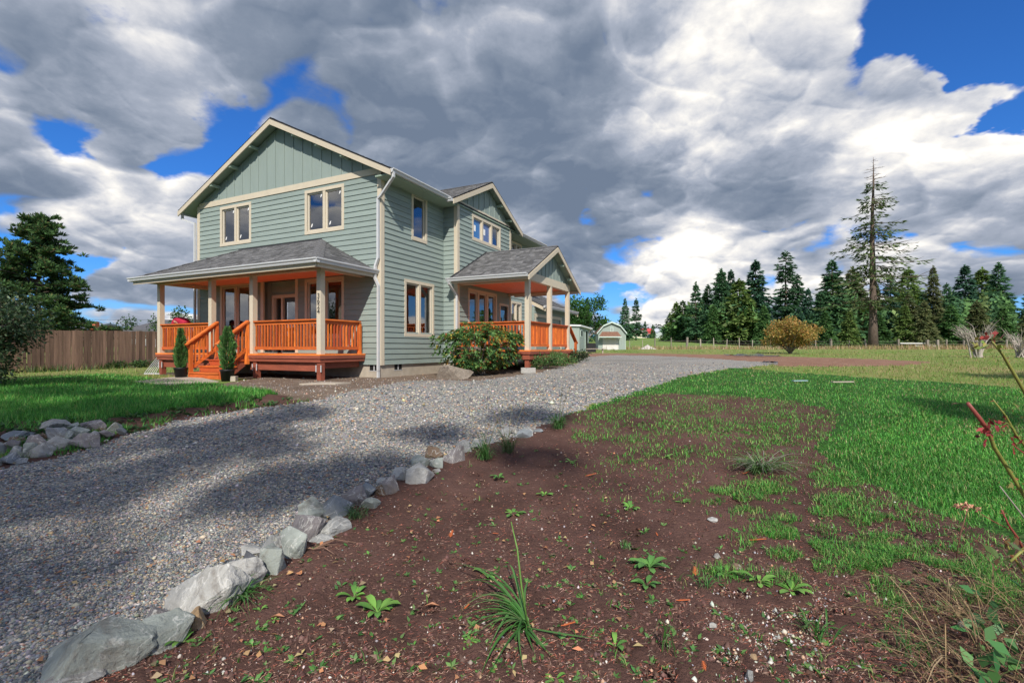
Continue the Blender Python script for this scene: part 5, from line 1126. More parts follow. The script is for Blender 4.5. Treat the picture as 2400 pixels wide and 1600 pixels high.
# ---------------------------------------------------------------- planting by the house
def build_house_plants():
    r = np.random.default_rng(50)
    # rhododendron: whorls of long leaves
    P, D, C = [], [], []; tb = MB(); W, Hh = 1.38, 1.62
    cen = []
    for i in range(980):
        u = r.normal(size=3); u /= np.linalg.norm(u); q = r.uniform(.45, 1.0) ** .5; c = np.array([u[0] * W * q, u[1] * 1.05 * q, .86 + u[2] * .80 * q]); c[:2] *= 1.0 - .18 * max(0, -u[2])
        c += .10 * np.sin(c * 7 + 1); c[2] = max(c[2], .10); cen.append((c, u))
    colg = np.array([(.09, .20, .055), (.12, .25, .07), (.17, .31, .09), (.065, .16, .055)]); coly = np.array([(.42, .32, .05), (.50, .26, .045), (.40, .10, .045), (.22, .24, .06)])
    for c, u in cen:
        m = r.integers(8, 13); t = r.uniform(0, 6.28) + np.arange(m) * 2.4; ax = u * .7 + np.array([0, 0, .75]); ax /= np.linalg.norm(ax); e1 = np.cross(ax, [.3, .9, .2]); e1 /= np.linalg.norm(e1); e2 = np.cross(ax, e1)
        d = np.cos(t)[:, None] * e1 + np.sin(t)[:, None] * e2 + ax * r.uniform(-.25, .55, (m, 1)); P.append(np.tile(c, (m, 1))); D.append(d)
        odd = r.uniform() < .07 + .06 * (c[2] > 1.0); C.append(coly[r.choice(4, m, p=[.38, .28, .14, .20])] if odd else np.where(r.uniform(size=(m, 1)) < .10, coly[r.choice(4, m)], colg[r.choice(4, m)]))
    for i in range(26):
        c, u = cen[r.integers(len(cen))]; tb.tube([(r.normal(0, .12), r.normal(0, .1), 0), tuple(c * [.5, .5, .55]), tuple(c)], [.022, .015, .006], 5, cap=False)
    P, D, C = map(np.concatenate, (P, D, C)); m = len(P)
    V, Fc = cards(P, D, r.normal(size=(m, 3)) * .3 + [0, 0, 1], r.uniform(.10, .155, m), r.uniform(.038, .055, m), .12)
    b = at(1120, 882); e = empty('rhododendron_bush', (b.x, b.y + .55, b.z), .3); tag(e, 'rhododendron bush with green, yellow and reddish leaves by the side porch', 'bush')
    link('stems', tb.mesh('stems', BARKG, True, False), e); link('foliage', np_mesh('foliage', V, Fc, LEAFB, rep4(np.clip(C * (1 + .15 * r.normal(size=(m, 1))), .01, 1))), e)
    # low shrubs along the side porch
    for i, (px, py, w, lab) in enumerate(((1275, 866, .62, 'low green leafy shrub at the near corner of the side porch'), (1318, 858, .66, 'low green leafy shrub along the middle of the side porch'), (1350, 850, .45, 'small dark green shrub at the far end of the side porch'))):
        cl = [(r.normal(0, w * .5), r.normal(0, w * .3), r.uniform(.12, .42), .24, .24, .16) for _ in range(16)]
        cols = ((.08, .18, .05), (.11, .23, .07), (.20, .25, .09), (.32, .22, .12)) if i < 2 else ((.025, .06, .025), (.035, .08, .03))
        t, c = leafy_mesh(500 + i, cl, 2600, (.065, .034), cols, [.4, .35, .15, .1] if i < 2 else None, lr=.012); b = at(px, py); plant('low_shrub', lab, 'shrub', t, c, (b.x, b.y + .25, b.z), 1.0, crown_name='foliage', trunk_name='stems')
    # weedy perennials at the left foot of the porch
    for i, (px, py, w, lab) in enumerate(((318, 862, .55, 'low green bushy plant in front of the fence, left of the porch'), (345, 858, .45, 'taller bushy plant touching the left end of the porch'), (262, 864, .5, 'small yellow-green plant by the fence'))):
        cl = [(r.normal(0, w * .7), r.normal(0, w * .4), r.uniform(.1, .42 if i == 1 else .25), .26, .26, .14) for _ in range(9)]
        t, c = leafy_mesh(520 + i, cl, 900, (.10, .05), ((.05, .11, .03), (.09, .16, .04), (.03, .07, .03)), lr=.01); b = at(px, py); plant('leafy_plant', lab, 'plant', t, c, b, 1.0, crown_name='foliage', trunk_name='stems')
    # potted arborvitae
    for i, (px, py, hh, lab) in enumerate(((424, 886, 1.45, 'potted slim evergreen left of the porch steps'), (533, 893, 1.45, 'potted slim evergreen right of the porch steps'))):
        b = at(px, py); e = empty('potted_evergreen', b, i); tag(e, lab, 'potted plant')
        pb = MB(); pb.lathe([(0, .0), (.135, .0), (.165, .26), (.178, .262), (.178, .30), (.160, .30), (.150, .24), (0, .24)], 22); link('pot', pb.mesh('pot', MT['black'], True), e)
        m = 3000; t = r.uniform(0, 1, m); a = r.uniform(0, 6.28, m); prof = np.sin(np.pi * np.clip(t * .86 + .14, 0, 1)) ** .8 * (.135 if i == 0 else .18) * (1 - .35 * t); rad = prof * r.uniform(.35, 1.05, m) ** .6 * (1 + .38 * np.sin(a * 3 + t * 11 + i) * np.sin(t * 17 + 2 * i + a))
        P = np.stack([rad * np.cos(a), rad * np.sin(a), .28 + t * (hh - .40)], 1); D = np.stack([np.cos(a) * .55, np.sin(a) * .55, np.ones(m)], 1) + r.normal(0, .22, (m, 3))
        V, Fc = cards(P, D, np.stack([-np.sin(a), np.cos(a), np.zeros(m)], 1) + r.normal(0, .5, (m, 3)), r.uniform(.07, .13, m), r.uniform(.022, .04, m), .1)
        C = np.array([(.075, .18, .045), (.11, .24, .06), (.05, .13, .045), (.18, .17, .08)])[r.choice(4, m, p=[.35, .33, .24, .08])] * (1 + .15 * r.normal(size=(m, 1)))
        link('foliage', np_mesh('foliage', V, Fc, LEAFB, rep4(np.clip(C, .01, 1))), e); tb = MB(); tb.tube([(0, 0, .2), (0, 0, hh * .8)], [.018, .006], 6); link('stem', tb.mesh('stem', BARKG, True), e)
build_house_plants()
# ---------------------------------------------------------------- stones
def ico(sub):
    bm = bmesh.new(); bmesh.ops.create_icosphere(bm, subdivisions=sub, radius=1); V = np.array([v.co[:] for v in bm.verts]); Fc = np.array([[v.index for v in f.verts] for f in bm.faces]); bm.free(); return V, Fc
ICO = {2: ico(2), 3: ico(3), 4: ico(4)}
def stone_mat(name, col, vein=(.55, .55, .52)):
    m = bpy.data.materials.new(name); m.use_nodes = True; g = NT(m.node_tree); g.n.clear(); out = g.new('ShaderNodeOutputMaterial'); p = g.new('ShaderNodeBsdfPrincipled'); g.l.new(p.outputs[0], out.inputs[0])
    P = g.new('ShaderNodeNewGeometry').outputs['Position']; n1 = g.noise(P, 9, 6, .65); n2 = g.noise(P, 60, 5, .7)
    c = g.vm('SCALE', tuple(q * .80 for q in col), scale=g.lin(n1, .25, .75, .68, 1.30)); c = g.mix(g.ss(n2, .58, .75, 0, .5), c, (*vein, 1))
    rid = g.m('ABSOLUTE', g.m('SUBTRACT', g.noise(P, 5, 4, .6, .6), .5)); c = g.mix(g.ss(rid, .018, .0, 0, .55), c, (*vein, 1))
    c = g.mix(g.ss(g.noise(P, 3.2, 6, .7, .8), .52, .66, 0, .55), c, (.13, .105, .085, 1)); c = g.mix(g.ss(g.noise(P, 14, 5, .7), .60, .70, 0, .35), c, (.33, .34, .22, 1))
    g.l.new(c, p.inputs['Base Color']); p.inputs['Roughness'].default_value = .85; p.inputs['Specular IOR Level'].default_value = .25
    bn = g.new('ShaderNodeBump'); bn.inputs['Strength'].default_value = .7; bn.inputs['Distance'].default_value = .015; g.l.new(g.m('ADD', n2, g.m('MULTIPLY', n1, 2.0)), bn.inputs['Height']); g.l.new(bn.outputs[0], p.inputs['Normal']); return m
SM = dict(pale=stone_mat('pale_stone', (.47, .465, .44), (.62, .61, .58)), grey=stone_mat('grey_stone', (.33, .335, .33)), green=stone_mat('grey_green_stone', (.33, .36, .33)), blue=stone_mat('blue_grey_stone', (.25, .275, .295)),
          purple=stone_mat('purple_grey_stone', (.245, .225, .23)), tan=stone_mat('tan_stone', (.42, .29, .17), (.6, .48, .34)), brown=stone_mat('brown_stone', (.21, .145, .10)), dark=stone_mat('dark_stone', (.11, .115, .13)))
def rock_mesh(seed, sx, sy, sz, mat, cuts=13, sub=3, rough=.026):
    """broken rock: convex hull of scattered points, chipped edges, slightly rough faces"""
    r = np.random.default_rng(seed); n = 11 + cuts // 3; P = runit(n, r) * r.uniform(.80, 1.05, (n, 1)); P[:, 2] = np.where(P[:, 2] < -.45, -.45, P[:, 2])
    bm = bmesh.new()
    for q in P: bm.verts.new(q)
    res = bmesh.ops.convex_hull(bm, input=bm.verts); bmesh.ops.delete(bm, geom=[v for v in bm.verts if not v.link_faces], context='VERTS')
    bmesh.ops.dissolve_limit(bm, angle_limit=math.radians(14), verts=bm.verts, edges=bm.edges)
    bmesh.ops.bevel(bm, geom=list(bm.edges) + list(bm.verts), offset=.035, segments=1, profile=.6, affect='EDGES')
    bmesh.ops.triangulate(bm, faces=bm.faces); bmesh.ops.subdivide_edges(bm, edges=bm.edges, cuts=4 if sub > 3 else 2 if sub > 2 else 1, use_grid_fill=True)
    V = np.array([v.co[:] for v in bm.verts]); V = V * (1 + rough * (np.sin(V @ [17, 9, 12.] + seed) * np.sin(V @ [-11, 16, 8.]) + .7 * np.sin(V @ [31, -23, 19.] + seed)))[:, None]
    V = (V - (V.max(0) + V.min(0)) / 2) / ((V.max(0) - V.min(0)) / 2) * [sx, sy, sz]
    for v, c in zip(bm.verts, V): v.co = c
    me = bpy.data.meshes.new('stone'); bm.to_mesh(me); bm.free(); me.materials.append(mat); return me
ORD = ['', 'first', 'second', 'third', 'fourth', 'fifth', 'sixth', 'seventh', 'eighth', 'ninth', 'tenth', 'eleventh', 'twelfth', 'thirteenth', 'fourteenth', 'fifteenth', 'sixteenth', 'seventeenth', 'eighteenth', 'nineteenth', 'twentieth'] + ['twenty-' + q for q in ('first', 'second', 'third', 'fourth', 'fifth', 'sixth', 'seventh', 'eighth', 'ninth')] + ['thirtieth'] + ['thirty-' + q for q in ('first', 'second', 'third', 'fourth', 'fifth', 'sixth', 'seventh', 'eighth', 'ninth')] + ['fortieth']
NAMEC = dict(pale='pale grey', grey='mid grey', green='grey-green', blue='blue-grey', purple='purple-grey', tan='tan', brown='brown', dark='dark grey')
ROW = [(157, 1592, 118, 44, 'grey', 'low slab'), (180, 1550, 238, 100, 'green', 'broad slab'), (287, 1497, 60, 30, 'pale', 'thin sliver'), (363, 1490, 119, 78, 'green', 'blocky stone'), (352, 1452, 108, 56, 'purple', 'wedge'), (449, 1452, 50, 52, 'tan', 'round stone'), (450, 1388, 167, 112, 'pale', 'largest boulder'), (548, 1352, 100, 68, 'pale', 'rounded boulder'),
       (627, 1316, 58, 66, 'green', 'upright stone'), (581, 1312, 44, 36, 'dark', 'small stone'), (586, 1291, 48, 22, 'pale', 'flat chip'), (681, 1274, 62, 72, 'green', 'leaning stone'), (633, 1272, 60, 42, 'grey', 'stone'), (750, 1263, 56, 15, 'grey', 'flat sliver'), (709, 1237, 92, 62, 'purple', 'craggy stone'), (777, 1234, 76, 42, 'grey', 'flat stone'), (728, 1195, 60, 55, 'green', 'rounded stone'), (785, 1187, 64, 56, 'blue', 'angular stone'),
       (866, 1180, 44, 26, 'green', 'leaning slab'), (829, 1162, 62, 46, 'purple', 'blocky stone'), (860, 1150, 30, 34, 'blue', 'narrow stone'), (887, 1147, 33, 28, 'brown', 'small stone'), (908, 1139, 48, 42, 'purple', 'upright stone'), (893, 1126, 30, 14, 'pale', 'flat chip'), (930, 1112, 36, 33, 'pale', 'pointed stone'), (947, 1104, 26, 18, 'grey', 'small stone'), (980, 1110, 68, 52, 'pale', 'long slab'), (985, 1082, 44, 24, 'green', 'flat stone'), (1022, 1103, 22, 9, 'pale', 'thin chip'), (1022, 1085, 34, 24, 'green', 'stone'),
       (1017, 1060, 40, 30, 'brown', 'stone'), (1059, 1064, 53, 43, 'purple', 'rounded stone'), (1086, 1046, 36, 33, 'grey', 'stone'), (1117, 1042, 30, 22, 'grey', 'small stone'), (1150, 1030, 28, 18, 'blue', 'small stone'), (1187, 1010, 28, 18, 'grey', 'small stone'), (1206, 1011, 22, 16, 'pale', 'small stone'), (1228, 1016, 38, 25, 'blue', 'stone'), (1242, 1006, 16, 16, 'grey', 'little stone'), (1263, 1009, 27, 10, 'blue', 'flat chip')]
def put_stone(i, px, py, w, h, cm, seed, sink=.40):
    b = at(px, py + h * .42); k = b.y / F_PX; sx, sz = w * k * .54, h * k * .55; sy = (sx * .68 + sz * .30)
    sub = 4 if w > 85 else 3 if w > 24 else 2
    o = link('stone', rock_mesh(seed, sx, sy, sz, SM[cm], 15 if w > 85 else 12, sub)); o.location = (b.x, b.y + sy * .55, b.z + sz * (1 - sink) - .0); o.rotation_euler = (random.uniform(-.12, .12), random.uniform(-.15, .15), random.uniform(-.5, .5)); return o
for i, (px, py, w, h, cm, ds) in enumerate(ROW):
    tag(put_stone(i, px, py, w, h, cm, 900 + i), f'{NAMEC[cm]} {ds}, {ORD[i + 1]} from the near end of the right edging row', 'stone', 'stones edging the right side of the driveway')
PILE = [(25, 1022, 52, 22, 'blue'), (111, 998, 60, 25, 'grey'), (122, 1020, 44, 30, 'grey'), (150, 1008, 24, 13, 'pale'), (165, 1000, 28, 15, 'green'), (156, 1025, 31, 27, 'green'), (182, 1014, 42, 24, 'green'), (212, 1000, 48, 27, 'purple'), (215, 1024, 28, 26, 'grey'), (232, 1009, 28, 12, 'brown'), (257, 1005, 32, 27, 'green'), (243, 1021, 34, 22, 'purple'), (281, 1012, 20, 19, 'blue'), (190, 1036, 56, 36, 'purple'), (135, 1043, 54, 30, 'grey'), (92, 1056, 44, 34, 'grey'), (60, 1057, 36, 33, 'green'), (30, 1063, 28, 30, 'grey'), (14, 1077, 32, 27, 'blue'), (16, 1045, 36, 25, 'purple'), (77, 1037, 40, 32, 'purple'), (53, 1021, 32, 18, 'blue'), (97, 1025, 27, 18, 'brown'), (32, 1033, 36, 16, 'brown'), (44, 1081, 24, 14, 'grey'), (-25, 1050, 50, 34, 'grey'), (-40, 1085, 44, 30, 'green')]
for i, (px, py, w, h, cm) in enumerate(PILE):
    row = 'top' if py < 1012 else 'middle' if py < 1034 else 'bottom'
    peers = sorted([q[0] for q in PILE if ('top' if q[1] < 1012 else 'middle' if q[1] < 1034 else 'bottom') == row], reverse=True)
    tag(put_stone(i, px, py, w, h, cm, 700 + i, .2), f'{NAMEC[cm]} stone, {ORD[peers.index(px) + 1]} from the right in the {row} tier of the left rock pile', 'stone', 'rock pile left of the driveway')
o = link('boulder', rock_mesh(77, .52, .34, .27, SM['brown2'] if 'brown2' in SM else stone_mat('weathered_boulder', (.27, .225, .18), (.42, .38, .33)), 9, 4, .07)); b = at(1066, 886); o.location = (b.x - .05, b.y - .02, b.z + .13); o.rotation_euler = (.1, -.05, -.3)
tag(o, 'weathered brown boulder in front of the rhododendron', 'boulder')

# ---------------------------------------------------------------- left board fence
WEATH = M('weathered_fence_boards', (.155, .095, .070), .9, .5, 2.4, (9, 9, .7), .35, 16, rand=.35)
def build_fence():
    A = at(40, 871); A = Vector((-21.6, 19.6, 0)); B = Vector((-14.6, 32.5, 0)); L = (B - A).length; d = (B - A) / L
    e = empty('board_fence', (A.x, A.y, 0)); tag(e, 'weathered brown vertical board fence behind the left lawn', 'fence'); n = int(L / .150); pl = [MB().box(-.069 + .002 * k, .069 - .002 * k, -.010, .010, 0, 1).mesh('plank', WEATH) for k in range(3)]
    ang = math.atan2(d.y, d.x)
    for i in range(n):
        p = A + d * (i + .5) * .150; g = float(hz(p.x, p.y)); gap = random.random() < .25
        o = link('plank', pl[2 if gap else random.randint(0, 1)], e); o.location = (p.x - A.x, p.y - A.y, g - .03); o.scale = (.95 if gap else random.uniform(1.0, 1.06), 1, 1.86 + random.uniform(-.012, .02)); o.rotation_euler = (0, random.uniform(-.006, .006), ang)
    nv = Vector((-d.y, d.x, 0))
    for h in (.35, 1.5):
        for k in range(7):
            p, q = A + d * L * k / 7, A + d * L * (k + 1) / 7; m = MB(); m.bar(p + nv * .05 + Vector((-A.x, -A.y, float(hz(p.x, p.y)) + h)), q + nv * .05 + Vector((-A.x, -A.y, float(hz(q.x, q.y)) + h)), .04, .085); m.build('rail', WEATH, e)
    for k in range(8):
        p = A + d * L * k / 7 + nv * .12; m = MB(); g = float(hz(p.x, p.y)); m.box(p.x - A.x - .045, p.x - A.x + .045, p.y - A.y - .045, p.y - A.y + .045, g - .2, g + 1.75); m.build('fence_post', WEATH, e)
    # weeds along its foot
    t = rng.uniform(0, 1, 3800); off = np.abs(rng.normal(0, .28, 3800)) + .03; x = A.x + (B.x - A.x) * t + off * d.y; y = A.y + (B.y - A.y) * t - off * d.x; k = rng.uniform(size=3800) < .5 + .5 * sn(x, y, .8, 3); x, y = x[k], y[k]; n = len(x)
    blades(x, y, hz(x, y), rng.uniform(.10, .42, n), rng.uniform(.02, .04, n), rng.uniform(.2, .9, n), pal(n, [(.06, .12, .03), (.12, .17, .05), (.28, .24, .10), (.04, .09, .03)]), 'fence_weeds', GRASS, 'rank weeds and grass along the foot of the board fence', 'weeds', seg=False)
build_fence()
# ---------------------------------------------------------------- wire field fence, gate
GREYW = M('grey_fence_post', (.30, .26, .22), .9, .35, 5, (6, 6, 1), .3, 14, rand=.35); WIREM = M('fence_wire', (.22, .20, .19), .6, .1); RAILW = M('white_gate_rail', (.58, .57, .55), .7, .1)
def build_wire():
    Y0 = 70.0; e = empty('wire_fence', (0, 0, 0)); tag(e, 'wire fence with mixed grey posts along the far field', 'fence'); prev = None
    for px, h, w in ((1440, 1.1, .07), (1475, 1.1, .07), (1506, 1.15, .06), (1535, 1.5, .13), (1573, 1.5, .11), (1610, 1.55, .26), (1642, 1.3, .16), (1673, 1.45, .09), (1703, 1.3, .08), (1733, 1.5, .10), (1763, 1.2, .08), (1805, 1.2, .10), (1870, 1.2, .10), (1911, 1.25, .09), (1948, 1.45, .24), (1990, 1.2, .08), (2029, 1.35, .15), (2106, 1.35, .22), (2173, 1.25, .30), (2198, 1.25, .26), (2218, 1.3, .15), (2258, 1.3, .14), (2310, 1.2, .12), (2359, 1.3, .16), (2440, 1.3, .16), (2540, 1.3, .16), (2640, 1.3, .16)):
        Y = Y0 - 6 * max(0, (px - 2000) / 500); X = (px - 1200) / F_PX * Y; g = float(hz(X, Y)); m = MB(); lean = random.uniform(-.05, .05)
        m.bar((X, Y, g - .2), (X + lean * h, Y, g + h), w, w, (0, 1, 0)); m.build('post', GREYW, e); cur = Vector((X, Y, g))
        if prev is not None and not (2106 < px <= 2173):
            for z in (.35, .7, 1.05): m = MB(); m.tube([prev + Vector((0, 0, z)), prev.lerp(cur, .5) + Vector((0, 0, z - .03)), cur + Vector((0, 0, z))], .012, 3); m.build('wire', WIREM, e)
        prev = cur
    Yg = 68.5; x0, x1 = (2110 - 1200) / F_PX * Yg, (2172 - 1200) / F_PX * Yg; g = float(hz(x0, Yg)); ge = empty('field_gate', (x0, Yg, g)); tag(ge, 'white two-rail field gate between thick posts near the right edge', 'gate')
    for z, a, b in ((.78, 0, x1 - x0), (.42, (x1 - x0) * .55, x1 - x0 + 2.0)): m = MB(); m.bar((a, 0, z), (b, 0, z - .03), .06, .16); m.build('gate_rail', RAILW, ge)
    m = MB(); m.bar((x1 - x0, 0, .75), (x1 - x0 + 1.5, 0, .1), .08, .10); m.build('brace', GREYW, ge)
build_wire()
# ---------------------------------------------------------------- sheds
SHG = M('shed_green_paint', (.28, .335, .305), .7, .08, 2, (3, 3, .3), .15, 12); SHT = M('shed_pale_trim', (.50, .60, .55), .65, .06); RUST = M('brown_shingle_roof', (.20, .105, .07), .9, .35, 5, bump=.4, bscale=14); WDOOR = M('white_roll_door', (.60, .58, .54), .6, .06)
CREAM = M('cream_wall_paint', (.66, .62, .47), .8, .05); LGREY = M('light_grey_wall_paint', (.42, .47, .47), .8, .05); REDR = M('red_metal_roof', (.52, .055, .06), .5, .10); METR = M('grey_metal_roof', (.50, .53, .58), .4, .10, 3, (8, 1, 1)); DKR = M('dark_composition_roof', (.10, .10, .11), .9, .2, 4); GLD = M('dark_window', (.03, .035, .04), .15, .1, spec=.6)
def gambrel():
    Y = 56.0; k = Y / F_PX; X0 = (1402 - 1200) * k; g = float(hz(X0 + 2, Y)); e = empty('barn_shed', (X0, Y, g), -.10); tag(e, 'sage green barn-shaped shed with gambrel roof and small brown awning', 'shed')
    w, d, wh, kh, ph = 3.05, 4.4, 1.95, 2.72, 3.12
    P = [(0, 0, 0), (w, 0, 0), (w, 0, wh), (w * .80, 0, kh - .06), (w * .5, 0, ph - .06), (w * .20, 0, kh - .06), (0, 0, wh)]
    m = MB(); m.prism(P, (0, d, 0)); wl = m.build('wall', SHG, e)
    for i in range(9): m = MB(); x = .17 + i * (w - .34) / 8; m.box(x - .008, x + .008, -.008, .0, .05, wh); m.build('board_joint', SHT if 0 else SHG, wl)
    R = [(-.16, wh - .12), (w * .19, kh), (w * .5, ph), (w * .81, kh), (w + .16, wh - .12)]
    for i, (a, b) in enumerate(zip(R[:-1], R[1:])):
        m = MB(); m.prism([(a[0], -.20, a[1]), (b[0], -.20, b[1]), (b[0], -.20, b[1] + .06), (a[0], -.20, a[1] + .06)], (0, d + .4, 0)); m.build('roof', RUST, e)
        m = MB(); m.prism([(a[0], -.25, a[1] - .10), (b[0], -.25, b[1] - .10), (b[0], -.25, b[1] + .07), (a[0], -.25, a[1] + .07)], (0, .045, 0)); m.build('fascia', SHT, e)
    m = MB(); m.box(w * .5 - .17, w * .5 + .17, -.03, -.001, 2.05, 2.55); v = m.build('gable_vent', SHT, e); m = MB(); m.box(w * .5 - .12, w * .5 + .12, -.036, -.031, 2.10, 2.50); m.build('louver', SHG, v)
    m = MB(); m.box(.50, 2.28, -.03, -.001, .02, 1.42); dr = m.build('roll_door', WDOOR, e)
    for i in range(5): m = MB(); m.box(.52, 2.26, -.036, -.031, .05 + i * .275, .30 + i * .275); m.build('door_panel', WDOOR, dr)
    m = MB(); m.prism([(.02, -.95, 1.42), (2.5, -.95, 1.42), (2.2, -.02, 1.98), (.45, -.02, 1.98)], (0, 0, .06)); m.build('awning', RUST, e)
    m = MB(); m.box(.0, 2.52, -1.0, -.955, 1.36, 1.48); m.build('awning_fascia', SHT, e)
    for x in (.2, 2.3): m = MB(); m.bar((x, -.02, .95), (x, -.85, 1.40), .07, .07); m.build('brace', SHG, e)
    m = MB(); m.box(w + .001, w + .03, .7, .8, .9, wh - .15); m.build('side_trim', SHT, e); m = MB(); m.box(w + .001, w + .04, 0, .1, 0, wh - .1); m.build('corner_trim', SHT, e)
    # ramps
    for x in (.95, 1.75): m = MB(); m.prism([(x, -.9, -.02), (x + .35, -.9, -.02), (x + .35, -.02, .10), (x, -.02, .10)], (0, 0, .04)); m.build('ramp', WDOOR, e)
gambrel()
def low_shed():
    Y = 44.0; k = Y / F_PX; X0 = (1312 - 1200) * k; g = float(hz(X0, Y)); e = empty('low_shed', (X0, Y, g), 0); tag(e, 'low sage green flat-roofed shed behind the side porch', 'shed')
    P = [(0, 0), (1.75, -.1), (3.05, 2.9), (1.2, 3.1)]
    m = MB(); m.prism([(x, y, -.1) for x, y in P], (0, 0, 2.42)); m.build('wall', SHG, e)
    m = MB(); m.prism([(-.15, -.18, 2.34), (1.85, -.28, 2.28), (3.45, 3.1, 2.12), (1.1, 3.3, 2.2)], (0, 0, .14)); m.build('roof', M('white_roof_edge', (.62, .64, .66), .6, .06), e)
    d = Vector((1.3, 3.0, 0)).normalized(); nr = Vector((d.y, -d.x, 0)); b0 = Vector((1.75, -.1, 0))
    def pan(name, a0, a1, z0, z1, mat, t=.03): m = MB(); p = b0 + d * a0 + nr * .0; m.prism([p + Vector((0, 0, z0)), b0 + d * a1 + Vector((0, 0, z0)), b0 + d * a1 + Vector((0, 0, z1)), p + Vector((0, 0, z1))], nr * t); return m.build(name, mat, e)
    w = pan('window', .35, 1.0, 1.35, 2.0, SHT); pan('pane', .42, .93, 1.42, 1.93, GLD, .035).parent = w
    w = pan('door', 1.9, 2.85, .05, 2.05, SHT); pan('door_leaf', 2.0, 2.75, .08, 1.95, GLD, .035).parent = w
    b = at(1392, 822); m = MB(); m.box(-.35, .35, -.3, .3, 0, .75); m.box(-.30, .30, -.25, .25, .75, .80); o = m.build('bin', MT['black']); o.location = at(1386, 825); tag(o, 'black bin standing by the low shed', 'bin')
    m = MB(); m.bar((0, 0, .35), (1.6, .3, .38), .5, .05); m.bar((.1, 0, 0), (.1, 0, .34), .1, .1); m.bar((1.4, .2, 0), (1.4, .2, .34), .1, .1); o = m.build('plank_bench', GREYW); o.location = at(1372, 828); tag(o, 'low grey plank bench beside the black bin', 'bench')
low_shed()
def bldg(name, label, px0, px1, pyb, pyt, Y, wallm, roofm, ridge_up=.35, depth=7.0, wins=(), gable_front=False, cat='house'):
    k = Y / F_PX; x0, x1 = (px0 - 1200) * k, (px1 - 1200) * k; zb = CAMZ + (HOR - pyb) * k; zt = CAMZ + (HOR - pyt) * k; H = zt - zb; e = empty(name, ((x0 + x1) / 2, Y, zb)); tag(e, label, cat); w = x1 - x0; wh = H * (1 - ridge_up)
    m = MB()
    if gable_front: m.prism([(-w / 2, 0, -.6), (w / 2, 0, -.6), (w / 2, 0, wh), (0, 0, H - .1), (-w / 2, 0, wh)], (0, depth, 0))
    else: m.box(-w / 2, w / 2, 0, depth, -.6, wh)
    m.build('wall', wallm, e)
    for s in (-1, 1):
        m = MB()
        if gable_front: m.prism([(0, -.4, H), (s * (w / 2 + .4), -.4, wh - .15), (s * (w / 2 + .4), -.4, wh + .05), (0, -.4, H + .2)], (0, depth + .8, 0))
        else: m.prism([(-w / 2 - .4, depth / 2, H), (-w / 2 - .4, depth / 2 + s * (depth / 2 + .5), wh - .1), (-w / 2 - .4, depth / 2 + s * (depth / 2 + .5), wh + .12), (-w / 2 - .4, depth / 2, H + .22)], (w + .8, 0, 0))
        m.build('roof', roofm, e)
    for a, b, c, d_ in wins:
        m = MB(); m.box(-w / 2 + a * w, -w / 2 + b * w, -.08, -.001, c * wh, d_ * wh); wn = m.build('window', WDOOR, e); m = MB(); m.box(-w / 2 + a * w + .12, -w / 2 + b * w - .12, -.10, -.081, c * wh + .12, d_ * wh - .12); m.build('pane', GLD, wn)
    return e
bldg('neighbour_house', 'far cream house with brown-grey roof right of the barn-shaped shed', 1481, 1517, 792.5, 773, 262, CREAM, M('grey_brown_roof', (.27, .22, .20), .9, .15), .38, 9, ((.32, .46, .3, .65), (.66, .9, .12, .8)))
bldg('red_roof_barn', 'far barn with bright red metal roof behind the cream house', 1506, 1531, 788, 769.5, 285, REDR, REDR, .42, 10, ((.5, .7, .1, .6),), cat='barn')
bldg('grey_outbuilding', 'far pale grey building with gable facing the field', 1535, 1559, 793.5, 776, 258, LGREY, METR, .30, 8, ((.48, .62, .5, .68), (.5, .62, .05, .36)), True, 'building')
bldg('metal_roof_barn', 'far barn with pale metal roof behind the grey gabled building', 1537, 1566, 788, 770.5, 290, LGREY, METR, .62, 12, (), cat='barn')
bldg('red_roof_house', 'far small building with red roof half hidden by the wood', 1611, 1632, 791, 770.5, 250, LGREY, REDR, .35, 7, ((.2, .45, .1, .8),))
bldg('dark_roof_house', 'neighbour house with dark roof beyond the board fence, left of the porch', 308, 440, 792, 748, 46, LGREY, DKR, .62, 9)
bldg('grey_roof_house', 'neighbour house with pale grey roof beyond the left part of the fence', 40, 168, 800, 757, 52, M('tan_gable', (.45, .30, .22), .8, .08), M('blue_grey_roof', (.22, .25, .31), .8, .1), .5, 9)
m = MB(); m.bar((0, 0, 0), (.0, 0, .75), .5, .5); o = m.build('chimney', M('brick_red_chimney', (.45, .13, .07), .9, .2)); o.location = pt(222, 772, 47); o.parent = None; tag(o, 'orange brick chimney top showing above the board fence', 'chimney')
m = MB(); m.tube([pt(-200, 747, 60), pt(200, 749, 60), pt(700, 751.5, 60)], .018, 4); o = m.build('utility_wire', MT['black']); tag(o, 'thin dark utility wire crossing the sky above the board fence', 'wire')
# gravel heap
V, Fc = ICO[3]; W = V[:].copy(); W[:, 2] = np.maximum(W[:, 2], -.1); rr = np.sqrt(W[:, 0] ** 2 + W[:, 1] ** 2); W[:, 2] = np.where(W[:, 2] > -.05, 1 - rr ** .85, -.1) * .68; W *= [1.15, 1.0, 1]; W += .02 * np.sin(W[:, [1, 2, 0]] * 17)
o = link('gravel_heap', np_mesh('gravel_heap', W, Fc, M('pale_crushed_rock', (.50, .46, .42), .95, .3, 12, bump=.8, bscale=18, world=True), smooth=True)); o.location = at(1518, 818.2); o.scale = (.95, .95, .85); tag(o, 'small pale heap of crushed rock in the field beside the barn-shaped shed', 'heap')
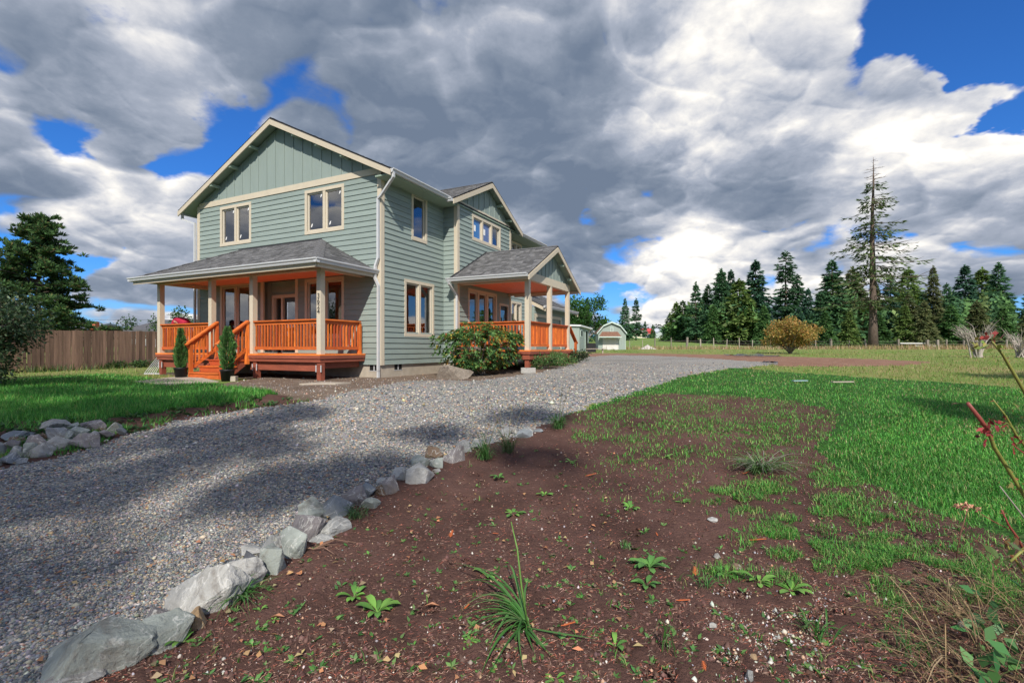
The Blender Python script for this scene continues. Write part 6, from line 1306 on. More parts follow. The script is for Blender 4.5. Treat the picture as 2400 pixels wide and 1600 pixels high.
# white car far away
def car(px, py, Y, col, lab):
    b = pt(px, py, Y); e = empty('parked_car', (b.x, b.y, float(b.z)), 0); tag(e, lab, 'car'); body = [(-2.3, .35), (2.3, .35), (2.35, .75), (2.2, 1.0), (1.2, 1.08), (.75, 1.0), (-2.3, 1.0), (-2.35, .6)]; cab = [(-2.2, 1.0), (1.15, 1.02), (.35, 1.68), (-1.9, 1.70)]
    m = MB(); m.prism([(x, -.9, z) for x, z in body], (0, 1.8, 0)); m.build('body', col, e); m = MB(); m.prism([(x, -.80, z) for x, z in cab], (0, 1.6, 0)); cb = m.build('cabin', col, e)
    m = MB(); m.prism([(-1.9, -.815, 1.08), (.75, -.815, 1.08), (.25, -.815, 1.58), (-1.75, -.815, 1.58)], (0, .01, 0)); m.build('window', GLD, cb)
    for x in (-1.45, 1.5):
        for y in (-.92, .72): m = MB(); m.tube([(x, y, .34), (x, y + .2, .34)], .34, 14); m.build('wheel', MT['black'], e)
car(1608, 790.5, 248, M('white_car_paint', (.75, .76, .78), .25, .02, spec=.6), 'white car parked far away at the left end of the wood')
car(1572, 792, 256, M('silver_car_paint', (.42, .44, .48), .3, .02, spec=.6), 'silver car parked left of the white car, far away')
car(1524, 792, 256, M('pale_blue_car_paint', (.45, .55, .68), .3, .02, spec=.6), 'pale car parked between the cream house and the grey building')
# ---------------------------------------------------------------- weeds, grass clumps, rose canes
def ribbons(curves, wid, mat, cols, name, parent=None):
    """flat tapering blades along curved centre lines"""
    V, Fc, C = [], [], []; nv = 0
    for pts, w, c in zip(curves, wid, cols):
        pts = np.array(pts, float); k = len(pts); d = np.gradient(pts, axis=0); s = np.cross(d, [0, 0, 1.0]); s /= (np.linalg.norm(s, axis=1, keepdims=True) + 1e-6); t = np.linspace(0, 1, k)[:, None]; ww = w * (1 - t ** 4) * (.55 + .45 * np.sin(np.pi * np.clip(t * 1.2, 0, 1)))
        L = pts - s * ww / 2; R = pts + s * ww / 2; mid = pts - np.array([0, 0, 1]) * ww * .22
        V.append(np.stack([L, mid, R], 1).reshape(-1, 3)); i = np.arange(k - 1)[:, None] * 3 + nv; Fc.append(np.concatenate([i + [0, 1, 4, 3], i + [1, 2, 5, 4]])); C.append(np.tile(c, (k * 3, 1))); nv += 3 * k
    return link(name, np_mesh(name, np.concatenate(V), np.concatenate(Fc), mat, np.concatenate(C), smooth=True), parent)
def gcol(r): return np.array([(.045, .15, .03), (.06, .19, .035), (.09, .22, .06), (.14, .22, .08)][r.integers(4)]) * r.uniform(.8, 1.2)
def bez(p0, p1, p2, n=9):
    t = np.linspace(0, 1, n)[:, None]; p0, p1, p2 = (np.array(q, float) for q in (p0, p1, p2)); return (1 - t) ** 2 * p0 + 2 * t * (1 - t) * p1 + t * t * p2
def tuft(name, label, px, py, n, L, spread, w, seed, cat='grass', bias=(0, 0), flat=.5, cols=None, seeds=0):
    r = np.random.default_rng(seed); b = at(px, py); e = empty(name, b); tag(e, label, cat); cv, wd, cl = [], [], []
    for i in range(n):
        a = r.uniform(0, 6.28); l = L * r.uniform(.45, 1.1); h = r.uniform(.25, 1.0) * (1 - flat) + .12; dx, dy = math.cos(a) * spread + bias[0], math.sin(a) * spread + bias[1]; o = np.array([r.normal(0, .015), r.normal(0, .015), 0]) * (1 + L * 3)
        cv.append(bez(o, o + [dx * l * .4, dy * l * .4, l * h * 1.3], o + [dx * l, dy * l, l * h * r.uniform(.15, .9)])); wd.append(w * r.uniform(.7, 1.2)); cl.append(cols[r.integers(len(cols))] if cols else gcol(r))
    ribbons(cv, wd, GRASS, cl, 'blades', e)
    if seeds:
        m = MB()
        for i in range(seeds):
            a = r.uniform(0, 6.28); t = Vector((math.cos(a) * L * .55, math.sin(a) * L * .4, L * r.uniform(1.1, 1.7))); m.tube([(0, 0, 0), t * .55 + Vector((0, 0, .03)), t], [.0022, .002, .0012], 4); m.tube([t * .93, t], [.006, .003], 5)
        m.build('seed_stalks', STRAW2, e, True)
    return e
STRAW2 = M('seed_stalk', (.25, .22, .10), .7, .2); STEMG = M('green_stem', (.12, .24, .05), .5, .15)
def build_weeds():
    # hero clump of crabgrass: blades traced in depth over the soil
    r = np.random.default_rng(60); b = at(1238, 1470); e = empty('crabgrass_clump', b); tag(e, 'large sprawling clump of long-bladed grass in the foreground soil', 'grass'); cv, wd, cl = [], [], []
    def G(px, py, h=0.0): q = at(px, py); return np.array([q.x - b.x, q.y - b.y, q.z - b.z + h])
    for (mx, my, mh, tx, ty, th) in ((1190, 1430, .14, 1075, 1445, .02), (1170, 1410, .16, 1070, 1452, .03), (1180, 1440, .10, 1065, 1460, .015), (1190, 1455, .10, 1090, 1475, .01), (1170, 1465, .09, 1100, 1480, .01), (1180, 1420, .20, 1060, 1360, .10), (1190, 1400, .22, 1045, 1352, .05), (1200, 1400, .20, 1050, 1405, .06), (1205, 1430, .12, 1140, 1540, .01), (1180, 1490, .10, 1125, 1598, .02), (1215, 1500, .10, 1135, 1610, .02), (1200, 1500, .12, 1230, 1590, .01), (1215, 1510, .08, 1310, 1560, .02), (1225, 1500, .07, 1255, 1545, .02), (1240, 1500, .06, 1290, 1545, .015), (1300, 1515, .06, 1425, 1510, .02), (1215, 1430, .18, 1260, 1375, .05), (1205, 1410, .22, 1190, 1380, .13), (1215, 1450, .12, 1175, 1445, .06), (1190, 1460, .09, 1110, 1495, .01), (1205, 1475, .09, 1150, 1490, .015), (1210, 1440, .15, 1130, 1425, .07), (1190, 1435, .13, 1100, 1420, .05), (1185, 1425, .17, 1085, 1400, .09), (1195, 1448, .08, 1120, 1455, .03), (1190, 1440, .11, 1112, 1436, .06), (1200, 1450, .10, 1130, 1470, .02)):
        cv.append(bez((r.normal(0, .006), r.normal(0, .006), 0), G(mx, my, mh), G(tx, ty, th), 11)); wd.append(r.uniform(.011, .016)); cl.append(gcol(r))
    for i in range(26): a = r.uniform(1.6, 4.6); l = r.uniform(.10, .26); cv.append(bez((0, 0, 0), (math.cos(a) * l * .5, math.sin(a) * l * .4, l * .6), (math.cos(a) * l, math.sin(a) * l * .8, l * .2))); wd.append(.007); cl.append(gcol(r))
    ribbons(cv, wd, GRASS, cl, 'blades', e)
    m = MB(); top = pt(1198, 1222, b.y + .10) - b; m.tube([(0, 0, 0), Vector((-.03, .01, .18)), Vector((-.05, .03, .35)), top], [.004, .0045, .004, .0025], 6); m.build('tall_stem', STEMG, e, True)
    # broad-leaf weeds
    def rosette(px, py, wpx, nl, lab, seed, lift=.35, lw=.34, cols=((.09, .24, .045), (.12, .29, .06), (.07, .19, .045)), tall=0.0, name='broadleaf_weed'):
        r = np.random.default_rng(seed); b = at(px, py); L = wpx * b.y / F_PX * .55; e = empty(name, b); tag(e, lab, 'weed'); V, Fc, C = [], [], []; nv = 0
        for i in range(nl):
            a = i * 2.4 + r.normal(0, .3); l = L * r.uniform(.55, 1.1); lf = lift * r.uniform(.4, 1.3); k = 7; t = np.linspace(0, 1, k); d = np.array([math.cos(a), math.sin(a)]); s = np.array([-d[1], d[0]])
            cz = tall + l * lf * np.sin(t * 2.2) ; w = l * lw * np.where(t < .3, .12 + t * .3, np.sin(np.pi * np.clip((t - .18) / .84, 0, 1)) ** .7) * (1 + .18 * np.cos(t * 22)); w[-1] = 0
            c = np.stack([d[0] * l * t, d[1] * l * t, cz], 1); sv = np.array([s[0], s[1], 0]); fold = np.array([0, 0, 1.0]) * .25
            V.append(np.stack([c - sv * w[:, None] / 2 + fold * w[:, None] / 2, c, c + sv * w[:, None] / 2 + fold * w[:, None] / 2], 1).reshape(-1, 3)); q = np.arange(k - 1)[:, None] * 3 + nv; Fc.append(np.concatenate([q + [0, 1, 4, 3], q + [1, 2, 5, 4]])); C.append(np.tile(np.array(cols[r.integers(len(cols))]) * r.uniform(.8, 1.2), (k * 3, 1))); nv += k * 3
        link('leaves', np_mesh('leaves', np.concatenate(V), np.concatenate(Fc), LEAFB, np.concatenate(C), smooth=True), e)
        if tall: m = MB(); m.tube([(0, 0, 0), (0, 0, tall)], .003, 5); m.build('stem', STEMG, e, True)
        return e
    WD = [(1140, 1350, 58, 7, 'round-leaved weed left of the tall grass stem'), (830, 1400, 80, 9, 'pale green weed above the pinnate one, left foreground'), (885, 1435, 95, 11, 'long-leaved light green weed in the left foreground soil'), (1203, 1206, 58, 8, 'leafy weed at the tip of the tall grass stem'), (1478, 1192, 50, 12, 'bushy little weed in the middle of the soil'), (1522, 1330, 92, 13, 'dark green rosette in the middle foreground soil'), (1515, 1372, 72, 11, 'smaller green rosette just below the dark one'), (1600, 1178, 40, 6, 'two-winged weed right of the bushy little one'), (1277, 1160, 40, 9, 'lumpy pale weed near the shaded soil'), (1316, 1432, 30, 5, 'heart-leaved seedling right of the grass clump'), (1350, 1500, 38, 6, 'round-leaved seedling below the heart-leaved one'), (1442, 1515, 62, 7, 'runner weed with paired leaves at the lower middle'), (1100, 1505, 45, 8, 'grey-green small weed under the grass clump'), (1180, 1580, 26, 6, 'tiny green weed at the bottom edge left of centre'), (1300, 1595, 50, 7, 'scalloped weed cut by the bottom edge'), (1855, 1385, 80, 12, 'big-leaved green weed at the front of the grass patch'), (1778, 1365, 84, 11, 'jagged dandelion rosette before the grass patch'), (1700, 1348, 60, 10, 'smooth-leaved rosette left of the jagged dandelion'), (430, 1505, 72, 8, 'bright green weed beside the tan stone'), (610, 1430, 38, 5, 'small weed near the largest boulder'), (640, 1455, 34, 6, 'weed with a red leaf near the largest boulder'), (1340, 1085, 34, 9, 'dark green weed at the edge of the shaded soil'), (1170, 1120, 40, 9, 'blue-green weed in the shaded soil by the stones'), (1560, 1075, 40, 8, 'weed at the left edge of the thin grass'), (2090, 1450, 44, 6, 'yellow-green seedling before the dry grass heap'), (1880, 1470, 30, 6, 'seedling right of the pale pebbles'), (1480, 1470, 26, 5, 'little seedling in the lower middle soil'), (205, 1000, 30, 7, 'weed behind the left rock pile')]
    for i, (px, py, w, nl, lab) in enumerate(WD): rosette(px, py, w, nl, lab, 600 + i, tall=.0 if i != 3 else 0, cols=((.15, .34, .06), (.20, .40, .08), (.12, .28, .06)) if i not in (5, 6, 22) else ((.10, .25, .06), (.13, .30, .07)))
    # seedlings nobody counts
    n = 1200; px = rng.uniform(350, 2350, n); py = rng.uniform(1010, 1600, n); x, y, z = unproj(px, py); k = (region(x, y) == 2) & (rng.uniform(size=n) < .4 + .6 * np.clip((py - 1000) / 300, 0, 1)); x, y, z = x[k], y[k], z[k]; n = len(x); P, D, Ls = [], [], []
    for a, b_, c in zip(x, y, z):
        m = rng.integers(3, 7); t = rng.uniform(0, 6.28, m); P.append(np.tile([a, b_, c], (m, 1))); D.append(np.stack([np.cos(t), np.sin(t), rng.uniform(.1, .7, m)], 1)); Ls.append(np.full(m, rng.uniform(.013, .042)))
    P, D, Ls = map(np.concatenate, (P, D, Ls)); m = len(P); V, Fc = cards(P, D, np.tile([[0, 0, 1.0]], (m, 1)) + rng.normal(0, .3, (m, 3)), Ls, Ls * .42); tag(link('weed_seedlings', np_mesh('weed_seedlings', V, Fc, LEAFB, rep4(pal(m, [(.10, .24, .05), (.07, .18, .05), (.14, .27, .08)])))), 'tiny green weed seedlings dotted over the brown soil', 'weeds', kind='stuff')
    # low broadleaf plants in the left verge
    px = rng.uniform(0, 730, 240); py = rng.uniform(905, 1040, 240); x, y, z = unproj(px, py); k = region(x, y) == 5; x, y, z = x[k], y[k], z[k]; P, D = [], []
    for a, b_, c in zip(x, y, z): m = 9; t = rng.uniform(0, 6.28, m); P.append(np.tile([a, b_, c], (m, 1)) + rng.normal(0, .05, (m, 3)) * [1, 1, 0]); D.append(np.stack([np.cos(t), np.sin(t), rng.uniform(.2, .9, m)], 1))
    P, D = map(np.concatenate, (P, D)); m = len(P); V, Fc = cards(P, D, np.tile([[0, 0, 1.0]], (m, 1)), rng.uniform(.05, .13, m), rng.uniform(.025, .05, m)); tag(link('verge_weeds', np_mesh('verge_weeds', V, Fc, LEAFB, rep4(pal(m, [(.05, .13, .035), (.08, .18, .05), (.04, .10, .035)])))), 'broad-leaved weeds on the dark soil strip left of the gravel', 'weeds', kind='stuff')
    # tufts
    tuft('grass_tuft', 'bright grass tuft at the foot of the largest boulder', 560, 1405, 60, .24, .9, .006, 1, bias=(.25, -.2))
    tuft('grass_tuft', 'grass tuft wedged between the angular stones of the edging', 835, 1215, 46, .20, .8, .006, 2, cols=[np.array((.05, .13, .04)), np.array((.10, .17, .06))])
    tuft('grass_tuft', 'dense tall grass tuft with seed stalks covering the stone row end, left one', 1135, 1075, 90, .36, .7, .007, 3, flat=.25, seeds=6)
    tuft('grass_tuft', 'dense grass tuft with seed stalks at the stone row end, right one', 1190, 1060, 90, .34, .8, .007, 4, flat=.3, seeds=4, cols=[np.array((.10, .17, .05)), np.array((.16, .19, .08)), np.array((.06, .15, .04))])
    tuft('grass_tuft', 'fresh green grass tuft standing beyond the far end of the stone row', 1308, 1004, 110, .32, .7, .008, 5, flat=.2, seeds=5)
    tuft('grass_tuft', 'wide sprawling grass tuft with grey dead blades in the middle of the bed', 1780, 1105, 170, .46, 1.0, .008, 6, flat=.65, bias=(.1, 0), cols=[np.array((.10, .20, .06)), np.array((.15, .24, .09)), np.array((.30, .30, .24)), np.array((.07, .16, .04))])
    tuft('grass_tuft', 'small upright grass shoot in the lower middle soil', 1575, 1525, 9, .20, .5, .009, 7, flat=.1)
    tuft('grass_tuft', 'grass shoot right of the pale pebbles', 1912, 1490, 22, .20, .8, .007, 8, flat=.35)
    tuft('grass_tuft', 'small grass shoot near the bottom right of the soil', 2130, 1535, 20, .22, .6, .006, 9, flat=.2)
    tuft('grass_tuft', 'little grass shoot in the middle of the soil', 1465, 1285, 14, .10, .6, .005, 10, flat=.2)
    tuft('grass_tuft', 'grass shoot in the lower left of the grass patch', 1655, 1380, 20, .14, .6, .006, 11, flat=.3)
    tuft('grass_tuft', 'dark grass tuft on the left verge by the gravel', 590, 935, 50, .20, .8, .012, 12)
    # fallen cedar sprigs
    SPR = M('dead_cedar_sprig', (.62, .16, .05), .8, .15)
    for i, (px, py, ln, an, lab) in enumerate(((1055, 1262, 42, 1.5, 'orange dead cedar sprig lying upright left of centre'), (1315, 1470, 44, .05, 'orange cedar sprig right of the grass clump'), (1585, 1410, 40, -.3, 'orange cedar sprig in the middle of the soil'), (1630, 1352, 46, 1.2, 'orange cedar sprig leaning on a grass shoot'), (1658, 1588, 56, 1.4, 'orange cedar sprig at the bottom edge'), (1372, 1117, 34, 0, 'straight orange twig lying on the upper soil'), (1755, 1268, 48, -.35, 'orange cedar sprig at the foot of the grass patch'), (1088, 1430, 26, .9, 'small orange sprig under the grass clump'), (1542, 1258, 20, 1.6, 'small orange sprig in the middle of the bed'), (1155, 1252, 22, -.6, 'short orange sprig near the tall stem'), (1740, 1112, 24, .2, 'orange sprig under the wide grass tuft'))):
        b = at(px, py); L = ln * .8 * b.y / F_PX; m = MB(); d = Vector((math.cos(an), math.sin(an) * 1.2, .25)); d.normalize(); m.tube([(0, 0, .004), d * L], [.0016, .0008], 4)
        s = d.cross(Vector((0, 0, 1))).normalized()
        for q in range(9):
            t = .12 + q * .095; w = L * .30 * (1 - t * .7)
            for sg in (-1, 1): p = d * L * t; m.add([p, p + (s * sg * .8 + d * .8) * w + Vector((0, 0, .004)), p + d * L * .07], [(0, 1, 2)])
        o = m.build('cedar_sprig', SPR); o.location = b + Vector((0, 0, .006)); tag(o, lab, 'sprig', 'fallen cedar sprigs')
    # dried flower head on a stem
    b = at(2241, 1306); e = empty('dried_flower', b); tag(e, 'dried pinkish brown flower head on a thin stem at the lawn edge', 'flower'); top = pt(2268, 1192, b.y) - b; m = MB(); m.tube([(0, 0, 0), top * .5 + Vector((-.008, 0, 0)), top], [.0035, .003, .003], 5); m.build('stem', M('dry_stem', (.16, .08, .05), .8, .2), e, True)
    r = np.random.default_rng(65); n = 120; a = r.uniform(0, 6.28, n); q = .062 * np.sqrt(r.uniform(0, 1, n)); P = np.stack([top.x + q * np.cos(a), top.y + q * np.sin(a), top.z + .014 - 3 * q * q + r.normal(0, .004, n)], 1); V, Fc = cards(P, r.normal(size=(n, 3)) + [0, 0, .8], r.normal(size=(n, 3)), np.full(n, .016), np.full(n, .012)); link('flower_head', np_mesh('flower_head', V, Fc, NEED, rep4(pal(n, [(.42, .20, .13), (.55, .30, .2), (.30, .12, .09)]))), e)
    # rose canes at the right edge
    CANE = M('rose_cane', (.22, .23, .055), .5, .22, 12); CANR = M('red_rose_cane', (.26, .065, .05), .5, .25, 14); THORN = M('rose_thorn', (.20, .05, .03), .5, .1); ROSEL = M('rose_leaves', (.2, .06, .04), .5, .2, 9, attr=True, transl=.25)
    base = Vector((2.62, 2.05, float(hz(2.62, 2.05)))); e = empty('rose_bush', base); tag(e, 'thorny green rose canes with red shoots leaning in at the right edge', 'rose bush')
    canes = [([(2270, 947), (2316, 1007), (2330, 1048), (2357, 1090), (2400, 1160), (2470, 1290)], 2.15, .0085, CANE), ([(2325, 800), (2349, 829), (2378, 878), (2400, 916), (2460, 1060), (2520, 1250)], 2.0, .0065, CANE), ([(2328, 937), (2357, 974), (2382, 1020), (2400, 1042), (2460, 1150), (2500, 1290)], 2.25, .0055, CANE), ([(2343, 1138), (2372, 1176), (2400, 1212), (2450, 1300)], 2.3, .004, TWIG), ([(2347, 1194), (2365, 1232), (2384, 1258), (2420, 1330)], 2.1, .0055, CANR), ([(2300, 1204), (2330, 1222), (2362, 1238)], 2.3, .002, CANR), ([(2356, 1268), (2372, 1300), (2400, 1340), (2440, 1400)], 2.2, .006, CANE), ([(2368, 1315), (2400, 1285), (2450, 1310)], 2.1, .009, CANE), ([(2340, 985), (2362, 992), (2385, 1015)], 2.25, .003, CANE), ([(2372, 1040), (2400, 1062), (2440, 1090)], 2.1, .004, CANR)]
    th = MB(); r = np.random.default_rng(66)
    for pts, Y, rad, mt in canes:
        P = [pt(x, y, Y + .02 * i) - base for i, (x, y) in enumerate(pts)]; m = MB(); k = len(P); m.tube(P, [rad * (.55 + .45 * min(1, i / 2)) for i in range(k)], 8); m.build('cane', mt, e, True)
        if rad > .005:
            for i in range(14):
                s = r.uniform(0, k - 1.01); j = int(s); q = P[j].lerp(P[j + 1], s - j); d = Vector(r.normal(size=3)); d.y *= .3; d.normalize(); th.tube([q, q + d * (rad + .012)], [.0035, .0004], 4)
    m = MB(); m.tube([pt(2268, 944, 2.15) - base, pt(2296, 980, 2.16) - base, pt(2318, 1012, 2.17) - base], [.0075, .0088, .009], 8); m.build('red_tip', CANR, e, True)
    th.build('thorns', THORN, e)
    def leafset(cx, cy, Y, n, sp, L, cols):
        c = np.array(pt(cx, cy, Y) - base); P = c + r.normal(0, sp, (n, 3)) * [1, .6, .8]; V, Fc = cards(P, r.normal(size=(n, 3)) + [0, 0, .3], r.normal(size=(n, 3)) + [0, -.5, .5], r.uniform(.6, 1.2, n) * L, r.uniform(.4, .6, n) * L * .8); return link('leaves', np_mesh('leaves', V, Fc, ROSEL, rep4(pal(n, cols))), e)
    leafset(2326, 803, 2.0, 16, .026, .036, [(.25, .04, .035), (.16, .22, .04), (.32, .06, .05)]); leafset(2290, 812, 2.0, 9, .02, .034, [(.16, .24, .04), (.28, .26, .06)]); leafset(2322, 1012, 2.15, 26, .030, .034, [(.22, .03, .035), (.32, .05, .05)]); leafset(2352, 1005, 2.2, 8, .025, .03, [(.25, .05, .04)]); leafset(2382, 1045, 2.1, 12, .02, .028, [(.28, .04, .04)]); leafset(2360, 958, 2.2, 6, .03, .03, [(.22, .20, .06)]); leafset(2385, 1130, 2.15, 8, .03, .035, [(.35, .10, .05), (.2, .2, .05)])
    leafset(2372, 1290, 2.1, 10, .05, .05, [(.10, .18, .05), (.2, .12, .05)])
    # heap of dry grass and bindweed at the lower right corner
    r = np.random.default_rng(67); b = at(2360, 1560); e = empty('dry_grass_heap', b); tag(e, 'tangled heap of dry straw-coloured grass in the lower right corner', 'dry grass'); cv, wd, cl = [], [], []
    for i in range(340):
        o = at(r.uniform(2180, 2620), r.uniform(1400, 1720)); o = np.array(o - b); a = r.normal(2.6, .8); l = r.uniform(.15, .55); h = r.uniform(.02, .22)
        cv.append(bez(o, o + [math.cos(a) * l * .5, math.sin(a) * l * .5, h * 1.6 + .05], o + [math.cos(a) * l, math.sin(a) * l, h * .5 + .01], 7)); wd.append(r.uniform(.0025, .005)); cl.append(np.array([(.30, .21, .11), (.22, .14, .08), (.36, .27, .16), (.15, .10, .055), (.10, .13, .04)][r.integers(5)]) * r.uniform(.7, 1.2))
    for tx, ty in ((2085, 1412), (2120, 1300), (2160, 1330), (2190, 1340), (2140, 1360), (2200, 1370)):
        o = np.array(at(2300, 1480) - b); t = np.array(at(tx, ty) - b) + [0, 0, .03]; cv.append(bez(o, (o + t) / 2 + [0, 0, .10], t, 9)); wd.append(.004); cl.append(np.array((.36, .27, .15)))
    ribbons(cv, wd, STRAW, cl, 'straw', e)
    n = 70; P = np.array([np.array(at(r.uniform(2270, 2560), r.uniform(1440, 1680)) - b) + [0, 0, r.uniform(.03, .16)] for _ in range(n)]); V, Fc = cards(P, r.normal(size=(n, 3)) + [0, -.3, .2], r.normal(size=(n, 3)) * .4 + [0, -.4, 1], r.uniform(.05, .085, n), r.uniform(.035, .055, n)); link('leaves', np_mesh('leaves', V, Fc, LEAFB, rep4(pal(n, [(.05, .15, .045), (.08, .20, .06)]))), e)
    for i, (px, py, w, h, c, lab) in enumerate(((2255, 1435, 26, 26, 'tan', 'tan cobble at the edge of the dry grass heap'), (2262, 1462, 20, 16, 'grey', 'small grey cobble below the tan one by the dry grass'))): o = put_stone(i, px, py, w, h, c, 860 + i); tag(o, lab, 'stone')
    # dead twigs by the stones
    m = MB(); b = at(735, 1290)
    for i in range(9): a = r.uniform(-.5, .6) + (3.14 if i % 2 else 0); l = r.uniform(.12, .3); m.tube([(0, 0, .01), (math.cos(a) * l * .5, math.sin(a) * l * .5, r.uniform(.02, .06)), (math.cos(a) * l, math.sin(a) * l, .01)], [.004, .003, .0012], 5)
    o = m.build('dead_twig', M('dead_twig_bark', (.22, .13, .09), .9, .2)); o.location = b; tag(o, 'branched dead twig lying on the soil beside the leaning stone', 'twig')
build_weeds()

# ---------------------------------------------------------------- things around the porch and yard
def build_misc():
    P = [to_world(*q) for q in ((-6.3, -3.9, 0), (-4.3, -4.0, 0), (-3.3, -2.62, 0), (-4.75, -2.5, 0))]
    pts = [at(315, 896), at(400, 886), at(450, 882), at(512, 896), at(466, 898), at(381, 903)]
    m = MB(); zc = sum(p.z for p in pts) / len(pts); m.prism([(p.x, p.y, p.z - .05) for p in pts], (0, 0, .08)); o = m.build('path_slab', MT['conc']); tag(o, kind='structure')
    # bundle of pale pipes leaning at the left end of the deck
    PIPE = M('pale_plastic_sheet', (.55, .56, .60), .5, .2); b = at(362, 876); e = empty('pipe_bundle', b); tag(e, 'bundle of pale plastic strips leaning at the left foot of the porch', 'bundle')
    for i in range(6): m = MB(); m.bar((-.28 + i * .06, -.1 + .02 * i, 0), (.02 + i * .03, .1, .55 - .03 * i), .055, .012); m.build('strip', PIPE if i % 2 else MT['white'], e)
    m = MB(); m.box(-.2, .35, -.2, .0, 0, .03); m.build('scrap', MT['white'], e)
    for i, (px, py, s, lab, mt) in enumerate(((549, 893, .13, 'small concrete block beside the right potted evergreen', 'conc'), (760, 897, .0, '', 'conc'))):
        if not s: continue
        o = MB().box(-s / 2, s / 2, -s / 2, s / 2, 0, s).build('concrete_block', MT[mt]); o.location = at(px, py); tag(o, lab, 'block')
    m = MB(); m.prism([(-.5, -.25, 0), (.35, -.3, 0), (.55, .15, 0), (-.2, .25, 0)], (0, 0, .035)); o = m.build('flat_board', MT['conc']); o.location = at(762, 900); tag(o, 'flat grey board lying in front of the corner support post', 'board')
    m = MB(); m.box(-.22, .22, -.12, .12, 0, .16); o = m.build('stone_block', stone_mat('pale_block', (.45, .43, .40))); o.location = at(1238, 874); tag(o, 'pale concrete footing block under the side porch corner', 'block')
    BL = M('black_plastic_sheet', (.02, .022, .028), .35, .2, spec=.6)
    for i, (px, py, w, d, lab) in enumerate(((1745, 833, 2.6, 1.0, 'left black plastic sheet lying in the far grass'), (1775, 835.5, 2.8, .9, 'right black and white plastic sheet lying in the far grass'), (1805, 852, .55, .3, 'black hose coil at the end of the gravel'))):
        b = at(px, py); m = MB(); n = 10; r = np.random.default_rng(i); top = [(w * (q / n - .5), d * .5 * math.sin(q * 1.7) * .3 + d * .4, r.uniform(.03, .12)) for q in range(n + 1)]; bot = [(w * (q / n - .5), -d * .4 + d * .2 * math.sin(q * 2.1), r.uniform(.02, .10)) for q in range(n + 1)]
        m.add(top + bot, [(q, q + 1, n + 2 + q, n + 1 + q) for q in range(n)]); m.add([(x, y, 0) for x, y, z in top + bot], [(q, n + 1 + q, n + 2 + q, q + 1) for q in range(n)]); o = m.build('plastic_sheet', BL); o.location = b; tag(o, lab, 'sheet')
    for px, py, w, lab, mt in ((1875, 898, .36, 'thin pale blue strip lying in the green lawn', M('pale_blue_strip', (.26, .38, .40), .6, .1)), (1975, 901, .50, 'pale flat board lying in the green lawn', M('pale_board', (.40, .34, .28), .8, .15))):
        o = MB().bar((-w / 2, 0, .06), (w / 2, .03, .065), .10, .02).build('lawn_board', mt); o.location = at(px, py); tag(o, lab, 'board')
    LF = M('brown_fallen_leaf', (.42, .20, .11), .8, .15)
    for px, py, lab in ((2246, 955, 'brown fallen leaf on the lawn near the right edge'), (1012, 1425, 'pale fallen leaf left of the grass clump'), (650, 1452, 'red fallen leaf near the largest boulder')):
        b = at(px, py); m = MB(); k = b.y * .008; m.add([(-k * 2, 0, .01), (0, -k, .03), (k * 2, 0, .012), (0, k, .02), (0, 0, .012)], [(0, 1, 4), (1, 2, 4), (2, 3, 4), (3, 0, 4)]); o = m.build('fallen_leaf', LF); o.location = b + Vector((0, 0, .05 if py < 1000 else .003)); tag(o, lab, 'leaf')
    # larger pale pebbles in the soil
    for i, (px, py, w, h, c, lab) in enumerate(((1672, 1549 - 330, 22, 9, 'pale', 'long pale pebble left of the grass patch'), (1672, 1467, 15, 12, 'pale', 'round pale pebble in the lower right soil'), (1682, 1305, 15, 11, 'pale', 'pale pebble below the yellow-flowered weed'), (1768, 1542, 17, 14, 'tan', 'tan pebble among the pale grit'), (2015, 1565, 15, 11, 'pale', 'pale pebble at the lower right near the straw'), (1758, 1585, 16, 22, 'grey', 'grey pebble near the bottom edge'), (1728, 1330, 24, 14, 'brown', 'brown pebble among the weeds before the grass patch'))):
        o = put_stone(i, px, py, w, h, c, 880 + i, .15); o.name = 'pebble'; tag(o, lab, 'pebble')
build_misc()

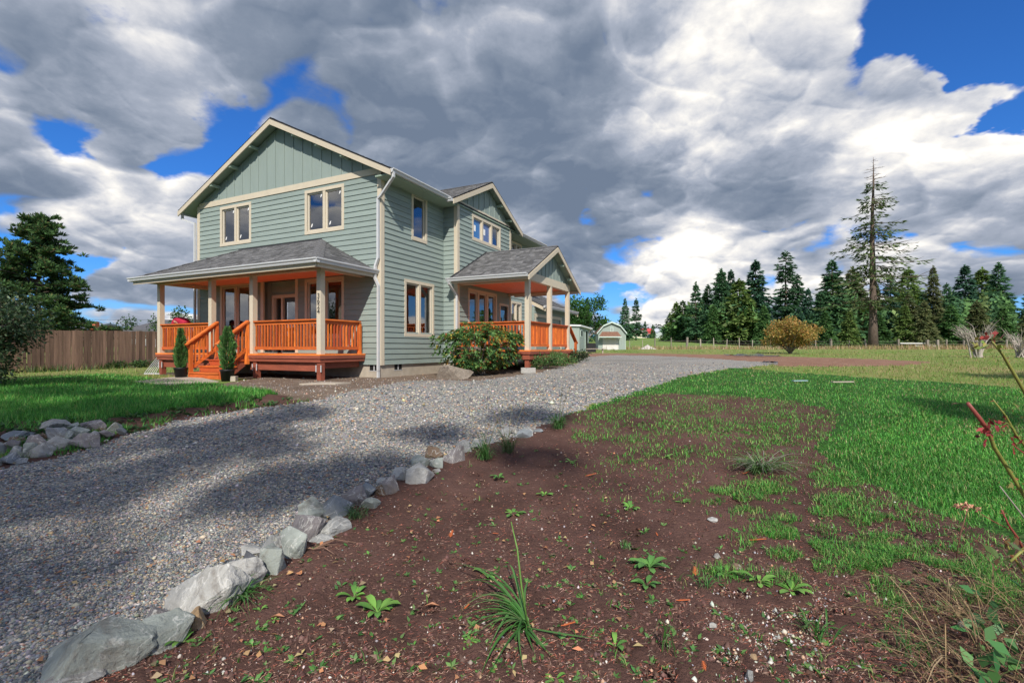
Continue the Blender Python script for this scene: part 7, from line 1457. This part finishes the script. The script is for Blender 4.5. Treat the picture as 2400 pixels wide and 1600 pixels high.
# ---------------------------------------------------------------- person bending over on the porch
def skinned(name, joints, edges, mat, parent, sub=2, root=0):
    me = bpy.data.meshes.new(name); me.from_pydata([j[:3] for j in joints], edges, []); o = bpy.data.objects.new(name, me); COL.objects.link(o); md = o.modifiers.new('s', 'SKIN'); md.use_smooth_shade = True
    for i, j in enumerate(joints): me.skin_vertices[0].data[i].radius = (j[3], j[4] if len(j) > 4 else j[3])
    me.skin_vertices[0].data[root].use_root = True; sd = o.modifiers.new('u', 'SUBSURF'); sd.levels = sd.render_levels = sub
    ev = bpy.data.meshes.new_from_object(o.evaluated_get(bpy.context.evaluated_depsgraph_get())); bpy.data.objects.remove(o); ev.materials.clear(); ev.materials.append(mat); ev.polygons.foreach_set('use_smooth', np.ones(len(ev.polygons), dtype=bool)); return link(name, ev, parent)
def build_person():
    SKIN = M('skin', (.50, .30, .22), .6, .05); JACK = M('dark_red_jacket', (.36, .012, .045), .8, .2, 9, bump=.3, bscale=14); JEAN = M('blue_grey_jeans', (.10, .13, .19), .85, .15, 20); HAIR = M('dark_hair', (.02, .014, .012), .6, .2, 30); SHOE = M('dark_shoes', (.03, .03, .035), .6, .1)
    b = to_world(-7.42, -.98, DZ); e = empty('person', b, math.radians(152)); tag(e, 'person in a dark red jacket and jeans bending forward behind the porch railing', 'person')
    # local: x forward (away to the left), y left, z up
    J = [(0, 0, .88, .13), (.16, 0, .98, .13), (.32, 0, 1.08, .145), (.47, 0, 1.10, .10), (.56, 0, 1.09, .055), (.64, 0, 1.08, .085), (.71, 0, 1.03, .08), (.02, .10, .82, .10), (.08, .12, .46, .07), (-.02, .12, .09, .045), (.12, .12, .03, .04), (.02, -.10, .82, .10), (.06, -.12, .46, .07), (-.04, -.12, .09, .045), (.10, -.12, .03, .04),
         (.42, .17, 1.06, .07), (.50, .22, .80, .05), (.62, .17, .60, .04), (.66, .15, .53, .032), (.42, -.17, 1.06, .07), (.52, -.22, .80, .05), (.64, -.15, .60, .04), (.68, -.13, .53, .032)]
    E_ = [(0, 1), (1, 2), (2, 3), (3, 4), (4, 5), (5, 6), (0, 7), (7, 8), (8, 9), (9, 10), (0, 11), (11, 12), (12, 13), (13, 14), (2, 15), (15, 16), (16, 17), (17, 18), (2, 19), (19, 20), (20, 21), (21, 22)]
    skinned('body', J, E_, SKIN, e)
    g = .025
    TJ = [(-.03, 0, .90, .15 + g), (.12, 0, .99, .15 + g), (.30, 0, 1.09, .17 + g), (.44, 0, 1.10, .12 + g), (.40, .17, 1.06, .085), (.50, .22, .80, .066), (.60, .17, .62, .056), (.40, -.17, 1.06, .085), (.52, -.22, .80, .066), (.62, -.15, .62, .056)]
    skinned('jacket', TJ, [(0, 1), (1, 2), (2, 3), (2, 4), (4, 5), (5, 6), (2, 7), (7, 8), (8, 9)], JACK, e)
    skinned('jeans', [(0, 0, .86, .15), (.02, .10, .80, .115), (.08, .12, .46, .085), (-.02, .12, .10, .065), (.02, -.10, .80, .115), (.06, -.12, .46, .085), (-.04, -.12, .10, .065)], [(0, 1), (1, 2), (2, 3), (0, 4), (4, 5), (5, 6)], JEAN, e)
    V, Fc = ICO[3]; W = V * [.105, .092, .10]; W = W * (1 + .05 * np.sin(V @ [6, 5, 7.]))[:, None]; link('hair', np_mesh('hair', W + [.635, 0, 1.115], Fc, HAIR, smooth=True), e)
    for s in (1, -1):
        m = MB(); m.tube([(-.07, .12 * s, .04), (.03, .12 * s, .055), (.15, .12 * s, .035), (.21, .12 * s, .03)], [.04, .05, .045, .025], 8); m.build('shoe', SHOE, e, True)
        for q in range(5): # fingers
            m = MB(); x0 = .66 + (.02 if s > 0 else .02); y0 = s * (.17 - .02 * q) if q < 4 else s * .19; l = (.07, .08, .075, .06, .05)[q]; m.tube([(x0, y0, .50), (x0 + .012, y0, .50 - l * .6), (x0 + .005, y0 - s * .004, .50 - l)], [.010, .009, .007], 6); m.build('finger', SKIN, e, True)
build_person()
